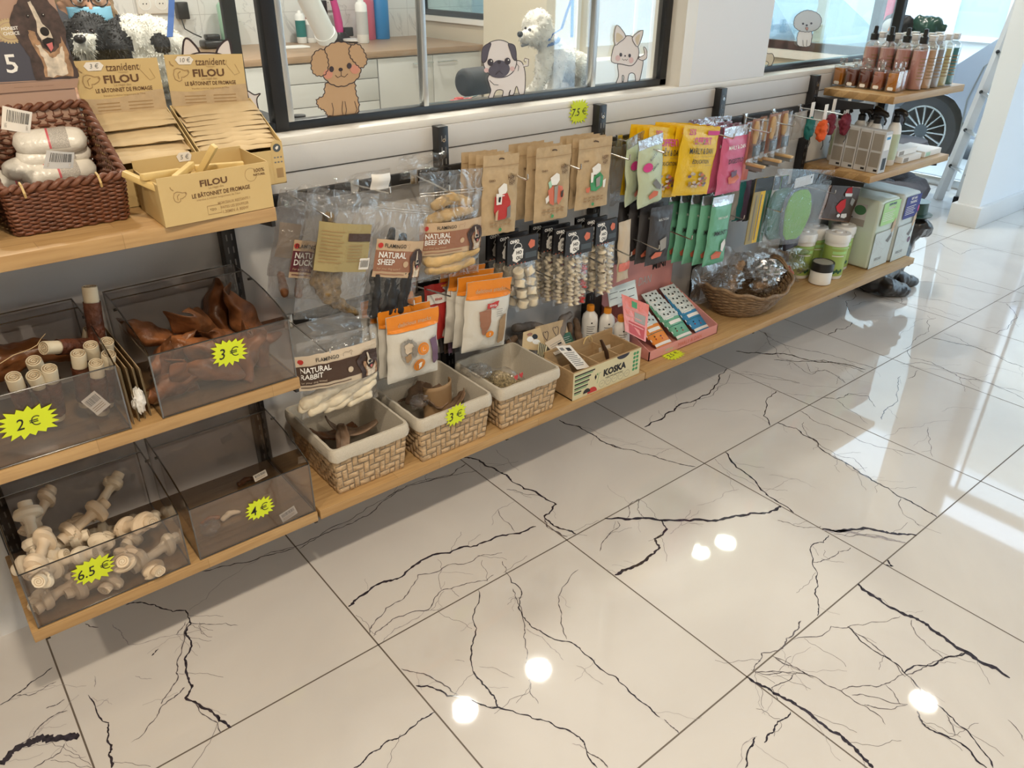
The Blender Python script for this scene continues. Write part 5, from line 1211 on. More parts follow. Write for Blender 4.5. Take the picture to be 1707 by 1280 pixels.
stack(k1, ['red coat kraft pouch, second from the front', 'red coat kraft pouch, third from the front', 'red coat kraft pouch at the back of its hook'], .026, -.004, -.001)
k2 = bag('kraft_pouch', 'kraft pouch printed with a dog in an orange jacket, frontmost of the middle kraft stack', ((894, 247), (952, 240), (946, 361), (889, 373)), 1.60, .018, 'kraft', kraft_deco('or', 1), top=.22, seed=7, group='kraft pouches, middle stack')
stack(k2, ['orange jacket kraft pouch hanging askew just behind the frontmost', 'orange jacket kraft pouch, third from the front', 'orange jacket kraft pouch at the back of its hook'], .027, -.010, 0)
k3 = bag('kraft_pouch', 'kraft pouch printed with a dog in a green coat, frontmost of the right kraft stack', ((961, 235), (1017, 226), (1015, 341), (962, 350)), 1.60, .018, 'kraft', kraft_deco('gr', 2), top=.22, seed=8, group='kraft pouches, right stack')
stack(k3, ['green coat kraft pouch, second from the front', 'green coat kraft pouch, third from the front', 'green coat kraft pouch at the back of its hook'], .026, .0, -.001)
# ---- pale green pouches, yellow, pink
def md_pale(t, S, W_, H_):
 q = MB(); q.patch(S, 0, 0, W_, .14*H_, .001, 'silver_foil', 10, 4)
 q.text('MARLY & DAN', S, .55*W_, .25*H_, .058*H_, .0018, 'ink_grey', bold=.01, sx=.62, rot=.5); q.text('DENTAL', S, .55*W_, .42*H_, .05*H_, .0018, 'ink_black', bold=.02, sx=.75, rot=.5)
 q.disc(S, .28*W_, .40*H_, .16*W_, .065*H_, .0018, 'magenta_print', 16); q.art([(W_*a, H_*b_) for a, b_ in ((.42, .64), (.56, .60), (.86, .74), (.80, .80), (.60, .74))], S, .0018, 'ink_grey')
 q.art([(W_*a, H_*b_) for a, b_ in ((.34, .84), (.52, .78), (.72, .82), (.70, .88), (.40, .90))], S, .0018, 'coral'); q.build('printing', t, smooth=0)
g1 = bag('treat_pouch', 'narrow pale green pouch in front, twisted on its hook', ((1066, 238), (1104, 218), (1103, 335), (1060, 347)), 1.585, .03, 'pale_green_bag', md_pale, top=.14, seed=9, group='pale green dental pouches')
o = dup(g1, 'pale green pouch tucked behind and left of the twisted one', group='pale green dental pouches'); o.matrix_basis = Matrix.Translation((-.018, .045, .0)) @ Matrix.Translation(g1.location) @ Matrix.Rotation(.25, 4, 'Z')
crumpled_sheet('grey cloudy plastic sheet edge right of the green coat kraft stack', (1018, 236), (1048, 228), (1046, 335), (1018, 342), 1.70, 'smoky_film', 13, .006)
def md_yellow(t, S, W_, H_):
 q = MB(); q.text('25%', S, .22*W_, .085*H_, .11*H_, .0020, 'magenta_print', bold=.02, sx=.85); q.text('OFFERT', S, .50*W_, .205*H_, .135*H_, .0020, 'magenta_print', bold=.02, sx=.90)
 q.patch(S, .66*W_, .06*H_, .98*W_, .12*H_, .0018, 'magenta_print', 4, 1); q.text('MARLY & DAN', S, .50*W_, .345*H_, .115*H_, .0020, 'ink_black', bold=.01, sx=.72); q.text('ÉDUCATION', S, .52*W_, .495*H_, .080*H_, .0020, 'ink_black', bold=.015, sx=.85)
 q.stroke([(.25*W_, .43*H_), (.9*W_, .42*H_)], S, .0008, .0018, 'ink_soft'); q.stroke([(.25*W_, .56*H_), (.9*W_, .55*H_)], S, .0008, .0018, 'ink_soft')
 r_ = random.Random(2)
 for k in range(26): q.disc(S, (.25+.55*r_.random())*W_, (.62+.24*r_.random())*H_, .05*W_, .022*H_, .0018+k*.00006, r_.choice(('grey_print', 'violet_print', 'coral', 'ink_soft', 'beige_pack')), 8)
 q.build('printing', t, smooth=0)
YG = 'yellow 25 percent extra treat bags'
y1_ = bag('treat_pouch', 'yellow treat bag in front with 25% OFFERT on top', ((1129, 214), (1190, 212), (1189, 322), (1130, 322)), 1.59, .026, 'yellow_bag', md_yellow, top=.12, seed=10, group=YG)
stack(y1_, ['yellow 25% OFFERT treat bag, second of the right yellow row', 'yellow 25% OFFERT treat bag, third of the right yellow row', 'yellow 25% OFFERT treat bag, fourth of the right yellow row', 'yellow 25% OFFERT treat bag, last of the right yellow row'], .024, -.006)
o = dup(y1_, 'yellow treat bag at the front of the left yellow row beside the pale green pouches', group=YG); o.matrix_basis = Matrix.Translation((-.125, .03, .005)) @ y1_.matrix_basis
stack(o, ['yellow treat bag, second of the left yellow row', 'yellow treat bag, third of the left yellow row', 'yellow treat bag, last of the left yellow row'], .022, -.004, 0, YG)
def md_pink(t, S, W_, H_):
 q = MB(); q.patch(S, 0, 0, W_, .15*H_, .001, 'silver_foil', 10, 4); q.text('MARLY & DAN', S, .5*W_, .30*H_, .08*H_, .0018, 'print_white', bold=.01, sx=.75)
 q.text('DIGESTIO', S, .5*W_, .50*H_, .095*H_, .0018, 'ink_black', bold=.015, sx=.85); q.art([(W_*a, H_*b_) for a, b_ in ((.3, .74), (.6, .68), (.8, .78), (.6, .84), (.36, .84))], S, .0018, 'coral')
 q.art([(W_*a, H_*b_) for a, b_ in ((.36, .66), (.6, .64), (.6, .72), (.42, .74))], S, .0022, 'violet_print'); q.build('printing', t, smooth=0)
p1 = bag('treat_pouch', 'pink treat pouch in front with a silvery top', ((1197, 217), (1240, 210), (1241, 313), (1202, 322)), 1.585, .026, 'pink_bag', md_pink, top=.15, seed=11, group='pink digestion pouches')
stack(p1, ['pink pouch, second from the front', 'pink pouch at the back of its hook'], .028, -.012, .002)
bag('treat_pouch', 'salmon coloured treat pouch right of the pink pouches', ((1234, 208), (1252, 206), (1253, 294), (1240, 298)), 1.62, .02, 'salmon_bag', lambda t, S, W_, H_: (lambda q: (q.patch(S, 0, 0, W_, .15*H_, .001, 'silver_foil', 6, 3), q.disc(S, .5*W_, .66*H_, .3*W_, .06*H_, .0018, 'print_white', 12), q.build('printing', t)))(MB()), top=.12, seed=12)
# striped silver tops further back
for k, (x_, lb) in enumerate(((1140, 'row of silvery pouch tops behind the yellow bags'), (1165, 'silvery pouch behind the right yellow row'))):
 bag('treat_pouch', lb, ((x_, 203-k*4), (x_+48, 198-k*4), (x_+46, 290), (x_+2, 295)), 1.715, .012, 'silver_foil', seed=20+k)
# ---- second row: RABBIT, delicious snacks
bag('treat_bag', 'clear bag of white rabbit ears on the lower rail', ((498, 566), (622, 548), (634, 655), (500, 706)), 1.515, .045, 'clear_film',
 flam_label(('NATURAL', 'RABBIT'), 'dark_brown', -.06, .16, .60, 1.04, base='beige_pack'), clear=True, top=.10, seed=14,
 stuff=chunks('c', [[(.05, .80, 0, .015), (.35, .70, 0, .018), (.7, .62, 0, .014)], [(.12, .92, 0, .013), (.5, .82, 0, .019), (.92, .64, 0, .014)], [(.32, .95, 0, .013), (.7, .84, 0, .018), (.92, .75, 0, .014)], [(.6, .95, .0, .012), (.85, .90, 0, .014)], [(.02, .86, .004, .012), (.3, .80, .004, .015)]], 'pale_chew'))
crumpled_sheet('bunched clear top of the rabbit bag round its hook', (520, 528), (615, 530), (622, 560), (505, 572), 1.52, seed=17)
c('navy_dark', (.03, .03, .05)); c('snack_white', (0.66, 0.64, 0.58), 0.25, bump=0.5, bscale=40)
c('toy_grey_print', (.24, .21, .18))
def snack(kind):
 def deco(t, S, W_, H_):
  q = MB(); q.patch(S, 0, 0, W_, .24*H_, .0012, 'orange', 12, 6); q.text('delicious snacks', S, .52*W_, .14*H_, .085*H_, .0020, 'label_beige', bold=.01, sx=1.0 if kind == 0 else .95)
  A = lambda pts, m_, k=0: q.art(furry([(W_*a, H_*b_) for a, b_ in pts], 4, .0022, len(pts)+k), S, .0018+.0005*k, m_)
  if kind == 0:
   A([(.18, .40), (.34, .33), (.50, .42), (.50, .60), (.34, .74), (.22, .62)], 'grey_print'); A([(.24, .44), (.34, .38), (.44, .46), (.40, .54), (.30, .56)], 'beige_pack', 1); A([(.26, .58), (.36, .56), (.40, .64), (.32, .70)], 'kraft_dark', 1); A([(.38, .48), (.48, .44), (.49, .58), (.42, .62)], 'toy_grey_print', 2)
   A([(.78, .44), (.92, .40), (.99, .80), (.86, .84)], 'violet_print')
   for u, v in ((.62, .53), (.55, .77)): q.disc(S, u*W_, v*H_, .115*W_, .095*H_, .0024, 'orange', 22); q.disc(S, u*W_, v*H_, .085*W_, .07*H_, .0028, 'label_beige', 20); q.disc(S, u*W_, v*H_, .078*W_, .064*H_, .0031, 'orange', 20)
   q.stroke([(.60*W_, .50*H_), (.59*W_, .55*H_), (.65*W_, .55*H_)], S, .0012, .0036, 'print_white'); A([(.51, .73), (.58, .72), (.59, .79), (.54, .82)], 'print_white', 4)
   q.text('7.30 €', S, .33*W_, .37*H_, .055*H_, .0030, 'ink_grey')
  else:
   A([(.24, .40), (.48, .36), (.50, .62), (.38, .76), (.28, .60)], 'rust_brown'); A([(.70, .56), (.86, .48), (.92, .90), (.78, .94), (.72, .74)], 'kraft_dark'); A([(.40, .30), (.66, .28), (.64, .36), (.42, .38)], 'red_print', 1)
   q.text('zimix', S, .53*W_, .33*H_, .06*H_, .0030, 'print_white'); q.disc(S, .50*W_, .74*H_, .09*W_, .05*H_, .0026, 'orange', 18); q.text('2', S, .50*W_, .74*H_, .06*H_, .0032, 'print_white', bold=.02)
   for k in range(4): q.patch(S, .62*W_, (.40+.03*k)*H_, .76*W_, (.406+.03*k)*H_, .002, 'ink_grey', 3, 1)
  q.build('printing', t, smooth=0)
 return deco
s1 = bag('snack_bag', 'white and orange delicious snacks bag with two orange badges, hanging lower', ((632, 535), (720, 512), (738, 614), (657, 636)), 1.535, .035, 'snack_white', snack(0), top=.2, seed=15, group='delicious snacks bags, left hook')
stack(s1, ['delicious snacks bag, second on the left hook', 'delicious snacks bag, third on the left hook', 'delicious snacks bag at the back of the left hook'], .030, -.006, .006)
s2 = bag('snack_bag', 'clear fronted delicious snacks bag with a 2 badge, hanging higher', ((762, 474), (844, 465), (848, 570), (784, 585)), 1.575, .040, 'snack_white', snack(1), top=.2, seed=16, group='delicious snacks bags, right hook')
stack(s2, ['delicious snacks bag, second on the right hook', 'delicious snacks bag, third on the right hook', 'delicious snacks bag at the back of the right hook'], .030, -.008, .006)
def plain_deco(m2, v0, v1, txt=None, col='print_white', sz=.08):
 def deco(t, S, W_, H_):
  q = MB(); q.patch(S, .05*W_, v0*H_, .95*W_, v1*H_, .0014, m2, 6, 4)
  if txt: q.text(txt, S, .5*W_, (v0+v1)/2*H_, sz*H_, .0022, col, bold=.02)
  q.build('printing', t, smooth=0)
 return deco
bag('treat_pouch', 'red topped pouch peeping out between the two orange snack stacks', ((704, 478), (742, 470), (748, 560), (712, 570)), 1.66, .02, 'red_print', plain_deco('print_white', .15, .32, 'zimix', 'red_print', .07), seed=18)
for k in range(5):
 bag('treat_pouch', ORD[k]+' dark grey pouch edge right of the red topped pouch', ((722+k*7, 500-k*1.6), (736+k*7, 497-k*1.6), (738+k*7, 585), (727+k*7, 590)), 1.69-k*.012, .008, ('grey_print', 'charcoal_bag', 'dark_brown', 'violet_print', 'charcoal_bag')[k], seed=30+k)
# ---- black-header bone bags
def bone_bag(label, hdr, bot, y, cols, m_, seed, group):
 """clear bag with a black card header and little knotted bones"""
 S, W_, H_ = rectS(*hdr, y)
 t = thing('bone_bag', label, 'bag', tuple(S(W_/2, 0, 0)), group)
 q = MB(); q.patch(S, 0, 0, W_, H_, .004, 'black_card'); q.patch(S, 0, 0, W_, H_, -.004, 'black_card')
 q.add([S(0, 0, .004), S(W_, 0, .004), S(W_, 0, -.004), S(0, 0, -.004)], [(0, 1, 2, 3)], 'black_card')
 q.text('OHIO', S, .22*W_, .13*H_, .16*H_, .0048, 'print_white', bold=.06, sx=1.0)
 r_ = random.Random(seed)
 q.stroke([(W_*(.33+.13*math.cos(a*.45)), H_*(.40-.20*math.sin(a*.45))) for a in range(8)], S, .0018, .0048, 'print_white')
 q.art(furry([(W_*a, H_*b_) for a, b_ in ((.16, .60), (.24, .40), (.40, .36), (.52, .50), (.50, .80), (.30, .92), (.18, .84))], 4, .0015, seed), S, .0048, 'print_white')
 for k, s_ in enumerate(('HO', 'OU')): q.text(s_, S, .37*W_, (.56+.2*k)*H_, .17*H_, .0052, 'ink_black', bold=.04)
 q.art([(W_*(.78+.10*math.cos(a*PI/5)*(1+.2*(a % 2))), H_*(.33+.15*math.sin(a*PI/5)*(1+.2*(a % 2)))) for a in range(10)], S, .0048, 'coral')
 q.patch(S, .58*W_, .62*H_, .95*W_, .84*H_, .0048, 'slate_card')
 for k in range(5): q.patch(S, (.08+.12*k)*W_, .955*H_, (.12+.12*k)*W_, .99*H_, .0048, 'coral')
 q.build('header_card', t, smooth=0)
 a, b_ = S(.04*W_, H_*.98, 0), S(.96*W_, H_*.98, 0); c_ = P(*bot, y=y); L_ = (((a+b_)/2)-c_).length
 V = (c_-(a+b_)/2).normalized(); Wb = (b_-a).length; Ub = (b_-a).normalized()
 Fb = lambda u, v, s_: a+Ub*(u*Wb*(1-.12*v)+.06*Wb*v)+V*v*L_+Vector((0, -s_*.019*math.sin(PI*u)**.5*math.sin(PI*min(1, v*.96+.04))**.4-.002*nz(u*6, v*8, seed), 0))
 q = MB(); q.grid(lambda u, v: Fb(u, v, 1), 12, 16, 'clear_film'); q.grid(lambda u, v: Fb(u, v, -1), 12, 16, 'clear_film'); q.build('pouch', t, smooth=60)
 for i in range(cols[0]):
  for j in range(cols[1]):
   u = (i+.5)/cols[0]*.78+.11; v = (j+.5)/cols[1]*.86+.08
   cc = Fb(u, v, 0)+Vector((0, -.004, 0)); r0 = Wb/cols[0]*.32
   q = MB()
   if m_ == 'marshmallow':
    q.lathe([(r0*.9, -.011), (r0, -.008), (r0*.85, 0), (r0, .008), (r0*.9, .011)], 'pale_chew', 12)
   else:
    q.grid(lambda A_, B_: Vector(((r0*(.78+.32*math.cos(2*PI*B_*2)))*math.cos(2*PI*A_)*(math.sin(PI*(B_*.94+.03))**.3), (r0*(.78+.32*math.cos(2*PI*B_*2)))*math.sin(2*PI*A_), (B_-.5)*r0*2.5)), 10, 10, 'red_print' if (m_ == 'mixed' and i == cols[0]-1 and j % 2) else 'pale_chew', cu=True)
   o = q.build('small_bone', None, smooth=60); rot = Matrix.Rotation(r_.uniform(-.5, .5), 4, 'Y') @ Matrix.Rotation(r_.uniform(-.4, .4), 4, 'X')
   o.parent = t; o.matrix_basis = parent_inv(t) @ Matrix.Translation(cc) @ rot
 return t
BG = 'black header bone bags'
hb = bone_bag('black header bag of chunky white rolls, left group in front', ((842, 400), (896, 388), (895, 432), (846, 443)), (880, 515), 1.60, (2, 4), 'marshmallow', 1, BG+' left')
stack(hb, ['black header bag of white rolls, second of the left group', 'black header bag of white rolls, last of the left group'], .035, -.008)
hb = bone_bag('black header bag of white and red braided bones, middle group in front', ((941, 387), (988, 377), (985, 418), (941, 428)), (958, 510), 1.585, (3, 6), 'mixed', 2, BG+' middle')
stack(hb, ['black header bag of bones, second of the middle group', 'black header bag of bones, third of the middle group', 'black header bag of bones, last of the middle group'], .034, -.016, .001)
hb = bone_bag('black header bag of round knotted bones, right group in front', ((991, 371), (1028, 363), (1026, 399), (993, 410)), (1007, 490), 1.60, (2, 6), 'knots', 3, BG+' right')
stack(hb, ['black header bag of round knotted bones, second of the right group', 'black header bag of round knotted bones, last of the right group'], .034, -.010, .001)
# ---- grey salmon packets, charcoal packets, mint pouches
bag('treat_pouch', 'pale grey pouch with a pink square left of the charcoal pouches', ((1029, 372), (1050, 366), (1049, 462), (1030, 470)), 1.62, .014, 'beige_pack', plain_deco('salmon_bag', .68, .82), seed=40)
def md_char(t, S, W_, H_):
 q = MB(); q.text('MARLY & DAN', S, .5*W_, .21*H_, .055*H_, .0018, 'print_grey', bold=.01, sx=.72); q.art([(W_*a, H_*b_) for a, b_ in ((.16, .84), (.3, .76), (.6, .78), (.56, .86), (.2, .88))], S, .0018, 'coral')
 q.art([(W_*a, H_*b_) for a, b_ in ((.4, .56), (.7, .52), (.74, .72), (.5, .76))], S, .0018, 'grey_print'); q.build('printing', t, smooth=0)
ch = bag('treat_pouch', 'charcoal pouch in front', ((1082, 349), (1120, 340), (1114, 434), (1078, 443)), 1.60, .02, 'charcoal_bag', md_char, top=.1, seed=41, group='charcoal pouches')
stack(ch, ['charcoal pouch, second from the front', 'charcoal pouch, third from the front', 'charcoal pouch at the back of its hook'], .026, -.022, .004)
def md_mint(t, S, W_, H_):
 q = MB(); q.patch(S, 0, 0, W_, .13*H_, .001, 'silver_foil', 8, 3); q.text('IMMUNITY', S, .5*W_, .52*H_, .09*H_, .0018, 'ink_black', bold=.015, sx=.72); q.text('MARLY & DAN', S, .5*W_, .30*H_, .05*H_, .0018, 'print_white', sx=.7)
 q.art([(W_*a, H_*b_) for a, b_ in ((.58, .68), (.74, .62), (.86, .70), (.76, .82), (.62, .78))], S, .0022, 'print_white'); q.art([(W_*a, H_*b_) for a, b_ in ((.22, .84), (.4, .78), (.72, .82), (.66, .90), (.28, .90))], S, .0018, 'coral'); q.build('printing', t, smooth=0)
mt = bag('treat_pouch', 'mint green pouch in front', ((1177, 335), (1211, 328), (1216, 430), (1182, 439)), 1.59, .022, 'mint_bag', md_mint, top=.12, seed=42, group='mint green immunity pouches')
stack(mt, ['mint green pouch, second from the front', 'mint green pouch, third from the front', 'mint green pouch, fourth from the front', 'mint green pouch at the back of its hook'], .024, -.028, .004)
# hooks
for k, (px, py, tip, lb) in enumerate([(548, 328, 1.53, 'chrome hook above the duck and horn bags'), (650, 318, 1.55, 'chrome hook above the sheep bag'), (748, 292, 1.56, 'chrome hook above the beef skin bag'), (880, 268, 1.53, 'chrome hook of the red coat kraft pouches'), (970, 250, 1.53, 'chrome hook of the orange jacket kraft pouches'),
  (1052, 238, 1.53, 'chrome hook of the green coat kraft pouches'), (1112, 228, 1.53, 'chrome hook of the pale green pouches'), (1176, 222, 1.54, 'chrome hook of the yellow bags'), (1226, 210, 1.54, 'chrome hook of the pink pouches')]):
 p = P(px, py, y=tip); hook(p.x, ZR1, tip, lb, dz=p.z-ZR1-.012 if abs(p.z-ZR1) < .03 else -.008)
for k, (px, py, tip, lb) in enumerate([(545, 545, 1.50, 'black ended hook of the rabbit bag'), (752, 490, 1.54, 'lower hook behind the orange snack bags'), (690, 505, 1.54, 'lower hook of the two badge snack bag'), (855, 428, 1.54, 'lower hook of the white roll bags'), (925, 410, 1.54, 'lower hook of the braided bone bags'), (1010, 390, 1.54, 'lower hook of the round bone bags'), (1057, 372, 1.54, 'lower hook of the pale grey pouch'),
  (1104, 362, 1.53, 'lower hook of the charcoal pouches'), (1160, 345, 1.53, 'lower hook of the mint pouches')]):
 p = P(px, py, y=tip); hook(p.x, ZR2, tip, lb, dz=p.z-ZR2-.012 if abs(p.z-ZR2) < .05 else -.008)
o = price_star('yellow star price tag reading 7.5 euro on the white sill', P(965, 186, y=WALL-.008), XU, ZD, .078, .070, '7.5€', 0, 21, size=.42, n=20)
# ================================================================ BOTTOM SHELF: woven baskets
mat('seagrass', (0.52, 0.37, 0.22), 0.65, var=0.28, vscale=55, bump=0.5, bscale=220, stretch=(1, 1, 3))
mat('linen', (0.60, 0.55, 0.46), 0.85, var=0.06, vscale=300, bump=0.4, bscale=500)
mat('linen_dark', (0.40, 0.35, 0.29), 0.85, var=0.06, vscale=300)
def woven_basket(label, x0, x1, y0, y1, z0, z1):
 t = thing('seagrass_basket', label, 'basket', ((x0+x1)/2, (y0+y1)/2, z0), 'lined woven baskets on the bottom shelf')
 ins = .012   # walls lean in towards the base
 def face(side):
  if side == 'f': return lambda u, v, h: Vector((x0+ins*(1-v)+(x1-x0-2*ins*(1-v))*u, y0+ins*(1-v)-h, z0+(z1-z0)*v)), x1-x0
  if side == 'b': return lambda u, v, h: Vector((x1-ins*(1-v)-(x1-x0-2*ins*(1-v))*u, y1-ins*(1-v)+h, z0+(z1-z0)*v)), x1-x0
  if side == 'r': return lambda u, v, h: Vector((x1-ins*(1-v)+h, y0+ins*(1-v)+(y1-y0-2*ins*(1-v))*u, z0+(z1-z0)*v)), y1-y0
  return lambda u, v, h: Vector((x0+ins*(1-v)-h, y1-ins*(1-v)-(y1-y0-2*ins*(1-v))*u, z0+(z1-z0)*v)), y1-y0
 q = MB(); H_ = z1-z0
 for side in 'frlb':
  S, W_ = face(side); cell = .0165; nx = max(4, round(W_/cell)); ny = round(H_*.86/cell)
  q.patch(S, .0, .0, 1, .97, -.003, 'linen_dark')
  r_ = random.Random(ord(side))
  for i in range(-1, nx+1):
   for j in range(-1, ny+1):
    m_ = (i-j) % 4
    if m_ == 0: a0, a1, b0, b1, ori = i, i+2, j, j+1, 0
    elif m_ == 2: a0, a1, b0, b1, ori = i, i+1, j-1, j+1, 1
    else: continue
    a0, a1, b0, b1 = max(a0, 0), min(a1, nx), max(b0, 0), min(b1, ny)
    if a1 <= a0 or b1 <= b0: continue
    g_ = .10; A0, A1, B0, B1 = (a0+g_*.6)/nx, (a1-g_*.6)/nx, (b0+g_*.6)/ny*.88, (b1-g_*.6)/ny*.88
    lift = .0035+r_.uniform(-.0008, .0012); sk = r_.uniform(-.004, .004)
    def f(p_, s_, A0=A0, A1=A1, B0=B0, B1=B1, ori=ori, lift=lift, sk=sk):
     u = A0+(A1-A0)*p_; v = B0+(B1-B0)*s_+sk*(p_-.5)
     al, ac = (p_, s_) if ori == 0 else (s_, p_)
     h = lift*math.sin(PI*al)**.5*(math.sin(PI*ac)**.35)-.001+.0004*math.sin(ac*22)
     return S(u, v, h)
    q.grid(f, 6, 5, 'seagrass')
 q.build('woven_wall', t, smooth=70)
 q = MB(); zt = z1; zl = z1-.034
 n = 96; o1 = rect_path(x0-.003, x1+.003, y0-.003, y1+.003, .012, n); o2 = rect_path(x0+.004, x1-.004, y0+.004, y1-.004, .01, n); o3 = rect_path(x0+ins+.006, x1-ins-.006, y0+ins+.006, y1-ins-.006, .01, n)
 rings = [(o1, zl, .001), (o1, zl+.012, .0035), (o1, zt-.006, .002), (o1, zt+.001, -.001), (o2, zt+.001, 0), (o3, z0+.012, 0)]
 def ring(k, i):
  rg, z, out = rings[k]; px, py, nx_, ny_ = rg[i % n]; w_ = .0018*nz(i*.35, k*2.0, x0*9)
  return Vector((px+nx_*(out+w_), py+ny_*(out+w_), z+(.003*nz(i*.2, x0*7) if k == 0 else 0)))
 vs_ = [ring(k, i) for k in range(len(rings)) for i in range(n)]
 q.add(vs_, [(k*n+i, k*n+(i+1) % n, (k+1)*n+(i+1) % n, (k+1)*n+i) for k in range(len(rings)-1) for i in range(n)], lambda i: 'linen')
 q.box(x0+ins+.006, x1-ins-.006, y0+ins+.006, y1-ins-.006, z0+.010, z0+.012, 'linen_dark')
 q.build('fabric_liner', t, smooth=60)
 return t
BK = [(.645, .857, 1.462, 1.722), (.885, 1.118, 1.452, 1.705), (1.150, 1.368, 1.450, 1.665)]
for (a, b_, c_, d), lb in zip(BK, ('left of the three lined woven baskets, nearest the nearly empty clear bin', 'middle lined woven basket with the 3 euro tag on its rim', 'right lined woven basket beside the wooden counter box')):
 woven_basket(lb, a, b_, c_, d, ZB, ZB+.139)
star_on('yellow star price tag reading 3 euro on the middle woven basket', 760, 691, 1.445, .066, .060, '3€', .05, 31, size=.55)
# chews in the baskets
def strip_chew(label, c_, L_, w_, curl, hd, pt, m_, seed, name='leather_chew'):
 q = MB()
 def f(a, b_):
  th_ = (a-.5)*curl; R_ = L_/max(.2, curl)
  ww = w_*(.6+.5*math.sin(PI*a)**.6)
  return Vector((R_*math.sin(th_), (b_-.5)*ww+.006*nz(a*4, b_*3, seed), R_*(1-math.cos(th_))+.006*nz(a*5+seed, b_*5)))
 q.grid(f, 16, 8, m_)
 o = q.build(name, smooth=70); o.matrix_basis = Matrix.Translation(Vector(c_)) @ Matrix.Rotation(hd, 4, 'Z') @ Matrix.Rotation(pt, 4, 'Y')
 md = o.modifiers.new('s', 'SOLIDIFY'); md.thickness = .003
 return tag(o, label, 'dog chew')
mat('hide_chew', (0.20, 0.13, 0.085), 0.55, var=0.45, vscale=30, bump=0.6, bscale=50)
strip_chew('forked brown hide strip in the left woven basket', (.72, 1.56, ZB+.085), .11, .03, 2.2, .9, -.9, 'hide_chew', 1)
strip_chew('long pale edged hide strip arching in the left woven basket', (.76, 1.60, ZB+.085), .16, .035, 2.0, -.3, .3, 'hide_chew', 2)
strip_chew('dark hide strip at the bottom of the left woven basket', (.75, 1.53, ZB+.04), .15, .04, 1.2, .2, 0, 'dried_meat', 3)
strip_chew('dark hide strip at the back of the left woven basket', (.74, 1.66, ZB+.05), .14, .05, 1.5, .0, .2, 'dried_meat', 4)
for i, (px, py, z, w_, cu, hd, pt, lb) in enumerate([
 (700, 660, .33, .07, 1.4, .5, -.5, 'pale curled hide piece left of the middle in the middle basket'),
 (725, 675, .31, .05, 2.4, .2, .2, 'small curled hide piece behind the price tag in the middle basket'),
 (672, 655, .30, .06, 1.2, 1.2, -.3, 'dark hide piece in the left corner of the middle basket'),
 (760, 670, .32, .05, .7, -.5, -.8, 'pointed pale hide piece beside the price tag'),
 (700, 635, .29, .08, 1.3, .9, .4, 'dark hide piece at the back of the middle basket'),
 (745, 640, .30, .05, 1.5, .1, .1, 'hide piece in the back half of the middle basket, right of centre')]):
 p = P(px, py, z=z); p.x = min(max(p.x, .93), 1.07); strip_chew(lb, p, .085, w_, cu, hd, pt, 'hide_chew', 10+i)
q = MB(); q.grid(lambda a, b_: Vector((1.04+.045*math.cos(PI*(a*1.1+.95)), 1.600+.03*math.sin(PI*(a*1.1+.95)), ZB+.03+.105*b_+.004*a)), 18, 8, 'kraft_dark'); o = q.build('rolled_hide_cup', smooth=60)
md = o.modifiers.new('s', 'SOLIDIFY'); md.thickness = .003; tag(o, 'brown half rolled hide standing upright at the back of the middle basket', 'dog chew')
p = P(700, 668, z=.34); crumple('crumpled_film', 'clear wrapper over the curled hide pieces in the middle basket', tuple(p), .03, .022, .018, 'clear_film', 23)
# bag with red hearts in the right basket
mat('herb_mix', (0.32, 0.25, 0.13), 0.8, var=0.7, vscale=160, bump=1, bscale=160)
t = thing('gift_bag', 'clear bag of brown mix printed with red hearts in the right woven basket', 'bag', (1.22, 1.53, ZB+.03))
o = blob('mix_content', [[((1.195, 1.60, ZB+.075), .030), ((1.225, 1.55, ZB+.100), .032), ((1.25, 1.50, ZB+.092), .026)]], .005, 'herb_mix', t, disp=.004, dscale=60)
q = MB(); q.grid(lambda a, b_: Vector((1.215+.085*(b_-.5)+(.040+.012*nz(a*6, b_*4))*math.sin(PI*(b_*.9+.05))**.4*math.cos(2*PI*a), 1.555-.12*(b_-.5), ZB+.105+.0*b_+(.040+.012*nz(a*6, b_*4, 3))*math.sin(PI*(b_*.9+.05))**.4*math.sin(2*PI*a))), 22, 22, 'clear_film', cu=True); q.build('pouch', t, smooth=50)
q = MB(); S = plane((1.238, 1.480, ZB+.142), (1, .1, 0), (.0, -.35, -1), (.1, -1, .5))
for k in range(2):
 for j in range(2): 
  u, v = -.012+.020*k+.004*j, .000+.026*j
  q.art([(u, v-.003), (u+.004, v-.007), (u+.0075, v-.004), (u+.0075, v), (u, v+.009), (u-.0075, v), (u-.0075, v-.004), (u-.004, v-.007)], S, .003, 'red_print')
q.build('heart_print', t, smooth=0)
crumple('crumpled_film', 'shiny twisted top of the heart bag in the right woven basket', (1.175, 1.60, ZB+.125), .035, .03, .025, 'clear_film', 31)
crumple('crumpled_film', 'crumpled clear wrapper over the left end of the right woven basket', (1.165, 1.56, ZB+.150), .028, .035, .016, 'clear_film', 37)
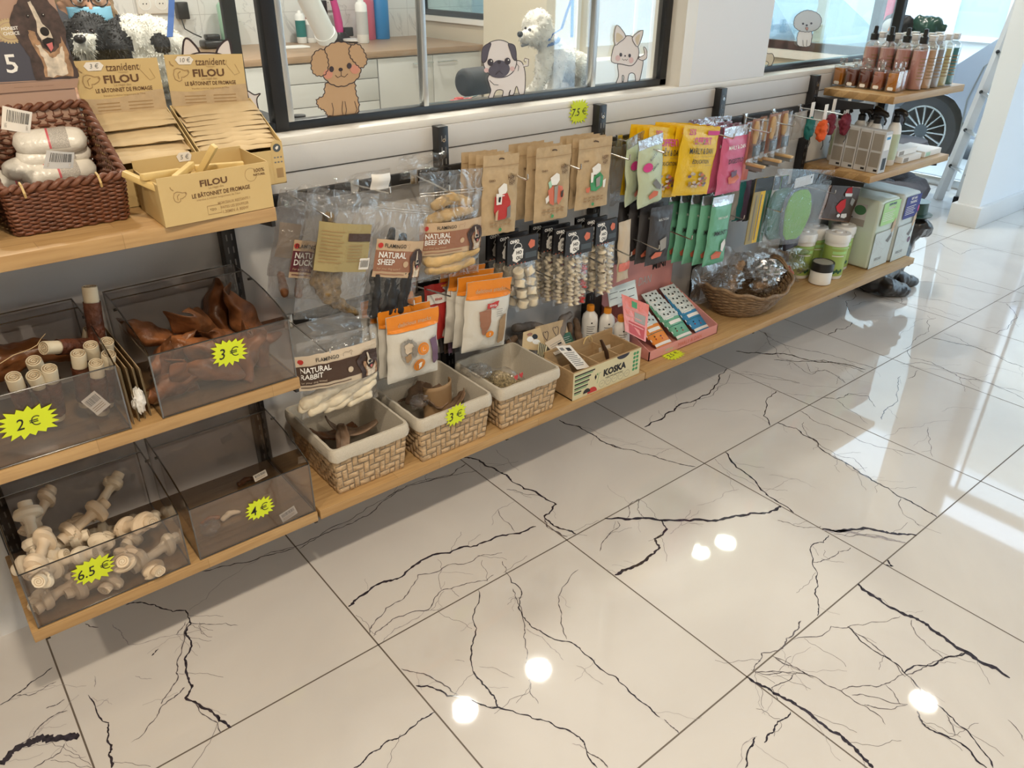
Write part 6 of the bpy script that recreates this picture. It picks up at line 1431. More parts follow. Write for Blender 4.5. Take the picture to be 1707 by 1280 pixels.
# ---------------------------------------------------------------- wooden counter box
t = thing('wooden_crate', 'wooden counter box with divided compartments and a printed cream front', 'box', (1.58, 1.52, ZB))
x0, x1, y0, y1, z0, z1 = 1.432, 1.728, 1.456, 1.592, ZB+.0006, ZB+.094
q = MB(); th = .006
q.box(x0, x1, y0, y0+th, z0, z1, 'box_ply'); q.box(x0, x0+th, y0+th, y1, z0, z1, 'box_ply'); q.box(x1-th, x1, y0+th, y1, z0, z1, 'box_ply'); q.box(x0, x1, y1-th, y1, z0, z1+.02, 'box_ply'); q.box(x0, x1, y0, y1, z0, z0+.004, 'box_ply')
q.build('crate_body', t, smooth=0)
q = MB(); q.box(x0+.115, x0+.119, y0+th, y1-th, z0+.004, z1-.004, 'box_ply'); q.build('divider', t, smooth=0)
q = MB(); q.box(x0+.205, x0+.209, y0+th, y1-th, z0+.004, z1-.004, 'box_ply'); q.build('divider', t, smooth=0)
q = MB(); q.box(x0+th, x1-th, y0+.07, y0+.074, z0+.004, z1-.012, 'box_ply'); q.build('divider', t, smooth=0)
S = plane((x0, y0-.0004, z1), (1, 0, 0), (0, 0, -1), (0, -1, 0)); W_, H_ = x1-x0, z1-z0
c('koska_cream', (.66, .60, .38)); q = MB(); q.patch(S, 0, 0, W_, H_, 0, 'koska_cream')
for k in range(5): 
 wd = (.62, .50, .46, .42, .22)[k]*W_*.46; q.patch(S, .02*W_, (.10+.155*k)*H_, .02*W_+wd, (.15+.155*k)*H_, .0005, 'ink_black'); q.patch(S, .02*W_, (.17+.155*k)*H_, .02*W_+wd*.9, (.20+.155*k)*H_, .0005, 'green_print')
q.text('KOSKA', S, .60*W_, .43*H_, .33*H_, .0008, 'ink_black', bold=.05, sx=.98); q.text('healthy snacks respecting nature', S, .60*W_, .62*H_, .075*H_, .0008, 'ink_black', bold=.01, sx=.85)
for k in range(5):
 a = (.42+.095*k)*W_; q.stroke([(a+.012*math.cos(j*PI/6), .79*H_+.012*math.sin(j*PI/6)) for j in range(13)], S, .0009, .0006, 'ink_grey'); q.stroke([(a-.005, .79*H_), (a+.005, .77*H_)], S, .001, .0006, 'ink_grey')
q.disc(S, .20*W_, .90*H_, .052*W_, .16*H_, .0006, 'ink_black', 18, PI, 2*PI); q.disc(S, .28*W_, .97*H_, .07*W_, .20*H_, .0005, 'red_print', 18, PI, 2*PI); q.disc(S, .72*W_, 0, .095*W_, .15*H_, .0006, 'navy_dark', 18, 0, PI)
q.art([(.305*W_, .42*H_), (.325*W_, .34*H_), (.335*W_, .45*H_), (.32*W_, .55*H_)], S, .0006, 'ink_black'); q.art([(.335*W_, .36*H_), (.35*W_, .30*H_), (.352*W_, .42*H_)], S, .0006, 'green_print')
q.stroke([(.345*W_, .70*H_), (.36*W_, .50*H_), (.37*W_, .34*H_), (.395*W_, .34*H_)], S, .0012, .0006, 'green_print')
for k in range(2):
 for j in range(5): q.art([((.90+.045*k)*W_+.0055*math.cos(i*PI/4)*(1.1), (.14+.15*j)*H_+.0055*math.sin(i*PI/4)) for i in range(8)], S, .0006, 'green_print')
q.build('front_label', t, smooth=0)
# tags and chews in it
def card(label, quad, ys, m_, name='hang_card', cat='label', lines=6, line_m='ink_grey', extra=None):
 pts = [P(a, b_, y=yy) for (a, b_), yy in zip(quad, ys)]
 S = lambda u, v, h: pts[0]*(1-u)*(1-v)+pts[1]*u*(1-v)+pts[2]*u*v+pts[3]*(1-u)*v+Vector((0, -h, .4*h))
 q = MB(); q.patch(S, 0, 0, 1, 1, .0008, m_, 3, 3); q.patch(S, 0, 0, 1, 1, -.0004, m_, 3, 3)
 q.add([S(*k, h) for k in ((0, 0), (1, 0), (1, 1), (0, 1)) for h in (-.0004, .0008)], [(0, 2, 3, 1), (2, 4, 5, 3), (4, 6, 7, 5), (6, 0, 1, 7)], m_)
 for k in range(lines): q.patch(S, .12, .30+.6*k/max(1, lines), .85-.1*(k % 2), .33+.6*k/max(1, lines), .0014, line_m)
 if extra: extra(q, S)
 return tag(q.build(name, smooth=0), label, cat)
card('white printed hang tag leaning out of the left compartment of the wooden counter box', ((926, 577), (950, 575), (983, 612), (962, 616)), (1.56, 1.56, 1.49, 1.49), 'label_white', lines=8, extra=lambda q, S: (q.patch(S, .1, .08, .35, .2, .0014, 'ink_grey'), q.patch(S, .5, .10, .8, .24, .0014, 'ink_black')))
for k in range(2): card(('left', 'right')[k]+' small beige tag in the right compartment of the wooden counter box', ((998+k*5, 580-k*2), (1012+k*5, 576-k*2), (1014+k*5, 596), (1000+k*5, 600)), (1.545, 1.545, 1.53, 1.53), 'beige_pack', lines=0)
q = MB(); q.tube([(1.645, 1.50, ZB+.02), (1.638, 1.52, ZB+.075), (1.628, 1.54, ZB+.118)], [.010, .011, .006], 'dark_brown', 10, flat=.5); tag(q.build('antler_chew', smooth=60), 'dark speckled flat chew standing in the right compartment of the wooden counter box', 'dog chew')
q = MB(); q.tube([(1.60+.018*math.cos(a), 1.57, ZB+.105+.022*math.sin(a)) for a in [PI*k/10 for k in range(11)]], .0022, 'raffia', 6); tag(q.build('cord_loop', smooth=60), 'cord loop above the right compartment of the wooden counter box', 'cord')
strip_chew('dark flat chew in the left compartment of the wooden counter box', (1.50, 1.50, ZB+.04), .07, .04, .4, .3, -.1, 'black_chew', 44)
# pile of toys and cards behind the wooden counter box and right basket
def heart_doodle(q, S):
 for u, v, s_ in ((.28, .5, .9), (.62, .42, 1.0)):
  q.stroke([(u+.09*s_*math.sin(a)**3, v-.05*s_*(3*math.cos(a)-1.1*math.cos(2*a)-.4*math.cos(3*a))*1.6) for a in [2*PI*k/16 for k in range(17)]], S, .022, .0014, 'dark_brown')
card('kraft card with hand drawn hearts standing behind the wooden counter box', ((892, 545), (942, 532), (950, 566), (898, 580)), (1.66, 1.66, 1.63, 1.63), 'kraft', lines=0, extra=heart_doodle)
card('kraft card with black and white animals at the left of the toy pile', ((872, 554), (900, 545), (912, 585), (870, 582)), (1.64, 1.64, 1.62, 1.62), 'kraft_light', lines=0, extra=lambda q, S: (q.disc(S, .35, .45, .16, .14, .0014, 'print_white'), q.disc(S, .6, .35, .14, .12, .0014, 'ink_black'), q.disc(S, .62, .6, .18, .12, .0014, 'print_white'), q.disc(S, .8, .8, .14, .12, .0014, 'ink_black'), q.disc(S, .35, .2, .15, .08, .0014, 'rust_brown')))
card('striped black and cream card in front of the animal card', ((898, 570), (912, 577), (908, 598), (896, 590)), (1.60, 1.60, 1.59, 1.59), 'koska_cream', lines=0, extra=lambda q, S: [q.patch(S, .1+.2*k, 0, .2+.2*k, 1, .0014, 'ink_black') for k in range(4)])
card('cream text card with a black mark lying on the toy pile', ((908, 572), (934, 556), (948, 583), (925, 592)), (1.61, 1.61, 1.58, 1.58), 'beige_pack', lines=5, extra=lambda q, S: q.patch(S, .55, .4, .8, .5, .0016, 'ink_black'))
card('dark green striped card tilted behind the cream text card', ((925, 560), (950, 553), (958, 573), (940, 580)), (1.64, 1.64, 1.62, 1.62), 'dark_green', lines=4, line_m='print_grey')
mat('toy_grey', (0.22, 0.19, 0.17), 0.8, bump=0.6, bscale=150); mat('toy_brown', (0.16, 0.10, 0.06), 0.7, var=0.3, vscale=40, bump=0.5, bscale=120)
toys = [('curved grey brown fabric loop toy arching up beside the orange capped bottles', [[((1.53, 1.62, ZB+.02), .016), ((1.54, 1.64, ZB+.10), .018), ((1.58, 1.67, ZB+.155), .016), ((1.62, 1.68, ZB+.16), .012)]], 'toy_grey'),
  ('brown strip toy hanging inside the grey fabric loop', [[((1.60, 1.65, ZB+.02), .012), ((1.605, 1.665, ZB+.13), .013)]], 'toy_brown'),
  ('brown rolled toy next to the orange capped bottles', [[((1.645, 1.64, ZB+.02), .014), ((1.64, 1.67, ZB+.135), .012)]], 'toy_brown'),
  ('dark bottle shaped toy at the left back of the toy pile', [[((1.36, 1.70, ZB+.05), .026), ((1.41, 1.71, ZB+.09), .028), ((1.46, 1.70, ZB+.12), .022)]], 'toy_grey'),
  ('black plush lump under the kraft cards', [[((1.40, 1.67, ZB+.03), .028), ((1.46, 1.65, ZB+.035), .028), ((1.52, 1.66, ZB+.035), .024)]], 'black_soft'),
  ('dark tube toy lying across the top of the toy pile', [[((1.42, 1.715, ZB+.155), .015), ((1.50, 1.715, ZB+.140), .016), ((1.55, 1.70, ZB+.115), .015)]], 'toy_grey'),
  ('small brown knot toy at the far left of the toy pile', [[((1.375, 1.69, ZB+.125), .014), ((1.395, 1.69, ZB+.135), .012)]], 'toy_brown')]
for lb, ch, m_ in toys: tag(blob('pet_toy', ch, .005, m_, disp=.003, dscale=50), lb, 'pet toy', 'toys piled behind the wooden counter box')
for k in range(4):
 q = MB(); q.tube([(1.36+.035*k, 1.70-.01*k, ZB+.13), (1.37+.035*k, 1.69, ZB+.15-.01*k), (1.385+.033*k, 1.67, ZB+.10-.02*k)], .0016, 'ink_grey', 5); tag(q.build('cord_loop', smooth=60), ORD[k].replace('topmost', 'first')+' thin grey cord from the left on the toy pile', 'cord', 'cords on the toy pile')
# ---------------------------------------------------------------- orange capped bottles
def bottle(name, label, cat, x, y, z, prof, m_, cap=None, sq=0, sy=1.0, n=28, decor=None, group=None, rz=0, liquid=None):
 t = thing(name, label, cat, (x, y, z), group, rz=rz)
 q = MB(); q.local = True; q.lathe(prof, m_, n, sq=sq, sy=sy); b_ = q.build('body', t, smooth=50)
 if liquid:
  q = MB(); q.local = True; q.lathe(liquid[0], liquid[1], n, sq=sq, sy=sy); q.build('liquid', t, smooth=50)
 if cap: cap(t)
 if decor: decor(t)
 return t
def local_part(t, nm, fn, smooth=50):
 q = MB(); q.local = True; fn(q); return q.build(nm, t, smooth=smooth)
def cyl_S(r_, z_, a0=-PI/2):
 return lambda u, v, h: Vector(((r_+h)*math.cos(a0+u/r_), (r_+h)*math.sin(a0+u/r_), z_-v))
def shampoo(label, x, y, z, lean=0, sc=1):
 H_ = .155*sc; prof = [(.020, 0), (.026, .003), (.027, .01), (.027, H_-.03), (.024, H_-.012), (.015, H_-.002), (.011, H_+.003), (.011, H_+.006)]
 def cap(t): local_part(t, 'cap', lambda q: (q.lathe([(.0125, H_+.004), (.0125, H_+.020), (.0115, H_+.0225), (.002, H_+.023)], 'orange_cap', 24), [q.box(.0122*math.cos(a)-.0006, .0122*math.cos(a)+.0006, .0122*math.sin(a)-.0006, .0122*math.sin(a)+.0006, H_+.005, H_+.020, 'orange_cap') for a in [k*PI/10 for k in range(20)]]))
 def dec(t):
  def g(q):
   S = cyl_S(.0272, H_*.72, -2.1); 
   for k in range(9): q.patch(S, -.016, .008*k, .012-.004*(k % 3), .0025+.008*k, .0004, 'ink_grey', 8, 1)
   q.disc(S, 0, -.012, .003, .003, .0005, 'ink_black', 8)
  local_part(t, 'label_print', g)
 t = bottle('shampoo_bottle', label, 'bottle', x, y, z, prof, 'white_plastic', cap, decor=dec, group='orange capped white bottles')
 t.rotation_euler = (0, lean, 0); return t
shampoo('white bottle with an orange cap, tallest standing at the back left of three', 1.700, 1.665, ZB)
shampoo('white bottle with an orange cap, middle one of three with small print', 1.757, 1.640, ZB, sc=.90)
shampoo('white bottle with a small orange cap leaning at the right of three', 1.775, 1.580, ZB+.004, -.10, .82)
# ---------------------------------------------------------------- pink MINI display
t = thing('sachet_display', 'pink MINI counter display filled with small treat sachets', 'display box', (2.0, 1.6, ZB))
x0, x1, y0, y1 = 1.815, 2.178, 1.492, 1.728
mat('pink_in', (0.62, 0.25, 0.20), 0.5)
q = MB(); q.box(x0, x1, y0, y0+.003, ZB+.001, ZB+.036, 'pink_board'); q.box(x0, x1, y0, y1, ZB+.0005, ZB+.003, 'pink_in')
for xa in (x0, x1-.003):
 vs_ = [(xa+dx, a, b_) for dx in (0, .003) for a, b_ in ((y0, ZB+.001), (y1, ZB+.001), (y1, ZB+.13), (y0, ZB+.036))]; q.add(vs_, [(0, 1, 2, 3), (7, 6, 5, 4)]+[(i, (i+1) % 4, 4+(i+1) % 4, 4+i) for i in range(4)], 'pink_board')
q.build('tray', t, smooth=0)
q = MB(); q.box(x0, x1, y1-.003, y1, ZB+.003, ZB+.262, 'pink_board'); S = plane((x0, y1-.0034, ZB+.262), (1, 0, 0), (0, 0, -1), (0, -1, 0))
q.text('MARLY & DAN', S, .145, .095, .044, .0005, 'print_grey', sx=.72, shear=.1); q.text('MINI', S, .285, .050, .036, .0005, 'ink_black', bold=.03); q.build('header_card', t, smooth=0)
q = MB(); S = plane((x0, y0-.0004, ZB+.036), (1, 0, 0), (0, 0, -1), (0, -1, 0)); q.text('MARLY & DAN', S, .21, .018, .022, .0005, 'coral', sx=.9); q.text('délices', S, .10, .018, .014, .0005, 'mint_light'); q.build('front_print', t, smooth=0)
cols = [('red', 'salmon_bag', 'orange', 'red_print'), ('orange', 'orange', 'orange', 'coral'), ('green', 'mint_bag', 'mint_light', 'green_print'), ('blue', 'blue_print', 'blue_print', 'teal_liquid')]
def sachet(label, x, y, z, m1, m2, group, tilt=-.95, w_=.078, L_=.125):
 q = MB(); S = plane((-w_/2, 0, L_), (1, 0, 0), (0, 0, -1), (0, -1, 0)); B_ = lambda u, v, h: S(u, v, h+.006*math.sin(PI*u/w_)**.6*math.sin(PI*v/L_)**.5)
 q.patch(B_, 0, 0, w_, L_, 0, m1, 8, 8); q.patch(S, 0, 0, w_, L_, -.001, m1, 4, 4); q.patch(B_, 0, 0, w_, .032, .0006, 'pale_blue_grey', 8, 3)
 for k in range(4): q.disc(B_, .014+.016*k, .012+.005*(k % 2), .004, .004, .0018, 'ink_black', 8)
 q.patch(B_, .01, .045, w_-.01, .058, .0012, 'print_white' if m1 != 'salmon_bag' else m2, 6, 2); q.patch(B_, 0, .064, w_, .066, .0012, 'teal', 8, 1)
 for k in range(7): q.disc(B_, .018+.009*(k*3 % 6), .078+.005*(k % 4), .003, .003, .0018, ('red_print', 'ink_black', 'navy')[k % 3], 7)
 q.patch(B_, 0, L_-.020, w_, L_-.010, .0012, 'print_white', 8, 2)
 o = q.build('treat_sachet', smooth=50); o.matrix_basis = Matrix.Translation((x, y, z)) @ Matrix.Rotation(tilt, 4, 'X'); return tag(o, label, 'sachet', group)
for ci, (cn, m1, m2, m3) in enumerate(cols[1:]):
 x = x0+.130+.098*ci
 if ci == 0: x -= .012
 for k in range(5): sachet('%s treat sachet, %s from the front of its column' % (cn, ('first', 'second', 'third', 'fourth', 'fifth')[k]), x-.003*k, y0+.030+.020*k, ZB+.008+.012*k, m1, m2, '%s sachets in the pink display' % cn)
card('coral folded leaflet leaning at the left of the pink display', ((1036, 490), (1082, 508), (1076, 570), (1042, 552)), (1.60, 1.56, 1.50, 1.52), 'salmon_bag', name='leaflet', cat='leaflet', lines=3, line_m='pink_board', extra=lambda q, S: (q.patch(S, .45, .35, .9, .60, .0014, 'grey_print'), q.patch(S, .35, .08, .55, .25, .0014, 'green_print'), q.patch(S, .2, .65, .9, .97, .0014, 'red_print')))
for k in range(3): card(('left', 'middle', 'right')[k]+' silvery white sachet top behind the coral leaflet', ((1012+k*14, 482-k*5), (1030+k*14, 476-k*5), (1036+k*14, 505), (1016+k*14, 512)), (1.66, 1.66, 1.62, 1.62), 'pale_blue_grey', name='treat_sachet', cat='sachet', lines=2, line_m='ink_black')
price_star('yellow star price tag lying on the bottom shelf below the pink display', P(1121, 591, z=ZB+.001), XU, (0, -1, 0), .088, .064, '2.5', .1, 41, size=.4, n=18)
# ---------------------------------------------------------------- round wicker basket
mat('willow', (0.24, 0.155, 0.085), 0.6, var=0.35, vscale=60, bump=0.4, bscale=150)
t = thing('willow_basket', 'round brown willow basket with a frayed handle holding clear bags', 'basket', (2.44, 1.585, ZB))
cx, cy = 2.445, 1.585
q = MB(); rows = 17; ns = 30
for k in range(rows):
 f_ = k/(rows-1); rx = .115+.085*f_**.8; ry = .085+.064*f_**.8; z = ZB+.006+.105*f_
 n = ns*4; pts = []
 for i in range(n+1):
  a = 2*PI*i/n; w_ = .0036*math.sin(2*PI*i/8+PI*(k % 2)); zz = z+(.018*f_*math.cos(2*a))+.0012*math.sin(i*.9+k)
  pts.append((cx+(rx+w_)*math.cos(a), cy+(ry+w_)*math.sin(a), zz))
 q.tube(pts, .0042, 'willow', 6, cap=False)
q.build('woven_wall', t, smooth=60)
q = MB()
for i in range(ns):
 a = 2*PI*(i+.5)/ns; q.tube([(cx+.115*math.cos(a), cy+.085*math.sin(a), ZB+.003), (cx+.2*math.cos(a), cy+.149*math.sin(a), ZB+.112+.018*math.cos(2*a))], .003, 'willow', 5)
q.build('stakes', t)
q = MB(); q.tube([(cx+(.205+.004*math.cos(i*.8))*math.cos(2*PI*i/90), cy+(.153+.004*math.cos(i*.8))*math.sin(2*PI*i/90), ZB+.117+.018*math.cos(4*PI*i/90)+.004*math.sin(i*.8)) for i in range(91)], .0065, 'willow', 8, cap=False); q.build('rim', t, smooth=60)
q = MB()
for k in range(3): q.tube([(cx+.19+.012*k*0, cy-.06+.12*j/8, ZB+.125+(.035+.004*k)*math.sin(PI*j/8)) for j in range(9)], .0045, 'willow', 7); q.T = Matrix.Translation((.004, 0, .002))
q.build('handle', t, smooth=60)
q = MB()
for k in range(16): q.tube([(cx+.200+.01*random.random(), cy-.06+.02*random.random(), ZB+.14), (cx+.214+.01*random.random(), cy-.068+.02*random.random(), ZB+.11), (cx+.208+.02*random.random(), cy-.07+.03*random.random(), ZB+.075)], .0012, 'coral' if k % 2 else 'rust_brown', 4)
q.build('frayed_tassel', t)
q = MB(); q.lathe([(.118, ZB+.002), (.118, ZB+.008), (.05, ZB+.008), (.001, ZB+.008)], 'willow', 30, cx=cx, cy=cy, sy=.74); q.build('base', t)
# bags in it
for i, (dx, dy, z, sx_, sy_, sz_, sd, m_, lb) in enumerate([(-.09, .02, .13, .07, .06, .045, 51, 'clear_film', 'leftmost crumpled clear bag in the willow basket'), (.02, .03, .155, .075, .06, .050, 52, 'clear_film', 'crumpled clear bag on top at the centre of the willow basket'), (.11, -.02, .13, .06, .06, .04, 53, 'silver_foil', 'shiny silver crumpled bag at the right of the willow basket'), (.04, -.06, .11, .06, .04, .035, 54, 'clear_film', 'crumpled clear bag at the front of the willow basket')]):
 crumple('crumpled_film', lb, (cx+dx, cy+dy, ZB+z), sx_, sy_, sz_, m_, sd, 18)
crumpled_sheet('tall grey cloudy plastic sheet standing up from the willow basket', (1262, 402), (1356, 420), (1325, 470), (1250, 455), 1.60, 'smoky_film', 61, .02)
crumpled_sheet('long pale plastic sheet lying over the left rim of the willow basket', (1135, 432), (1215, 440), (1240, 490), (1180, 480), 1.62, 'smoky_film', 63, .016)
mat('fur_chew', (0.42, 0.27, 0.15), 0.8, var=0.4, vscale=80, bump=1, bscale=200)
for i, (ch, lb) in enumerate([([[((2.40, 1.62, ZB+.05), .022), ((2.44, 1.63, ZB+.12), .024), ((2.455, 1.62, ZB+.165), .016)]], 'furry beige chew upright in the middle of the willow basket'), ([[((2.50, 1.56, ZB+.08), .02), ((2.57, 1.55, ZB+.095), .022)]], 'furry brown chew lying at the right of the willow basket'), ([[((2.36, 1.55, ZB+.06), .02), ((2.33, 1.60, ZB+.07), .02)]], 'furry brown chew low at the left of the willow basket')]):
 tag(blob('fur_chew', ch, .004, 'fur_chew', disp=.004, dscale=90), lb, 'dog chew')
q = MB(); q.tube([(2.545+.024*math.cos(a), 1.555, ZB+.135+.014*math.sin(a)) for a in [2*PI*k/16 for k in range(17)]], .004, 'dark_brown', 8, cap=False); tag(q.build('ring_chew', smooth=60), 'dark ring chew near the handle of the willow basket', 'dog chew')
# ---------------------------------------------------------------- tin, tubs, pads
t = thing('balm_jar', 'flat jar with a black lid and white body right of the willow basket', 'jar', (2.93, 1.545, ZB))
local_part(t, 'body', lambda q: q.lathe([(.040, .001), (.044, .004), (.044, .055), (.042, .058)], 'white_plastic', 30)); local_part(t, 'lid', lambda q: q.lathe([(.046, .058), (.0465, .062), (.0465, .090), (.045, .093), (.041, .093), (.040, .091), (.001, .091)], 'black_plastic', 36)); local_part(t, 'lid_disc', lambda q: q.lathe([(.039, .0912), (.001, .0918)], 'grey_print', 30))
def tub(label, x, y, group='green wipe tubs with white lids'):
 t = thing('wipes_tub', label, 'tub', (x, y, ZB), group)
 local_part(t, 'body', lambda q: (q.lathe([(.043, .001), (.046, .006), (.048, .160)], 'white_plastic', 32), q.grid(lambda a, b_: Vector(((.0466+.0016*b_)*math.cos(2*PI*a), (.0466+.0016*b_)*math.sin(2*PI*a), .016+.128*b_)), 32, 2, 'wipe_green', cu=True)))
 def pr(q):
  S = cyl_S(.0486, .140, -2.2)
  q.patch(S, -.035, 0, .035, .004, .0006, 'light_green', 12, 1); q.patch(S, -.03, .034, .02, .038, .0006, 'print_white', 10, 1); q.patch(S, -.03, .016, .03, .028, .0006, 'light_green', 10, 1)
  for k in range(5): q.disc(S, -.02+.01*k, .10+.006*(k % 2), .006, .008, .0006, 'dark_green', 8)
 local_part(t, 'label_print', pr)
 local_part(t, 'lid', lambda q: (q.lathe([(.0500, .158), (.0515, .162), (.0515, .186), (.048, .193), (.030, .196), (.029, .194), (.001, .194)], 'white_plastic', 36), q.lathe([(.016, .194), (.014, .200), (.001, .200)], 'white_plastic', 20)))
 return t
tub('green wipes tub with a white lid, frontmost beside the black lidded jar', 3.035, 1.560); tub('green wipes tub with a white lid, right of the frontmost one', 3.155, 1.605)
tub('green wipes tub with a white lid, back row behind the frontmost one', 3.040, 1.668); tub('green wipes tub with a white lid, back left nearest the hanging green glove', 2.930, 1.650)
c('pack_grey', (.60, .62, .58), .3); c('pack_green', (.60, .70, .62), .3); c('photo_green', (.08, .22, .10)); c('photo_dark', (.10, .10, .12))
def pad_pack(label, x0, x1, y0, y1, h, tone, navy):
 t = thing('pad_pack', label, 'pack', ((x0+x1)/2, (y0+y1)/2, ZB))
 q = MB(); n = 12
 def shell(a, b_, f_):
  pass
 bm = bmesh.new(); bmesh.ops.create_cube(bm, size=1)
 for v_ in bm.verts: v_.co = Vector(((x0+x1)/2+v_.co.x*(x1-x0), (y0+y1)/2+v_.co.y*(y1-y0), ZB+.001+h/2+v_.co.z*h))
 bmesh.ops.bevel(bm, geom=bm.edges[:], offset=.016, segments=4, affect='EDGES', profile=.6)
 bmesh.ops.subdivide_edges(bm, edges=bm.edges[:], cuts=3, use_grid_fill=True)
 for v_ in bm.verts: v_.co += Vector((nz(v_.co.y*30, v_.co.z*25), nz(v_.co.x*30, v_.co.z*25, 4), 1.6*nz(v_.co.x*40, v_.co.y*30, 8) if v_.co.z > ZB+h*.93 else 0))*.0028
 q.bm(bm, tone); q.build('wrapped_pack', t, smooth=50)
 S = plane((x0, y0-.0035, ZB+h), (1, 0, 0), (0, 0, -1), (0, -1, 0)); W_ = x1-x0; q = MB()
 q.patch(S, .12*W_, .03*h, .98*W_, .36*h, .001, 'navy' if navy else 'light_green', 1, 1); 
 q.text('SEPSI TRAINING' if False else ('SEPT ABLE' if navy else 'PUPPY PADS'), S, .55*W_, .07*h, .040*h*1.2, .0016, 'navy' if not navy else 'print_white', bold=.03, sx=.8)
 q.text('TRAINING', S, .55*W_, .125*h, .055*h, .0016, 'print_white', bold=.02, sx=.8)
 for k in range(5): q.patch(S, .20*W_, (.18+.028*k)*h, (.75-.08*(k % 2))*W_, (.188+.028*k)*h, .0016, 'print_white')
 q.patch(S, .02*W_, .46*h, .98*W_, .99*h, .0010, 'pale_blue_grey')
 r_ = random.Random(9)
 for k in range(14):
  u = r_.uniform(.05, .9)*W_; v = r_.uniform(.5, .85)*h; q.stroke([(u, v), (u+.03*r_.uniform(-1, 1), v+.015), (u+.04*r_.uniform(-1, 1), v+.035)], S, .0012, .0016, 'print_grey')
 q.patch(S, .02*W_, .455*h, .98*W_, .465*h, .0016, 'print_grey'); q.text('ABSORB', S, .40*W_, .87*h, .06*h, .002, 'ink_grey', sx=.9); q.text('60 x 60', S, .42*W_, .94*h, .045*h, .002, 'print_white')
 q.art([(u*W_, v*h) for u, v in ((.62, .62), (.80, .55), (.86, .50), (.90, .58), (.78, .66))], S, .002, 'ink_grey'); q.art([(u*W_, v*h) for u, v in ((.82, .36), (.92, .30), (.98, .40), (.90, .52), (.80, .50))], S, .002, 'label_beige')
 if navy: q.disc(S, .84*W_, .72*h, .09*W_, .045*h, .002, 'violet_print'); q.disc(S, .95*W_, .25*h, .04*W_, .05*h, .002, 'magenta_print')
 q.build('front_print', t, smooth=0)
 S = plane((x0-.0035, y1, ZB+h), (0, -1, 0), (0, 0, -1), (-1, 0, 0)); D_2 = y1-y0; q = MB()
 q.patch(S, .10*D_2, .08*h, .75*D_2, .40*h, .001, 'print_grey'); q.patch(S, .10*D_2, .30*h, .75*D_2, .40*h, .0014, 'grey_print'); q.disc(S, .62*D_2, .17*h, .12*D_2, .07*h, .0016, 'photo_green'); q.disc(S, .38*D_2, .22*h, .03*D_2, .05*h, .0016, 'photo_dark'); q.patch(S, .20*D_2, .28*h, .50*D_2, .30*h, .0018, 'photo_dark')
 for k in range(8): q.patch(S, .20*D_2, (.54+.045*k)*h, (.55-.05*(k % 2))*D_2, (.546+.045*k)*h, .0014, 'grey_print')
 for k in range(2): q.patch(S, (.2+.15*k)*D_2, .91*h, (.28+.15*k)*D_2, .94*h, .0014, 'ink_black')
 q.build('side_print', t, smooth=0); return t
pad_pack('left training pad pack with a green front panel and a side photo', 3.228, 3.392, 1.500, 1.722, .300, 'pack_green', False)
pad_pack('right training pad pack with a navy blue panel at the shelf end', 3.402, 3.556, 1.490, 1.722, .300, 'pale_blue_grey', True)
# ---------------------------------------------------------------- glove, christmas bag, combs on the lower rail
t = thing('grooming_glove', 'lime green grooming glove in a clear bag on the lower rail', 'glove', tuple(P(1330, 290, y=1.56)))
O = P(1327, 357, y=1.565); S = plane(O, (1, 0, 0), (0, 0, -1), (0, -1, 0))
gp = [(-.072, .068), (-.080, .02), (-.083, -.03), (-.070, -.07), (-.045, -.094), (0, -.100), (.045, -.094), (.072, -.068), (.088, -.022), (.090, .015), (.070, .058), (.050, .090), (.020, .104), (-.050, .096)]
gp = [(a*1.0+.03*b_, b_*.95) for a, b_ in gp]
def puff(q, poly, S, h0, h1, m_, k=.9):
 n = len(poly); r0 = [S(a, b_, h0) for a, b_ in poly]; r1 = [S(a, b_, h0+(h1-h0)*.7) for a, b_ in poly]; r2 = [S(a*k, b_*k, h1) for a, b_ in poly]
 q.add(r0+r1+r2+[S(0, 0, h1+.002)], [(i, (i+1) % n, n+(i+1) % n, n+i) for i in range(n)]+[(n+i, n+(i+1) % n, 2*n+(i+1) % n, 2*n+i) for i in range(n)]+[(2*n+i, 2*n+(i+1) % n, 3*n) for i in range(n)], m_)
q = MB(); puff(q, [(a*1.1, b_*1.06) for a, b_ in gp], S, -.010, .002, 'slate_card'); q.build('glove_back', t, smooth=70)
q = MB(); puff(q, gp, S, .0, .010, 'lime'); q.build('green_pad', t, smooth=70)
q = MB(); puff(q, [(-.05, .09), (.05, .085), (.045, .135), (-.035, .14)], S, -.008, .006, 'navy_dark', .95); q.build('cuff', t, smooth=70)
q = MB(); puff(q, [(a*1.02-.075, b_*1.02-.01) for a, b_ in gp], S, -.03, -.014, 'dark_green'); q.build('second_glove_edge', t, smooth=70)
q = MB(); q.patch(S, -.055, -.145, .068, -.108, .004, 'print_grey', 4, 2); q.disc(S, .050, -.135, .005, .005, .006, 'ink_black', 8); q.build('header_card', t, smooth=0)
Sb, W_, H_ = rectS((1290, 288), (1378, 283), (1372, 402), (1268, 405), 1.545)
q = MB(); q.grid(lambda a, b_: Sb(a*W_, b_*H_, .010*math.sin(PI*a)**.5*math.sin(PI*b_)**.5+.004*nz(a*5, b_*6)), 16, 18, 'thin_film'); q.build('pouch', t, smooth=50)
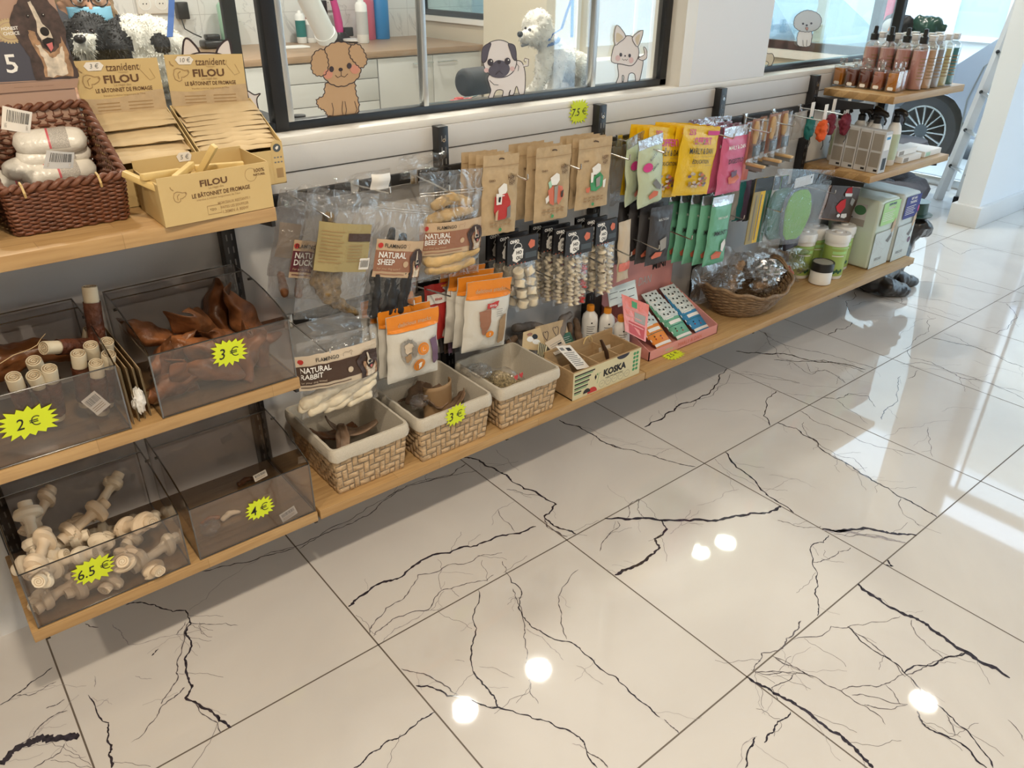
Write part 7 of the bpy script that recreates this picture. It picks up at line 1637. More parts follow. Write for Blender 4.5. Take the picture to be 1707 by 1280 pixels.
def md_x(t, S, W_, H_):
 q = MB(); q.patch(S, .05*W_, .30*H_, .95*W_, .97*H_, .0010, 'dark_brown', 6, 6)
 A = lambda pts, m_, k=0: q.art([(W_*a, H_*b_) for a, b_ in pts], S, .0018+.0006*k, m_)
 A([(.46, .34), (.60, .30), (.66, .44), (.52, .50), (.42, .46)], 'red_fabric'); A([(.42, .44), (.66, .42), (.66, .48), (.44, .50)], 'print_white', 1); q.disc(S, .58*W_, .27*H_, .04*W_, .03*H_, .003, 'print_white', 10)
 A([(.38, .60), (.50, .54), (.58, .70), (.52, .84), (.38, .80), (.30, .72)], 'red_fabric'); q.disc(S, .46*W_, .88*H_, .05*W_, .035*H_, .003, 'print_white', 10); A([(.70, .50), (.84, .54), (.80, .66), (.68, .62)], 'grey_print'); A([(.55, .84), (.72, .82), (.76, .88), (.70, .92), (.56, .91)], 'label_white', 1)
 q.build('printing', t, smooth=0)
mat('bronze_foil', (0.30, 0.17, 0.12), 0.25, 0.7, bump=1.0, bscale=60)
bag('gift_bag', 'bronze foil christmas treat bag with a red hat and dog on it', ((1386, 280), (1438, 288), (1421, 372), (1371, 362)), 1.60, .025, 'bronze_foil', md_x, seed=71)
for k, (x_, m_, lb) in enumerate([(1243, 'olive_label', 'narrow yellow striped comb packet, front left'), (1251, 'yellow_bag', 'narrow yellow comb packet behind the striped one'), (1261, 'dark_green', 'narrow dark green packet between the yellow and white ones'), (1273, 'print_white', 'narrow white backed comb packet'), (1285, 'lime', 'narrow green packet beside the glove bag')]):
 Sx, W_, H_ = rectS((x_+18, 298-k), (x_+28, 296-k), (x_+10, 405-k*2), (x_-2, 408-k*2), 1.575+.012*k)
 t = thing('comb_packet', lb, 'packet', tuple(Sx(W_/2, 0, 0))); q = MB(); q.patch(Sx, 0, 0, W_, H_, .002, m_); q.patch(Sx, 0, 0, W_, H_, -.002, m_); q.add([Sx(a, b_, h) for a, b_ in ((0, 0), (W_, 0), (W_, H_), (0, H_)) for h in (-.002, .002)], [(0, 2, 3, 1), (2, 4, 5, 3), (4, 6, 7, 5), (6, 0, 1, 7)], m_)
 q.build('card', t, smooth=0); q = MB(); q.patch(Sx, 0, 0, W_, H_*.2, .0028, 'black_card'); q.patch(Sx, W_*.4, H_*.25, W_*.55, H_*.95, .0028, 'ink_grey'); q.build('header_card', t, smooth=0)
for k in range(4):
 bag('treat_pouch', ('first', 'second', 'third', 'fourth')[k]+' dim teal and grey packet between the mint pouches and the comb packets', ((1218+k*9, 308-k*2), (1232+k*9, 305-k*2), (1228+k*9, 365), (1214+k*9, 368)), 1.63+.012*k, .010, ('grey_print', 'teal', 'violet_print', 'charcoal_bag')[k], seed=80+k)
for k, (px, py, tip, lb) in enumerate([(1312, 302, 1.53, 'lower hook in front of the glove bag'), (1250, 300, 1.56, 'lower hook of the comb packets'), (1400, 285, 1.55, 'lower hook of the christmas bag')]):
 p = P(px, py, y=tip); hook(p.x, ZR2-.005, tip, lb, dz=.0)
# ================================================================ RIGHT END SHELVES
film('clear_glass', (.93, .93, .92), .02, .08, .7, bump=0)
def perfume(label, y, x, liq):
 t = thing('perfume_bottle', label, 'bottle', (x, y, ZTR), 'square glass perfume bottles with amber liquids')
 local_part(t, 'glass', lambda q: (q.bbox(-.024, .024, -.022, .022, .001, .078, 'clear_glass', .003), q.lathe([(.006, .078), (.006, .086)], 'chrome', 16), q.lathe([(.009, .078), (.009, .081)], 'chrome', 16)))
 local_part(t, 'liquid', lambda q: q.bbox(-.0205, .0205, -.0185, .0185, .006, .068, liq, .002))
 local_part(t, 'cap', lambda q: q.bbox(-.011, .011, -.011, .011, .086, .105, 'clear_glass', .002))
 local_part(t, 'price_sticker', lambda q: q.art([(-.009, -.014), (.009, -.014), (.012, -.008), (.009, -.002), (-.009, -.002), (-.012, -.008)], plane((-.0245, 0, .006), (0, -1, 0), (0, 0, -1), (-1, 0, 0)), .0006, 'label_white') if True else 0, smooth=0)
for (y, l_, lb) in [(1.735, 'amber', 'farthest of the row of square perfume bottles, golden amber liquid'), (1.680, 'deep_amber', 'second farthest square perfume bottle, dark brown liquid'), (1.625, 'deep_amber', 'middle square perfume bottle of the row, dark brown liquid'), (1.570, 'rose_amber', 'square perfume bottle with reddish liquid, next to the shelf corner'), (1.512, 'amber', 'square perfume bottle at the front corner of the shelf, bright orange liquid')]: perfume(lb, y, 3.115, l_)
for (y, x, l_, lb) in [(1.520, 3.172, 'pink_lotion', 'square perfume bottle with clear pinkish liquid beside the corner one'), (1.60, 3.172, 'clear_glass', 'nearly empty square perfume bottle in the second row'), (1.665, 3.172, 'rose_amber', 'square perfume bottle with reddish liquid in the second row')]: perfume(lb, y, x, l_)
def tall(label, x, y, liq, spray=False, group=None, h=.165):
 t = thing('spray_bottle' if spray else 'lotion_bottle', label, 'bottle', (x, y, ZTR), group)
 local_part(t, 'body', lambda q: (q.lathe([(.026, .001), (.029, .004), (.029, h*.90), (.025, h*.96), (.014, h), (.012, h+.006)], 'clear_glass', 24)))
 local_part(t, 'liquid', lambda q: q.lathe([(.024, .004), (.0272, .006), (.0272, h*.86), (.001, h*.865)], liq, 24))
 local_part(t, 'label_print', lambda q: [q.patch(cyl_S(.0292, h*.7, -2.0), -.018, .012*k, .012-.006*(k % 2), .003+.012*k, .0004, 'ink_soft', 8, 1) for k in range(7)], smooth=0)
 if spray: local_part(t, 'spray_head', lambda q: q.lathe([(.0155, h+.002), (.0155, h+.024), (.009, h+.028), (.008, h+.052), (.002, h+.054)], 'black_plastic', 18))
 else: local_part(t, 'cap', lambda q: (q.bbox(-.012, .012, -.012, .012, h+.006, h+.024, 'print_grey', .002), q.bbox(-.013, .013, -.013, .013, h+.024, h+.028, 'white_plastic', .001)))
DP = ['front', 'second from the front', 'third from the front', 'rearmost']
for k in range(4): tall('pink spray bottle with a black head on the perfume shelf, %s' % DP[k], 3.238, 1.495+.066*k, 'pink_lotion', True, 'pink spray bottles')
for cn, x, liq, n, g_ in (('peach', 3.302, 'peach_lotion', 4, 'peach lotion bottles'), ('grey and brown', 3.366, 'grey_lotion', 3, 'grey lotion bottles'), ('straw yellow', 3.430, 'straw_lotion', 3, 'straw lotion bottles'), ('teal', 3.494, 'teal_liquid', 2, 'teal lotion bottles')):
 for k in range(n): tall('tall %s square capped bottle on the perfume shelf, %s' % (cn, DP[k]), x, 1.49+.068*k, liq if k == 0 or cn != 'teal' else 'brown_lotion', False, g_)
# grey text boxes and trigger bottles
for k in range(4):
 t = thing('grey_carton', 'tall slim grey text carton on the lower right shelf, %s' % DP[k], 'box', (3.045, 1.475+.053*k, ZMR), 'slim grey cartons')
 local_part(t, 'carton', lambda q: q.bbox(-.026, .026, -.025, .025, .001, .158, 'print_grey', .001), smooth=0)
 def pr(q):
  S = plane((-.0264, .025, .158), (0, -1, 0), (0, 0, -1), (-1, 0, 0)); q.patch(S, .005, .010, .045, .072, .0003, 'text_band'); q.patch(S, .005, .080, .045, .135, .0003, 'text_band'); q.patch(S, .03, .142, .045, .150, .0003, 'ink_black')
  S = plane((-.026, -.0254, .158), (1, 0, 0), (0, 0, -1), (0, -1, 0)); q.patch(S, .006, .012, .046, .07, .0003, 'print_white'); q.patch(S, .012, .020, .040, .030, .0006, 'blue_print'); q.patch(S, .014, .10, .042, .145, .0003, 'ink_black')
 local_part(t, 'print', pr, smooth=0)
def trigger(label, x, y):
 t = thing('trigger_bottle', label, 'bottle', (x, y, ZMR), 'white trigger spray bottles')
 local_part(t, 'body', lambda q: q.lathe([(.024, .001), (.027, .005), (.027, .135), (.022, .155), (.012, .170)], 'white_plastic', 24))
 local_part(t, 'label_print', lambda q: q.patch(cyl_S(.0274, .125, -2.9), -.02, 0, .045, .10, .0003, 'pale_green_bag', 10, 1), smooth=0)
 local_part(t, 'trigger_head', lambda q: (q.lathe([(.0145, .168), (.0145, .188), (.009, .192)], 'black_plastic', 18), q.tube([(0, .012, .205), (0, -.006, .210), (0, -.032, .203), (0, -.040, .196)], [.011, .012, .010, .005], 'black_plastic', 10), q.tube([(0, -.022, .198), (0, -.034, .180), (0, -.030, .165)], .004, 'black_plastic', 8), q.tube([(0, 0, .19), (0, 0, .206)], .010, 'black_plastic', 10)))
for x, y, lb in ((3.105, 1.69, 'white trigger spray bottle farthest left behind the grey cartons'), (3.135, 1.62, 'white trigger spray bottle second from the left behind the grey cartons'), (3.118, 1.545, 'white trigger spray bottle directly behind the front grey carton'), (3.185, 1.60, 'white trigger spray bottle at the back right'), (3.205, 1.512, 'white trigger spray bottle standing free right of the grey cartons')): trigger(lb, x, y)
for (a, b_, c_, d, z, lb) in ((3.27, 3.43, 1.48, 1.60, 0, 'flat white box at the bottom of the stack of two'), (3.26, 3.42, 1.50, 1.62, .0245, 'flat white box on top of the stack of two'), (3.46, 3.61, 1.48, 1.62, 0, 'flat white box with a green end at the right end of the lower shelf')):
 t = thing('flat_box', lb, 'box', ((a+b_)/2, (c_+d)/2, ZMR+z)); q = MB(); q.bbox(a, b_, c_, d, ZMR+z+.001, ZMR+z+.024, 'print_white', .001); q.build('carton', t, smooth=0); q = MB(); q.patch(plane((a, c_-.0004, ZMR+z+.024), (1, 0, 0), (0, 0, -1), (0, -1, 0)), .01, .004, .05, .02, .0002, 'mint_light' if a > 3.4 else 'text_band'); q.build('print', t, smooth=0)
q = MB(); q.bbox(XMR0+.01, XMR0+.40, WALL-.033, WALL-.030, ZMR+.002, ZTR-.05, 'print_white', .001); tag(q.build('daylit_wall_panel', smooth=0), 'added white panel imitating daylit wall behind the grey cartons and spray bottles', 'panel')  # added sheet: its white stands in for daylight on the bare wall
# ---- brushes and pouches on the upper rail
def brush(label, px, py, y, group):
 p = P(px, py, y=y); t = thing('brush_pack', label, 'brush', tuple(p), group)
 local_part(t, 'wooden_handle', lambda q: q.tube([(0, 0, -.012), (0, 0, -.03), (0, 0, -.06), (0, 0, -.085)], [.006, .011, .011, .007], 'brush_wood', 12))
 local_part(t, 'card', lambda q: (q.bbox(-.020, .020, .004, .006, -.135, -.005, 'rust_brown', .0005), q.bbox(-.022, .022, -.014, -.013, -.125, -.088, 'slate_card', .0005)))
 local_part(t, 'brush_head', lambda q: (q.bbox(-.008, .008, -.055, .02, -.160, -.150, 'brush_wood', .003), q.box(-.006, .006, -.05, .016, -.172, -.160, 'ink_grey')))
 local_part(t, 'blister', lambda q: q.grid(lambda a, b_: Vector((.024*math.cos(2*PI*a), -.004+.016*math.sin(2*PI*a), -.002-.15*b_)), 16, 6, 'clear_film', cu=True))
BRP = [(1264, 196, 1.57), (1292, 188, 1.57), (1312, 183, 1.60), (1276, 192, 1.66), (1300, 186, 1.66), (1255, 200, 1.64)]
for (px, py, y), lb in zip(BRP, ('wooden handled brush in clear pack, front left', 'wooden handled brush in clear pack, front middle', 'wooden handled brush in clear pack, front right', 'wooden handled brush behind the front left one', 'wooden handled brush behind the front middle one', 'wooden handled brush nearest the salmon pouch')): brush(lb, px, py, y, 'packed brushes on the upper rail')
bag('treat_pouch', 'dark grey packet right of the packed brushes', ((1322, 190), (1344, 184), (1342, 228), (1320, 232)), 1.64, .015, 'grey_print', seed=90)
for (px, py, y, m_, lb) in ((1352, 196, 1.63, 'teal', 'teal folded pouch on a white hang tag'), (1374, 200, 1.57, 'orange_fabric', 'bright orange folded pouch on a white hang tag'), (1388, 190, 1.62, 'maroon_fabric', 'maroon folded pouch right of the orange one'), (1412, 190, 1.60, 'maroon_fabric', 'maroon folded pouch with a dangling cord, farthest right')):
 p = P(px, py, y=y); t = thing('folded_pouch', lb, 'pouch', tuple(p))
 local_part(t, 'hang_tag', lambda q: q.bbox(-.012, .012, .0, .001, 0.0, .055, 'label_white', .0004))
 o = blob('fabric_body', [[((0, 0, -.012), .016), ((0, .004, -.035), .021), ((0, 0, -.062), .016)], [((-.012, -.006, -.03), .010), ((.012, -.006, -.05), .010)]], .004, m_, None, disp=.006, dscale=60, seed=px); o.parent = t
 local_part(t, 'cord', lambda q: (q.tube([(0, -.01, -.07), (.004, -.012, -.09), (-.002, -.01, -.105)], .0015, 'black_plastic', 5), q.tube([(.02+.010*math.cos(a), -.006, -.035+.022*math.sin(a)) for a in [2*PI*k/12 for k in range(13)]], .0016, 'chrome', 6, cap=False)))
for k, (px, py, tip, lb) in enumerate([(1290, 186, 1.50, 'hook of the front packed brushes'), (1330, 178, 1.52, 'hook of the rear packed brushes'), (1376, 172, 1.52, 'hook of the orange pouch'), (1412, 165, 1.54, 'hook of the farthest maroon pouch')]): p = P(px, py, y=tip); hook(p.x, ZR1, tip, lb, dz=0)
rail(HU[3]+.025, HU[3]+.36, ZR1, 'short black hook rail under the perfume shelf')
# ================================================================ STATUE, LADDER, CAT TREE
mat('statue_black', (.018, .016, .016), .28, coat=.4, bump=.3, bscale=30); mat('hat_green', (.02, .06, .045), .3)
t = thing('dog_statue', 'glossy black bulldog statue in a dark green top hat at the shelf end', 'statue', (3.70, 1.62, 0)); sx = Vector((3.71, 1.64, 0))
V3 = lambda *a: sx+Vector((a[0]*1.15, a[1]*1.1, a[2]*.76))
blob('statue_body', [[(V3(-.09, .0, .10), .080), (V3(-.03, .02, .10), .095), (V3(.06, .0, .16), .075), (V3(.11, 0, .26), .055), (V3(.13, -.01, .33), .05)], [(V3(.04, -.06, .07), .035), (V3(.12, -.09, .03), .028)], [(V3(.04, .07, .07), .035), (V3(.12, .05, .03), .028)], [(V3(-.10, -.08, .07), .045), (V3(-.02, -.12, .035), .034)],
   [(V3(.15, -.01, .365), .072)], [(V3(.20, -.03, .345), .046), (V3(.225, -.035, .335), .040)], [(V3(.20, .03, .34), .035)], [(V3(.13, -.065, .40), .02), (V3(.14, -.085, .385), .014)], [(V3(.12, .06, .40), .02), (V3(.13, .08, .385), .014)]], .008, 'statue_black', t, disp=.006, dscale=30)
q = MB(); q.lathe([(.080, .338), (.083, .344), (.058, .348), (.055, .40), (.060, .405), (.001, .406)], 'hat_green', 30, cx=sx.x+.165, cy=sx.y-.005); q.build('top_hat', t)
q = MB(); 
for s_ in (-1, 1): q.ball((sx.x+.235, sx.y-.03+s_*.028, .288), .008, 'chrome', 10)
q.build('eyes', t)
t = thing('step_ladder', 'white aluminium step ladder leaning beside the wall pier', 'ladder', (5.53, 2.12, 0))
A0, A1, B0, B1 = Vector((5.585, 2.26, 0)), Vector((5.62, 2.05, 1.75)), Vector((5.486, 2.02, 0)), Vector((5.70, 1.98, 1.75))
c('ladder_white', (.72, .73, .74), .35)
A0, A1 = P(1563, 332, z=0), P(1694, 18, y=2.06); B0, B1 = P(1594, 350, z=0), P(1702, 36, y=2.0); A1 = A0+(A1-A0)*1.25; B1 = B0+(B1-B0)*1.25
for a, b_ in ((A0, A1), (B0, B1)): q = MB(); q.tube([a, b_], .034, 'ladder_white', 4, flat=.6); q.build('rail', t, smooth=0)
A2, B2 = A0+Vector((.28, .06, 0)), B0+Vector((.28, -.03, 0)); q = MB(); q.tube([A2, A1], .014, 'ladder_white', 4); q.build('rear_rail', t, smooth=0)
for k in range(1, 6):
 f_ = k/6.2; a, b_ = A0.lerp(A1, f_), B0.lerp(B1, f_); q = MB(); q.tube([a, b_], .024, 'alu', 4, flat=.3); q.build('step', t, smooth=0); q = MB(); q.ball(a+Vector((-.02, 0, 0)), .012, 'black_plastic', 8); q.ball(b_+Vector((-.02, 0, 0)), .012, 'black_plastic', 8); q.build('rivet_caps', t)
q = MB(); q.bbox(B0.x-.03, B0.x+.03, B0.y-.03, B0.y+.03, 0.001, .09, 'black_plastic', .006); q.build('rubber_foot', t)
mat('plush_grey', (.12, .12, .14), .95, bump=1, bscale=200); mat('plush_light', (.45, .45, .50), .95, bump=1, bscale=200)
t = thing('cat_tree', 'grey plush cat tree with round cushions by the street window', 'pet furniture', (5.0, 2.35, 0))
q = MB(); q.bbox(4.75, 5.2, 2.15, 2.75, .001, .05, 'plush_grey', .01); q.build('base', t)
q = MB(); q.lathe([(.05, .05), (.05, 1.02)], 'raffia', 20, cx=5.05, cy=2.55); q.build('post', t)
blob('bed', [[((4.95+.19*math.cos(a), 2.30+.17*math.sin(a), .17), .075), ((4.95+.19*math.cos(a+.5), 2.30+.17*math.sin(a+.5), .17), .075)] for a in [k*.5 for k in range(13)]]+[[((4.95, 2.3, .12), .10)]], .014, 'plush_grey', t, disp=.02, dscale=12)
def pouf(z, r_, cx_, cy_, m_): q = MB(); q.lathe([(r_*.8, z), (r_, z+.03), (r_, z+.08), (r_*.92, z+.11), (.001, z+.115)], m_, 32, cx=cx_, cy=cy_); q.build('cushion', t)
pouf(.36, .16, 4.95, 2.28, 'plush_grey'); pouf(.50, .15, 5.05, 2.50, 'plush_grey'); pouf(.95, .20, 5.0, 2.42, 'plush_light')
pb = [((4.90, 2.43, 1.10), 'black_soft', 'black capped penguin like plush toy on the cat tree'), ((4.92, 2.28, 1.10), 'hat_green', 'dark green lumpy plush toy on top of the cat tree')]
for (p, m_, lb) in pb: p = Vector(p); tag(blob('plush_toy', [[(p+Vector((0, -.05, 0)), .05), (p+Vector((0, .04, .01)), .05)], [(p+Vector((0, -.10, 0)), .02)]], .008, m_, disp=.012, dscale=25), lb, 'plush toy')
q = MB(); q.ball((4.86, 2.46, 1.09), .045, 'print_grey', 14); q.lathe([(.012, 1.07), (.001, 1.10)], 'orange', 10, cx=4.82, cy=2.44); tag(q.build('plush_toy'), 'pale grey round plush face with an orange beak on the cat tree', 'plush toy')
mat('flamingo_pink', (.75, .10, .22), .8); tag(blob('plush_toy', [[((5.1, 2.62, 1.06), .06), ((5.1, 2.62, 1.20), .05), ((5.08, 2.66, 1.28), .03)]], .01, 'flamingo_pink'), 'pink plush toy at the back of the cat tree', 'plush toy')
# door mat
q = MB(); q.bbox(XS+.10, XS+.75, .55, 1.70, .001, .016, 'rust_brown', .003)
for k in range(14): q.box(XS+.12+k*.045, XS+.135+k*.045, .57, 1.68, .016, .020, 'kraft_light')
q2 = q; tag(q2.build('door_mat', smooth=0), 'ribbed reddish brown door mat behind the glass door', 'mat')
# ================================================================ GROOMING ROOM
YC = 4.76; ZC = .885
q = MB(); q.bbox(-1.2, PX3-.05, YC, BY-.002, ZC-.038, ZC, 'counter_wood', .003); tag(q.build('worktop', smooth=30), 'long brown wooden worktop along the tiled wall of the grooming room', 'worktop')
c('cabinet_white', (.62, .61, .58), .35)
def cab(label, x0, x1, doors):
 t = thing('base_cabinet', label, 'cabinet', ((x0+x1)/2, YC+.3, 0)); q = MB(); q.box(x0, x1, YC+.03, BY-.01, .0, ZC-.04, 'cabinet_white'); q.build('body', t, smooth=0)
 for (a, b_, z0, z1, hd) in doors:
  q = MB(); q.bbox(a+.002, b_-.002, YC+.008, YC+.028, z0+.002, z1-.002, 'cabinet_white', .002); o = q.build('drawer' if doors[0][3]-doors[0][2] < .3 else 'door', t)
  if hd:
   q = MB(); hx = a+(b_-a)*hd; q.tube([(hx-.08, YC-.02, z1-.045), (hx+.08, YC-.02, z1-.045)], .005, 'chrome', 8); [q.tube([(hx+s_, YC-.02, z1-.045), (hx+s_, YC+.01, z1-.045)], .004, 'chrome', 6) for s_ in (-.065, .065)]; q.build('handle', o)
XC = [P(u, 150, y=YC).x for u in (479, 633, 720)]
cab('white drawer cabinet with three drawers behind the poodle sticker', XC[0], XC[1], [(XC[0], XC[1], .725, ZC-.045, 0), (XC[0], XC[1], .585, .725, 0), (XC[0], XC[1], .30, .585, 0)])
cab('white double door cabinet with bar handles right of the drawers', XC[1]+.004, PX3-.06, [(XC[1]+.004, (XC[1]+PX3)/2-.02, .08, ZC-.045, .78), ((XC[1]+PX3)/2-.02, PX3-.06, .08, ZC-.045, .25)])
cab('white base cabinet left of the drawer cabinet', -.4, XC[0]-.004, [(-.4, .85, .08, ZC-.045, 0), (.85, XC[0]-.004, .08, ZC-.045, 0)])
def on_counter(px, py):
 p = P(px, py, z=ZC); p.y = min(p.y, BY-.12); 
 if p.y == BY-.12: p = P(px, py, y=BY-.12)
 p.z = ZC; return p
def can(name, label, px, py, h, r_, m_, cap_m='white_plastic', pump=True, band=None, cat='bottle'):
 p = on_counter(px, py); t = thing(name, label, cat, tuple(p))
 local_part(t, 'body', lambda q: (q.lathe([(r_*.9, .001), (r_, .01), (r_, h*.84), (r_*.75, h*.9), (r_*.3, h*.92)], m_, 20), band and q.grid(lambda a, b_: Vector(((r_+.0006)*math.cos(2*PI*a), (r_+.0006)*math.sin(2*PI*a), h*(.2+.5*b_))), 20, 1, band, cu=True)))
 local_part(t, 'cap', lambda q: q.lathe([(r_*.5, h*.88), (r_*.5, h*.95), (r_*.25, h), (.001, h)] if pump else [(r_*.7, h*.88), (r_*.7, h), (.001, h)], cap_m, 16))
can('spray_can', 'white spray can standing right of the charger', 369, 76, .27, .038, 'white_plastic', band='print_grey', cat='can')
can('pump_bottle', 'tall white pump bottle beside the black window post', 468, 76, .30, .036, 'white_plastic', band='print_white')
can('pump_bottle', 'teal pump bottle between two white ones', 492, 70, .21, .034, 'white_plastic', band='teal')
can('squeeze_bottle', 'small white bottle with a red cap', 512, 70, .17, .036, 'print_white', 'red_print', False, 'print_grey')
can('spray_can', 'white spray can in front of the pink canister', 606, 72, .29, .042, 'white_plastic', 'white_plastic', True, 'print_grey', 'can')
can('green_bottle', 'clear green plastic bottle behind the black and white dog', 205, 40, .30, .055, 'mint_light', 'white_plastic', False)
for px, m_, lb in ((601, 'can_pink', 'tall pink canister on the worktop'), (633, 'can_blue', 'tall bright blue canister on the worktop')):
 p = on_counter(px, 64); t = thing('canister', lb, 'canister', tuple(p)); local_part(t, 'body', lambda q: q.lathe([(.058, .001), (.06, .01), (.06, .26), (.055, .27), (.001, .272)], m_, 28, sy=.8)); local_part(t, 'clip', lambda q: q.bbox(-.025, .03, -.02, .02, .272, .30, 'white_plastic', .004))
p = on_counter(590, 70); q = MB(); q.lathe([(.05, p.z+.001), (.085, p.z+.012), (.085, p.z+.022), (.001, p.z+.028)], 'white_plastic', 30, cx=p.x, cy=p.y-.02); tag(q.build('soap_dish'), 'low white oval dish on the worktop behind the poodle sticker', 'dish')
p = on_counter(490, 80); q = MB(); q.bbox(p.x-.09, p.x+.09, p.y-.06, p.y+.06, p.z+.001, p.z+.012, 'print_white', .002); tag(q.build('paper_pad'), 'white paper pad on the worktop edge', 'paper')
p = on_counter(552, 66); t = thing('hair_clipper', 'pink hair clipper standing in a black charging base', 'clipper', tuple(p))
local_part(t, 'charging_base', lambda q: (q.lathe([(.075, .001), (.08, .02), (.06, .035), (.04, .06)], 'black_plastic', 20, sy=.8), q.bbox(.03, .10, -.02, .02, .03, .09, 'black_plastic', .006)))
local_part(t, 'pink_body', lambda q: q.tube([(0, 0, .05), (-.005, 0, .12), (-.015, 0, .20), (-.03, 0, .27)], [.026, .030, .026, .024], 'magenta_print', 12)); local_part(t, 'blade', lambda q: q.bbox(-.055, -.01, -.02, .02, .265, .295, 'black_plastic', .004))
a, b_ = P(505, -20, y=4.6), P(545, 62, y=4.75); t = thing('dryer_tube', 'thick white dryer tube hanging diagonally over the worktop', 'dryer', tuple(a))
q = MB(); d = (b_-a); q.tube([a-d*.9, a, a+d*.93], .062, 'white_plastic', 24); q.build('tube', t); q = MB(); q.tube([a+d*.90, a+d], .068, 'white_plastic', 24); q.build('nozzle_ring', t)
def wallbox(name, label, px, py, w_, h_, m_, cat, d=.03, sockets=0):
 p = P(px, py, y=BY-.002); t = thing(name, label, cat, tuple(p)); local_part(t, 'plate', lambda q: q.bbox(-w_/2, w_/2, -d, 0, -h_/2, h_/2, m_, .006))
 for k in range(sockets):
  S = plane((-w_/2+(k+.5)*w_/sockets, -d-.0005, 0), (1, 0, 0), (0, 0, -1), (0, -1, 0)); local_part(t, 'socket', lambda q: (q.disc(S, 0, 0, .038, .038, .001, 'print_white', 24), q.disc(S, 0, 0, .032, .032, .0015, 'label_white', 24), q.disc(S, -.01, 0, .004, .004, .002, 'ink_black', 8), q.disc(S, .01, 0, .004, .004, .002, 'ink_black', 8)), smooth=0)
wallbox('wall_socket', 'white double wall socket above the black and white dog', 254, 6, .20, .12, 'label_white', 'socket', .012, 2); wallbox('wall_socket', 'white wall socket above the pink clipper', 543, 4, .12, .11, 'print_white', 'socket', .012, 1)
wallbox('power_adapter', 'black power adapter plugged in right of the double socket', 300, 17, .07, .10, 'black_plastic', 'adapter', .07); wallbox('power_adapter', 'black power adapter plugged in above the pink clipper', 531, 13, .07, .10, 'black_plastic', 'adapter', .07)
q = MB(); pts = [P(*k, y=yy) for k, yy in (((302, 30), BY-.06), ((308, 48), BY-.08), ((322, 56), BY-.12), ((336, 62), BY-.16))]; q.tube(pts, .004, 'black_plastic', 6); tag(q.build('power_cable'), 'black cable running from the adapter down to the charger', 'cable')
p = on_counter(342, 76); t = thing('battery_charger', 'black battery charger with a red badge on the worktop', 'charger', tuple(p)); local_part(t, 'body', lambda q: (q.bbox(-.09, .09, -.06, .06, .001, .05, 'black_plastic', .012), q.bbox(-.06, .03, -.03, .04, .05, .085, 'black_plastic', .01))); local_part(t, 'red_badge', lambda q: q.patch(plane((.0, -.0605, .02), (1, 0, 0), (0, 0, -1), (0, -1, 0)), 0, 0, .07, .018, .0006, 'red_print'))
# folded towels behind the inner window
for k, z in enumerate((1.03, 1.10, 1.17)):
 q = MB(); q.bbox(PX3+.16, PX3+.60, 3.60, 4.45-.05*k, z, z+.068, 'beige_pack', .025); o = q.build('folded_towel'); tag(o, ('lowest', 'middle', 'top')[k]+' folded pinkish beige towel behind the inner window', 'towel', 'folded towels'); 
q = MB(); q.bbox(PX3+.12, PX3+.8, 3.4, 4.7, .0, 1.028, 'cabinet_white', .005); tag(q.build('towel_cabinet'), 'white cabinet carrying the folded towels behind the partition', 'cabinet')
# grooming tables
def gtable(label, x0, x1, y0, y1, dz=0):
 t = thing('grooming_table', label, 'table', ((x0+x1)/2, (y0+y1)/2, 0)); q = MB(); q.bbox(x0, x1, y0, y1, .905+dz, .948+dz, 'print_white', .012); q.build('table_rim', t); q = MB(); q.bbox(x0+.012, x1-.012, y0+.012, y1-.012, .940+dz, .952+dz, 'black_soft', .004); q.build('rubber_top', t)
 for a in (x0+.08, x1-.08):
  for b_ in (y0+.06, y1-.06): q = MB(); q.tube([(a, b_, .001), (a, b_, .91+dz)], .015, 'chrome', 10); q.build('leg', t)
gtable('black topped grooming table under the white dog', 1.47, 2.62, 2.06, 2.62, -.022); gtable('black topped grooming table under the black and white dog', .25, 1.10, 2.06, 3.40)
def scissors(label, px, py, a):
 p = P(px, py, z=.933); t = thing('scissors', label, 'scissors', tuple(p)); 
 for s_ in (-1, 1):
  local_part(t, 'handle_ring', lambda q: q.tube([(-.05+.020*math.cos(k), s_*.020+.013*math.sin(k), .006) for k in [2*PI*j/14 for j in range(15)]], .005, 'red_print', 7, cap=False)); local_part(t, 'blade', lambda q: q.tube([(-.03, s_*.012, .006), (.03, 0, .006), (.10, -s_*.008, .006)], [.005, .005, .001], 'chrome', 6))
 t.rotation_euler = (0, 0, a)
scissors('red handled scissors lying left of the pug sticker', 742, 174, 2.9); scissors('red handled scissors pointing at the pug sticker', 782, 165, .5)
p = P(795, 150, z=.98); q = MB(); q.tube([p+Vector((-.07, 0, .03)), p+Vector((.09, .02, .03))], .05, 'black_soft', 20); o = q.build('cushion_roll'); md = o.modifiers.new('b', 'BEVEL'); md.width = .02; md.segments = 3; tag(o, 'black padded roll on the table beside the white dog', 'cushion')
q = MB(); p = P(498, 196, z=.975); p.z = .953; q.lathe([(.022, p.z), (.022, p.z+.03), (.001, p.z+.032)], 'black_plastic', 16, cx=p.x, cy=p.y); tag(q.build('clamp_knob'), 'black round knob on the table just inside the glass below the drawers', 'knob')
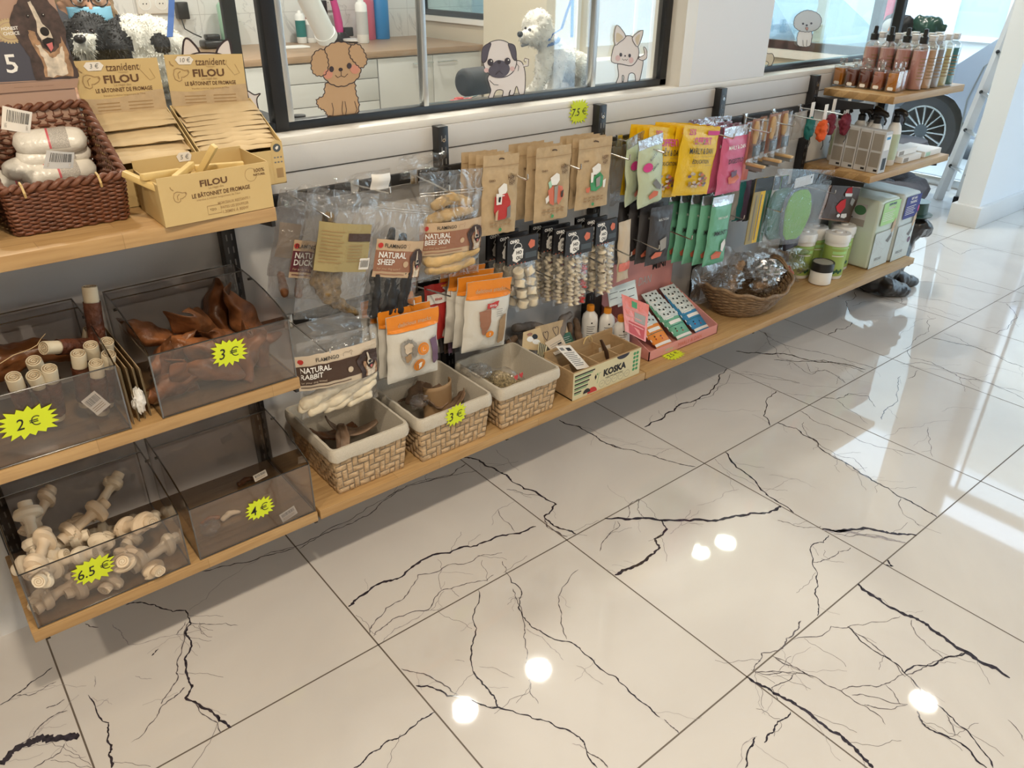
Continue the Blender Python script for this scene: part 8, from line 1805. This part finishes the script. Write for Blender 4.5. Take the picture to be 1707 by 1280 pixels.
# ---- dogs
def fur(o, n, ln, m_, seed, down=.6, wd=.0022, keep=None):
 """short tufts standing on a body mesh"""
 r_ = random.Random(seed); me = o.data; q = MB(); q.local = True; fs_ = list(me.polygons); ms = [m.name for m in me.materials]
 for _ in range(n):
  f = fs_[r_.randrange(len(fs_))]; c_ = f.center; nrm = f.normal
  if keep and not keep(c_): continue
  d = (nrm+Vector((r_.uniform(-.5, .5), r_.uniform(-.5, .5), r_.uniform(-.5, .5)-down))).normalized(); s_ = d.cross(nrm); s_ = (s_.normalized() if s_.length > .01 else nrm.orthogonal())*wd*(.6+r_.random())
  l_ = ln*(.6+.8*r_.random()); q.add([c_-s_, c_+s_, c_+d*l_+Vector((0, 0, -.2*l_))], [(0, 1, 2)], ms[f.material_index] if m_ is None else m_)
 f_ = q.build('fur', o, smooth=60); return f_
mat('fur_white', (.80, .76, .68), .9, var=.12, vscale=30); mat('fur_black', (.012, .011, .013), .6); mat('fur_clean', (.78, .75, .68), .9, var=.06, vscale=30); mat('eye_dark', (.02, .01, .008), .08); mat('ear_pink', (.40, .22, .20), .7)
Y0 = 2.40
def D(px, py, dy=0, y0=2.40): return P(px, py, y=y0+dy)
t = thing('white_dog', 'fluffy white poodle type dog standing on the grooming table, facing left', 'dog', tuple(P(905, 158, y=Y0)))
ob = blob('dog_body', [[(D(925, 96, .02), .058), (D(945, 108, .10), .062), (D(968, 112, .20), .060)], [(D(925, 90, .02), .052), (D(908, 66), .040), (D(896, 50, -.01), .056)], [(D(896, 42, -.01), .058), (D(900, 52, .0), .054)], [(D(888, 60, -.03), .034), (D(875, 62, -.05), .024)],
 [(D(908, 100, -.02), .036), (D(902, 130, -.03), .028), (D(892, 152, -.03), .026), (D(885, 155, -.045), .024)], [(D(928, 108, .0), .038), (D(926, 135, -.01), .028), (D(919, 156, -.01), .025), (D(914, 158, -.025), .022)],
 [(D(958, 125, .14), .040), (D(958, 150, .16), .024), (P(950, 160, y=Y0+.16), .022)], [(D(975, 120, .22), .040), (D(972, 140, .25), .024)]], .008, 'fur_white', t, disp=.007, dscale=45)
fur(ob, 4500, .009, 'fur_white', 2, .2, .0014)
q = MB(); q.ball(D(867, 57, -.07), .011, 'nose_black', 12); q.build('nose', t); q = MB(); q.ball(D(883, 50, -.055), .006, 'eye_dark', 10); q.ball(D(876, 47, -.035), .005, 'eye_dark', 10); q.build('eyes', t)
tag_o = blob('dog_tongue_side', [[(D(878, 72, -.05), .010), (D(870, 76, -.055), .006)]], .003, 'ink_grey', t); tag_o.name = 'mouth'
blob('ear', [[(D(893, 48, -.055), .016), (D(889, 60, -.06), .014)]], .005, 'fur_white', t, disp=.006, dscale=60)
t = thing('spotted_dog', 'white dog with black head and patches curled on the left table', 'dog', tuple(P(200, 150, y=3.05)))
E_ = lambda px, py, dy=0: P(px, py, y=3.05+dy*1.3)
cA, cB = E_(205, 80, .0), E_(268, 100, -.11)
def spots(c_, n_):
 pj = lambda q_: (lambda d: (853.5+F_PX*d.dot(_r)/d.dot(_f), 640-F_PX*d.dot(_u)/d.dot(_f)))(Vector(q_)-CAM)
 x_, y_ = pj(c_)
 if x_ < 200 and not (122 < x_ < 160 and y_ > 55 and (c_-E_(138, 76, -.09)).length < .075): return 1
 if x_ < 222 and y_ > 40+(x_-195)*1.0 and x_ > 172: return 1
 if ((x_-268)/17)**2+((y_-72-(x_-268)*.35)/17)**2 < 1: return 1
 return 0
ob = blob('dog_body', [[(E_(190, 72, .04), 0.066), (E_(222, 72, .03), 0.095), (E_(255, 80, .03), 0.108), (E_(285, 100, .04), 0.089)], [(E_(250, 110, .03), 0.102), (E_(200, 112, .02), 0.089)], [(E_(185, 80, .03), 0.066), (E_(160, 62, -.02), 0.064)], [(E_(150, 55, -.03), 0.066)], [(E_(143, 70, -.07), 0.043), (E_(136, 74, -.09), 0.034)], [(E_(155, 95, -.02), 0.057), (E_(160, 118, -.02), 0.057)],
 [(E_(178, 62, -.03), 0.038), (E_(192, 80, -.04), 0.041), (E_(196, 98, -.04), 0.033)], [(E_(120, 50, .0), 0.033), (E_(117, 72, .0), 0.033)]], .009, ['fur_clean', 'fur_black'], t, matfn=spots, disp=.008, dscale=30)
fur(ob, 5000, .010, None, 5, .3, .0016)
q = MB(); q.ball(E_(133, 65, -.125), .017, 'nose_black', 12, (1.1, 1, .8)); q.build('nose', t)
q = MB(); q.ball(E_(152, 54, -.082), .010, 'eye_dark', 10); q.ball(E_(130, 55, -.080), .009, 'eye_dark', 10); q.build('eyes', t)
def strap(label, pts, w_, m_='blue_print', txt=None):
 g_ = [P(a, b_, y=y) for a, b_, y in pts]; q = MB(); n = len(g_)
 vs_ = [p+Vector((s_*w_, 0, 0)) for p in g_ for s_ in (-1, 1)]; q.add(vs_, [(2*i, 2*i+1, 2*i+3, 2*i+2) for i in range(n-1)], m_)
 if txt:
  a, b_ = g_[0], g_[-1]; S = plane((a+b_)/2+Vector((0, -.001, 0)), (b_-a).normalized(), (-1, 0, 0), (0, -1, 0)); q.text(txt, S, 0, 0, w_*1.5, .001, 'print_white', bold=.02)
 o = q.build('leash', smooth=0); md = o.modifiers.new('s', 'SOLIDIFY'); md.thickness = .002; return tag(o, label, 'leash')
mat('leash_blue', (.02, .09, .32), .6)
strap('blue leash hanging down to the black and white dog', [(288, -60, 3.0), (286, 0, 2.95), (285, 30, 2.92), (283, 62, 2.88)], .010, 'leash_blue')
strap('blue leash running to the collar of the white dog', [(962, -60, 2.4), (952, 0, 2.39), (944, 22, 2.38), (936, 48, 2.37), (920, 58, 2.35), (915, 68, 2.34)], .006, 'leash_blue')
strap('bright blue printed lanyard hanging beside the white dog', [(957, -60, 2.36), (954, 0, 2.36), (953, 62, 2.36)], .0065, 'can_blue', 'www.coco   www.coco   www.coco')
q = MB(); cc = D(912, 70, .0); q.tube([cc+Vector((.045*math.cos(a)-.0, .045*math.sin(a), .012*math.cos(a))) for a in [2*PI*k/20 for k in range(21)]], .006, 'leash_blue', 7, cap=False); tag(q.build('dog_collar'), 'blue collar round the white dog neck', 'collar')
# ---- person bending over the dog
t = thing('person', 'person in dark glasses and blue face mask bending over the dog', 'person', (.6, 3.95, 0))
c('shirt', (.10, .10, .12), .8); c('mask_blue', (.22, .50, .68), .6); c('hair_fair', (.30, .20, .11), .6, bump=1, bscale=120)
hd = P(141, 4, y=3.62)
blob('body', [[(Vector((0.58, 4.02, 0.85)), .14), (Vector((0.64, 3.87, 1.02)), .15), (Vector((0.72, 3.72, 1.14)), .13)], [(Vector((0.76, 3.66, 1.20)), .055), (hd+Vector((-.01, .04, -.06)), .055)], [(Vector((0.60, 3.70, 1.17)), .065), (Vector((0.50, 3.50, 1.03)), .045), (Vector((0.64, 3.30, 0.99)), .032)], [(Vector((0.84, 3.77, 1.15)), .065), (Vector((0.96, 3.62, 1.02)), .045), (Vector((0.88, 3.42, 0.99)), .032)],
  [(Vector((0.53, 4.04, 0.80)), .10), (Vector((0.50, 4.02, 0.45)), .07), (Vector((0.50, 4.08, 0.06)), .05)], [(Vector((0.65, 4.08, 0.80)), .10), (Vector((0.68, 4.06, 0.45)), .07), (Vector((0.68, 4.12, 0.06)), .05)]], .018, 'shirt', t)
hb_ = blob('head', [[(hd+Vector((0, .02, .03)), .078), (hd+Vector((0, 0, 0)), .080), (hd+Vector((-.005, -.02, -.045)), .055)], [(hd+Vector((-.005, -.085, -.008)), .014), (hd+Vector((-.005, -.095, -.022)), .013)], [(hd+Vector((-.085, .01, -.005)), .014)], [(hd+Vector((.085, .01, -.005)), .014)], [(hd+Vector((0, .03, -.06)), .05), (Vector((.76, 3.66, 1.21)), .05)]], .008, 'skin', t)
blob('hair', [[(hd+Vector((0, .035, .05)), .085)], [(hd+Vector((.06, .04, .02)), .05), (hd+Vector((.09, .03, -.06)), .03), (hd+Vector((.10, .02, -.10)), .02)], [(hd+Vector((-.06, .05, .0)), .04), (hd+Vector((-.08, .05, -.06)), .02)]], .008, 'hair_fair', t, disp=.01, dscale=40)
q = MB(); q.grid(lambda a, b_: hd+Vector((.083*math.sin((a-.5)*2.4), -.005-.092*math.cos((a-.5)*2.2)-.012*math.sin(PI*b_)*math.cos((a-.5)*2.6), -.012-.075*b_)), 16, 8, 'mask_blue'); o = q.build('face_mask', t); md = o.modifiers.new('s', 'SOLIDIFY'); md.thickness = .002
q = MB()
for s_ in (-1, 1): q.tube([hd+Vector((s_*.034+.030*math.cos(a), -.094+.012*abs(math.cos(a)), .012+.024*math.sin(a))) for a in [2*PI*k/16 for k in range(17)]], .0028, 'black_plastic', 6, cap=False); q.tube([hd+Vector((s_*.064, -.085, .016)), hd+Vector((s_*.088, .01, .02))], .0022, 'black_plastic', 6)
q.tube([hd+Vector((-.006, -.096, .016)), hd+Vector((.006, -.096, .016))], .0025, 'black_plastic', 6); q.build('glasses', t)
q = MB()
for s_ in (-1, 1): q.ball(hd+Vector((s_*.032, -.074, .012)), .010, 'print_white', 10); q.ball(hd+Vector((s_*.032, -.083, .012)), .005, 'eye_dark', 8)
q.build('eyes', t)
for s_, wr, lb in ((-1, Vector((.64, 3.30, .99)), 'l'), (1, Vector((.88, 3.42, .99)), 'r')):   # hands resting on the dog's table side
 d = Vector((.35*-s_*.3, -1, -.15)).normalized(); sd = d.cross(Vector((0, 0, 1))).normalized(); ch = [[(wr, .024), (wr+d*.05, .024), (wr+d*.075, .020)]]
 for k in range(4): b0 = wr+d*.075+sd*(k-1.5)*.018; ch.append([(b0, .009), (b0+d*(.032+.004*(k in (1, 2)))+Vector((0, 0, -.006)), .0085), (b0+d*(.05+.006*(k in (1, 2)))+Vector((0, 0, -.022)), .0075)])
 b0 = wr+d*.025+sd*s_*-.028; ch.append([(b0, .010), (b0+d*.03+sd*s_*-.012, .009), (b0+d*.05+sd*s_*-.010+Vector((0, 0, -.01)), .008)])
 blob('hand', ch, .0035, 'skin', t, smooth_it=2)
# ================================================================ GLASS STICKERS
SGL = lambda px, py, h: P(px, py, y=GY-.0036-h)
def K(crop, pts):
 ox, oy, s_ = {'2': (400, 0, .2812), '3': (800, 0, .2812), 'w': (1240, 0, .17575), '6': (700, 0, .2519)}[crop]
 return [(ox+a*s_, oy+b_*s_) for a, b_ in pts]
c('ink_outline', (.045, .03, .035)); c('poodle_tan', (.50, .33, .19)); c('blush', (.62, .28, .20)); c('stick_white', (.78, .73, .72)); c('pug_grey', (.10, .085, .11)); c('golden_cream', (.66, .56, .40)); c('bichon_grey', (.60, .62, .62)); c('stick_pink', (.72, .50, .50))
def smooth_poly(pts, bump=0.0, n=3):
 """closed outline; bump>0 makes it scalloped"""
 out = []; k = len(pts)
 for i in range(k):
  p0, p1, p2, p3 = [Vector(pts[(i+j-1) % k]) for j in range(4)]
  for j in range(n):
   t = j/n; q_ = .5*((2*p1)+(p2-p0)*t+(2*p0-5*p1+4*p2-p3)*t*t+(3*p1-p0-3*p2+p3)*t**3)
   if bump: d = (p2-p1); nr = Vector((d.y, -d.x)).normalized() if d.length else Vector((0, 0)); q_ = q_+nr*bump*math.sin(PI*t)
   out.append((q_.x, q_.y))
 return out
class Sticker(MB):
 def shape(s, pts, m_, h, wd=1.2, bump=0, n=4, outline=True):
  p_ = smooth_poly(smooth_poly(pts, 0, 2), bump, 3) if bump else smooth_poly(pts, 0, n); s.art(p_, SGL, h, m_)
  if outline: s.stroke(p_+p_[:2], SGL, wd, h+.0003, 'ink_outline')
 def dot(s, c_, r_, m_, h, ry=None): s.disc(SGL, c_[0], c_[1], r_, ry or r_, h, m_, 14)
 def line(s, pts, h=.0016, wd=.9, m_='ink_outline'):
  s.stroke(pts, SGL, wd, h, m_)
def finish(q, label):
 return tag(q.build('glass_sticker', smooth=0), label, 'sticker')
q = Sticker()
q.shape(K('2', [(505, 495), (495, 560), (450, 590), (465, 640), (500, 660), (520, 690), (600, 695), (690, 690), (710, 620), (690, 540), (680, 480), (600, 450)]), 'poodle_tan', 0, 1.6, 2.0)
q.shape(K('2', [(500, 300), (560, 255), (640, 260), (700, 320), (715, 400), (690, 470), (600, 510), (520, 480), (480, 400)]), 'poodle_tan', .0008, 1.6, 1.6)
q.shape(K('2', [(440, 320), (490, 295), (515, 340), (520, 400), (495, 445), (445, 440), (425, 390)]), 'poodle_tan', .0014, 1.5, 1.8); q.shape(K('2', [(655, 280), (700, 265), (735, 310), (750, 365), (720, 400), (685, 370), (655, 330)]), 'poodle_tan', .0014, 1.5, 1.8)
for c_ in ((522, 440), (682, 410)): q.dot(K('2', [c_])[0], 8, 'blush', .0016)
for c_ in ((543, 410), (648, 390)): q.dot(K('2', [c_])[0], 4.0, 'ink_outline', .0020, 5.0)
q.dot(K('2', [(597, 412)])[0], 3.6, 'ink_outline', .0020, 3.0); q.line(K('2', [(565, 445), (580, 460), (600, 450), (620, 457), (640, 437)]), .0020); q.line(K('2', [(600, 425), (600, 450)]), .0020)
for pts in ([(545, 610), (555, 650), (550, 690)], [(610, 600), (605, 650), (612, 690)], [(622, 600), (632, 650), (625, 690)], [(680, 600), (695, 650), (680, 680)]): q.line(K('2', pts), .0012)
finish(q, 'tan cartoon poodle sticker on the big window')
q = Sticker()
q.shape(K('6', [(455, 500), (460, 560), (470, 600), (455, 645), (480, 655), (505, 600), (550, 600), (545, 650), (575, 660), (600, 595), (590, 625), (620, 625), (640, 570), (660, 625), (690, 620), (698, 500), (680, 420), (640, 400), (560, 420)]), 'stick_white', 0, 1.3)
q.line(K('6', [(685, 435), (715, 430), (715, 395), (695, 390), (690, 405)]), .0006, 3.2, 'stick_white'); q.line(K('6', [(685, 443), (718, 436), (720, 392), (695, 385), (688, 402), (700, 412)]), .0009, 1.0)
q.shape(K('6', [(440, 300), (490, 270), (550, 268), (600, 300), (640, 390), (620, 470), (560, 510), (480, 505), (430, 450), (415, 370)]), 'stick_white', .0010, 1.3)
q.shape(K('6', [(470, 285), (420, 310), (408, 370), (415, 415), (440, 400), (455, 340)]), 'pug_grey', .0016, 1.0); q.shape(K('6', [(585, 290), (625, 300), (638, 350), (635, 400), (615, 385), (600, 340)]), 'pug_grey', .0016, 1.0)
q.shape(K('6', [(500, 405), (540, 400), (580, 420), (595, 460), (570, 500), (520, 515), (470, 500), (455, 460)]), 'pug_grey', .0020, .8, outline=False)
for c_ in ((467, 412), (580, 405)): q.dot(K('6', [c_])[0], 5.0, 'ink_outline', .0024, 6.0); q.dot(K('6', [(c_[0]+6, c_[1]-8)])[0], 1.2, 'print_white', .0030)
for c_ in ((440, 465), (612, 455)): q.dot(K('6', [c_])[0], 4, 'stick_pink', .0017)
q.dot(K('6', [(525, 410)])[0], 3, 'ink_outline', .0028); q.line(K('6', [(500, 495), (525, 470), (550, 492)]), .0028); q.line(K('6', [(460, 530), (490, 560), (520, 562)]), .0008); q.line(K('6', [(635, 415), (655, 440), (650, 470)]), .0008)
finish(q, 'white cartoon pug sticker with dark ears and muzzle')
q = Sticker()
q.shape(K('6', [(1310, 420), (1315, 500), (1300, 550), (1335, 555), (1340, 500), (1350, 510), (1345, 555), (1370, 560), (1385, 490), (1420, 490), (1430, 545), (1450, 540), (1470, 460), (1475, 395), (1430, 370), (1360, 400)]), 'stick_white', 0, 1.2)
q.shape(K('6', [(1445, 385), (1485, 360), (1480, 310), (1500, 330), (1502, 380), (1475, 400)]), 'stick_white', .0004, 1.0)
q.shape(K('6', [(1295, 290), (1360, 240), (1410, 245), (1440, 300), (1450, 350), (1435, 400), (1400, 435), (1340, 425), (1270, 410), (1272, 350)]), 'stick_white', .0010, 1.2, 0, 3)
q.shape(K('6', [(1292, 300), (1285, 235), (1302, 165), (1340, 200), (1362, 245), (1320, 280)]), 'stick_white', .0014, 1.1, n=2); q.shape(K('6', [(1405, 250), (1440, 215), (1478, 200), (1465, 260), (1442, 310), (1420, 290)]), 'stick_white', .0014, 1.1, n=2)
q.shape(K('6', [(1302, 280), (1300, 220), (1325, 225), (1345, 250)]), 'golden_cream', .0018, outline=False); q.shape(K('6', [(1425, 255), (1455, 225), (1450, 270), (1440, 300)]), 'golden_cream', .0018, outline=False)
for c_ in ((1330, 362), (1388, 368)): q.dot(K('6', [c_])[0], 2.2, 'ink_outline', .0020, 3.2)
for c_ in ((1310, 385), (1398, 398)): q.dot(K('6', [c_])[0], 4, 'stick_pink', .0018, 5)
q.dot(K('6', [(1358, 370)])[0], 1.4, 'ink_outline', .0020); q.line(K('6', [(1338, 388), (1350, 400), (1358, 392), (1367, 400), (1376, 390)]), .0020, .7)
finish(q, 'white cartoon long eared chihuahua sticker right of the white dog')
q = Sticker()
q.shape(K('w', [(150, 30), (200, 15), (240, 60), (242, 120), (215, 200), (195, 300), (215, 400), (215, 500), (270, 510), (285, 560), (260, 620), (210, 650), (235, 600), (200, 580), (150, 610), (95, 630), (80, 600), (95, 500), (110, 380)]), 'golden_cream', 0, 1.0)
q.dot(K('w', [(180, 130)])[0], 1.8, 'ink_grey', .001); q.dot(K('w', [(150, 175)])[0], 1.6, 'ink_grey', .001); q.line(K('w', [(145, 205), (155, 215), (170, 200)]), .001, .6); q.line(K('w', [(140, 590), (135, 500), (160, 450), (185, 450)]), .001, .7); q.line(K('w', [(200, 40), (215, 120), (200, 220)]), .001, .7)
finish(q, 'tall cream cartoon golden dog sticker at the left edge of the small window')
q = Sticker()
q.shape(K('w', [(520, 300), (505, 420), (560, 445), (620, 440), (640, 400), (640, 300)]), 'print_white', 0, .9, .6)
q.shape(K('w', [(500, 150), (560, 110), (620, 100), (700, 130), (735, 190), (710, 260), (660, 290), (600, 300), (530, 290), (480, 250), (480, 190)]), 'bichon_grey', .0008, .9, .8)
for c_ in ((562, 225), (640, 222), (597, 240)): q.dot(K('w', [c_])[0], 1.8, 'ink_outline', .0014)
q.shape(K('w', [(585, 262), (610, 262), (600, 290)]), 'blush', .0014, .6); q.line(K('w', [(560, 380), (565, 440)]), .0012, .6); q.line(K('w', [(600, 380), (595, 440)]), .0012, .6); finish(q, 'small grey white cartoon bichon sticker in the middle of the small window')
q = Sticker()
for (a, b_) in (((308, 90), (312, 62)), ((386, 90), (375, 66))): pass
q.shape([(304, 100), (306, 70), (312, 64), (322, 72), (333, 88), (333, 110), (304, 125)], 'stick_white', 0, 3.4, n=3); q.shape([(360, 90), (368, 74), (380, 66), (385, 80), (386, 110), (360, 120)], 'stick_white', 0, 3.4, n=3); q.shape([(310, 104), (322, 90), (350, 88), (372, 92), (384, 106), (384, 150), (350, 165), (312, 150)], 'stick_white', .0006, 2.4)
q.dot((330, 122), 3, 'ink_outline', .0012); q.dot((366, 122), 3, 'ink_outline', .0012); finish(q, 'cartoon cat sticker whose black edged ears show above the right yellow carton')
q = Sticker(); q.shape([(414, 200), (416, 172), (412, 152), (424, 158), (434, 156), (428, 166), (432, 190), (430, 215)], 'stick_white', 0, 2.0); finish(q, 'black edged cartoon ear sticker peeping between the yellow carton and window post')
# ================================================================ STREET
mat('asphalt', (.42, .42, .43), .9, var=.1, vscale=30); mat('facade', (.80, .78, .72), .8); mat('panel_blue', (.50, .56, .68), .6, var=.25, vscale=220); mat('car_paint', (.42, .45, .55), .22, .2, coat=.8); mat('car_paint_two', (.20, .26, .38), .25, .3, coat=.8)
mat('tyre', (.03, .03, .035), .8); mat('car_glass', (.05, .08, .09), .05)
struct_o = MB(); struct_o.box(XS+.06, 22, -9, 16, -.22, -.17, 'asphalt'); struct_o.box(XS+.06, XS+1.15, -9, 16, -.17, -.02, 'wall_grey'); struct(struct_o.build('ground_street', smooth=0))
sb = MB(); sb.box(11.0, 11.3, -6, 16, -.17, 5.0, 'facade'); o = struct(sb.build('wall_facade', smooth=0))
t = thing('vent_shutter', 'pale blue perforated metal panel on the building across the street', 'shutter', (10.97, 4.4, .4)); a, b_ = P(1590, 58, x=10.98), P(1672, 62, x=10.98); q = MB(); q.box(10.95, 10.98, b_.y, a.y, a.z, a.z+.75, 'panel_blue'); q.build('mesh_panel', t, smooth=0)
q = MB()
for (y0, y1, z0, z1) in ((b_.y-.06, b_.y, a.z-.06, a.z+.81), (a.y, a.y+.06, a.z-.06, a.z+.81), (b_.y, a.y, a.z-.06, a.z), (b_.y, a.y, a.z+.75, a.z+.81)): q.box(10.92, 10.98, y0, y1, z0, z1, 'print_white')
q.build('panel_frame', t, smooth=0)
def car(label, paint, X0, yf, L_=3.5, flip=1):
 """small city car, nose towards +y, its near side at X0"""
 t = thing('car', label, 'car', (X0+.8, yf-L_/2, -.17)); g0 = -.17
 prof = [(0, .32), (.02, .55), (.10, .70), (.85, .86), (1.45, 1.42), (1.9, 1.50), (2.7, 1.48), (3.25, 1.05), (3.48, .85), (3.5, .35), (3.3, .22)]
 arch = lambda c_: [(c_+.36*math.cos(a), .30+.36*math.sin(a)) for a in [PI*k/10 for k in range(11)]]
 pts = prof+arch(2.80)[0:]+arch(.68)+[(.15, .22)]
 q = MB(); n = len(pts); Wd = 1.6
 ring = lambda xo, ins: [Vector((X0+xo, yf-u, g0+v)) if v < .9 else Vector((X0+xo+(ins*(v-.86)*.45), yf-u, g0+v)) for u, v in pts]
 r0, r1 = ring(0, 1), ring(Wd, -1); tri = [tuple(f) for f in tessellate_polygon([[Vector((u, v, 0)) for u, v in pts]])]
 q.add(r0+r1, tri+[tuple(n+i for i in f) for f in tri]+[(i, (i+1) % n, n+(i+1) % n, n+i) for i in range(n)], paint); q.build('body', t, smooth=35)
 S = lambda u, v, h: Vector((X0-h+max(0, (v-.86))*.45, yf-u, g0+v))
 q = MB(); q.art([(1.15, .93), (1.55, 1.36), (1.95, 1.42), (1.95, .93)], S, .006, 'car_glass'); q.art([(2.02, .93), (2.02, 1.42), (2.62, 1.40), (2.95, 1.02), (2.6, .93)], S, .006, 'car_glass'); q.build('side_window', t, smooth=0)
 q = MB(); q.add([Vector((X0+x_, yf-u, g0+v)) for x_, u, v in ((.22, .92, .93), (1.38, .92, .93), (1.28, 1.42, 1.40), (.32, 1.42, 1.40))], [(0, 1, 2, 3)], 'car_glass'); q.T = None; o = q.build('windscreen', t, smooth=0); o.location.y += .02; o.location.z += .01
 q = MB(); q.stroke([(1.02, .25), (1.0, .60), (1.06, .86), (1.12, .93)], S, .012, .004, 'ink_grey'); q.stroke([(2.0, .25), (2.02, .93)], S, .012, .004, 'ink_grey'); q.build('door_seam', t, smooth=0)
 for c_ in (.68, 2.80):
  w_ = MB(); cx_, cy_, cz_ = X0+.03, yf-c_, g0+.30; w_.T = Matrix.Translation((cx_, cy_, cz_)) @ Matrix.Rotation(-PI/2, 4, 'Y')
  w_.lathe([(.20, -.16), (.295, -.15), (.30, -.03), (.285, .0), (.215, .006), (.21, -.03)], 'tyre', 40); wo_ = w_.build('wheel', t)
  w_ = MB(); w_.T = Matrix.Translation((cx_, cy_, cz_)) @ Matrix.Rotation(-PI/2, 4, 'Y'); w_.lathe([(.212, .0), (.212, .012), (.198, .012), (.198, 0)], 'alu', 40)
  w_.lathe([(.19, -.04), (.001, -.04)], 'black_plastic', 24)
  for k in range(15):
   a = 2*PI*k/15; w_.tube([(.05*math.cos(a), .05*math.sin(a), .010), (.205*math.cos(a+.08), .205*math.sin(a+.08), .006)], .0085, 'alu', 6)
  w_.lathe([(.058, .0), (.055, .018), (.001, .020)], 'slate_card', 24); w_.build('rim', wo_)
 q = MB(); q.bbox(X0+.5, X0+1.1, yf-.02, yf+.02, g0+.42, g0+.54, 'print_white', .004); q.build('number_plate', t)
 q = MB(); q.ball((X0+.22, yf-.10, g0+.66), .11, 'clear_glass', 16, (1, .5, 1)); q.build('headlight', t); return t
wc = P(1538, 215, x=7.2); car('grey blue small car parked outside, its front wheel behind the perfume shelf', 'car_paint', 7.2, wc.y+.70)
car('darker blue car parked ahead of it, seen through the small window', 'car_paint_two', 7.35, wc.y+4.9)
t = thing('traffic_post', 'red and white striped post with a red foot seen through the small window', 'post', (6.75, 3.75, -.02)); p = P(1363, 60, x=6.75)
q = MB(); [q.lathe([(.045, z), (.045, z+.05)], 'print_white' if k % 2 else 'red_print', 20, cx=p.x, cy=p.y) for k, z in enumerate([.02+.05*k for k in range(26)])]; q.build('striped_tube', t); q = MB(); q.lathe([(.16, -.02), (.16, .03), (.06, .06)], 'red_print', 28, cx=p.x, cy=p.y); q.build('foot', t)
# ceiling downlight fittings
mat('lamp_glow', (1, .95, .85), .5, emit=((1.0, .90, .72), 9.0))
for k, (x, y) in enumerate(LAMPS):
 t = thing('ceiling_downlight', 'round recessed ceiling downlight at %s' % ('the window side' if y > 1.8 else 'the aisle side'), 'ceiling light', (x, y, CEIL-.02), 'round ceiling downlights')
 local_part(t, 'ring', lambda q: q.lathe([(.098, .019), (.098, .004), (.086, .004), (.086, .019)], 'white_plastic', 32)); local_part(t, 'diffuser', lambda q: q.lathe([(.085, .010), (.001, .0101)], 'lamp_glow', 32))
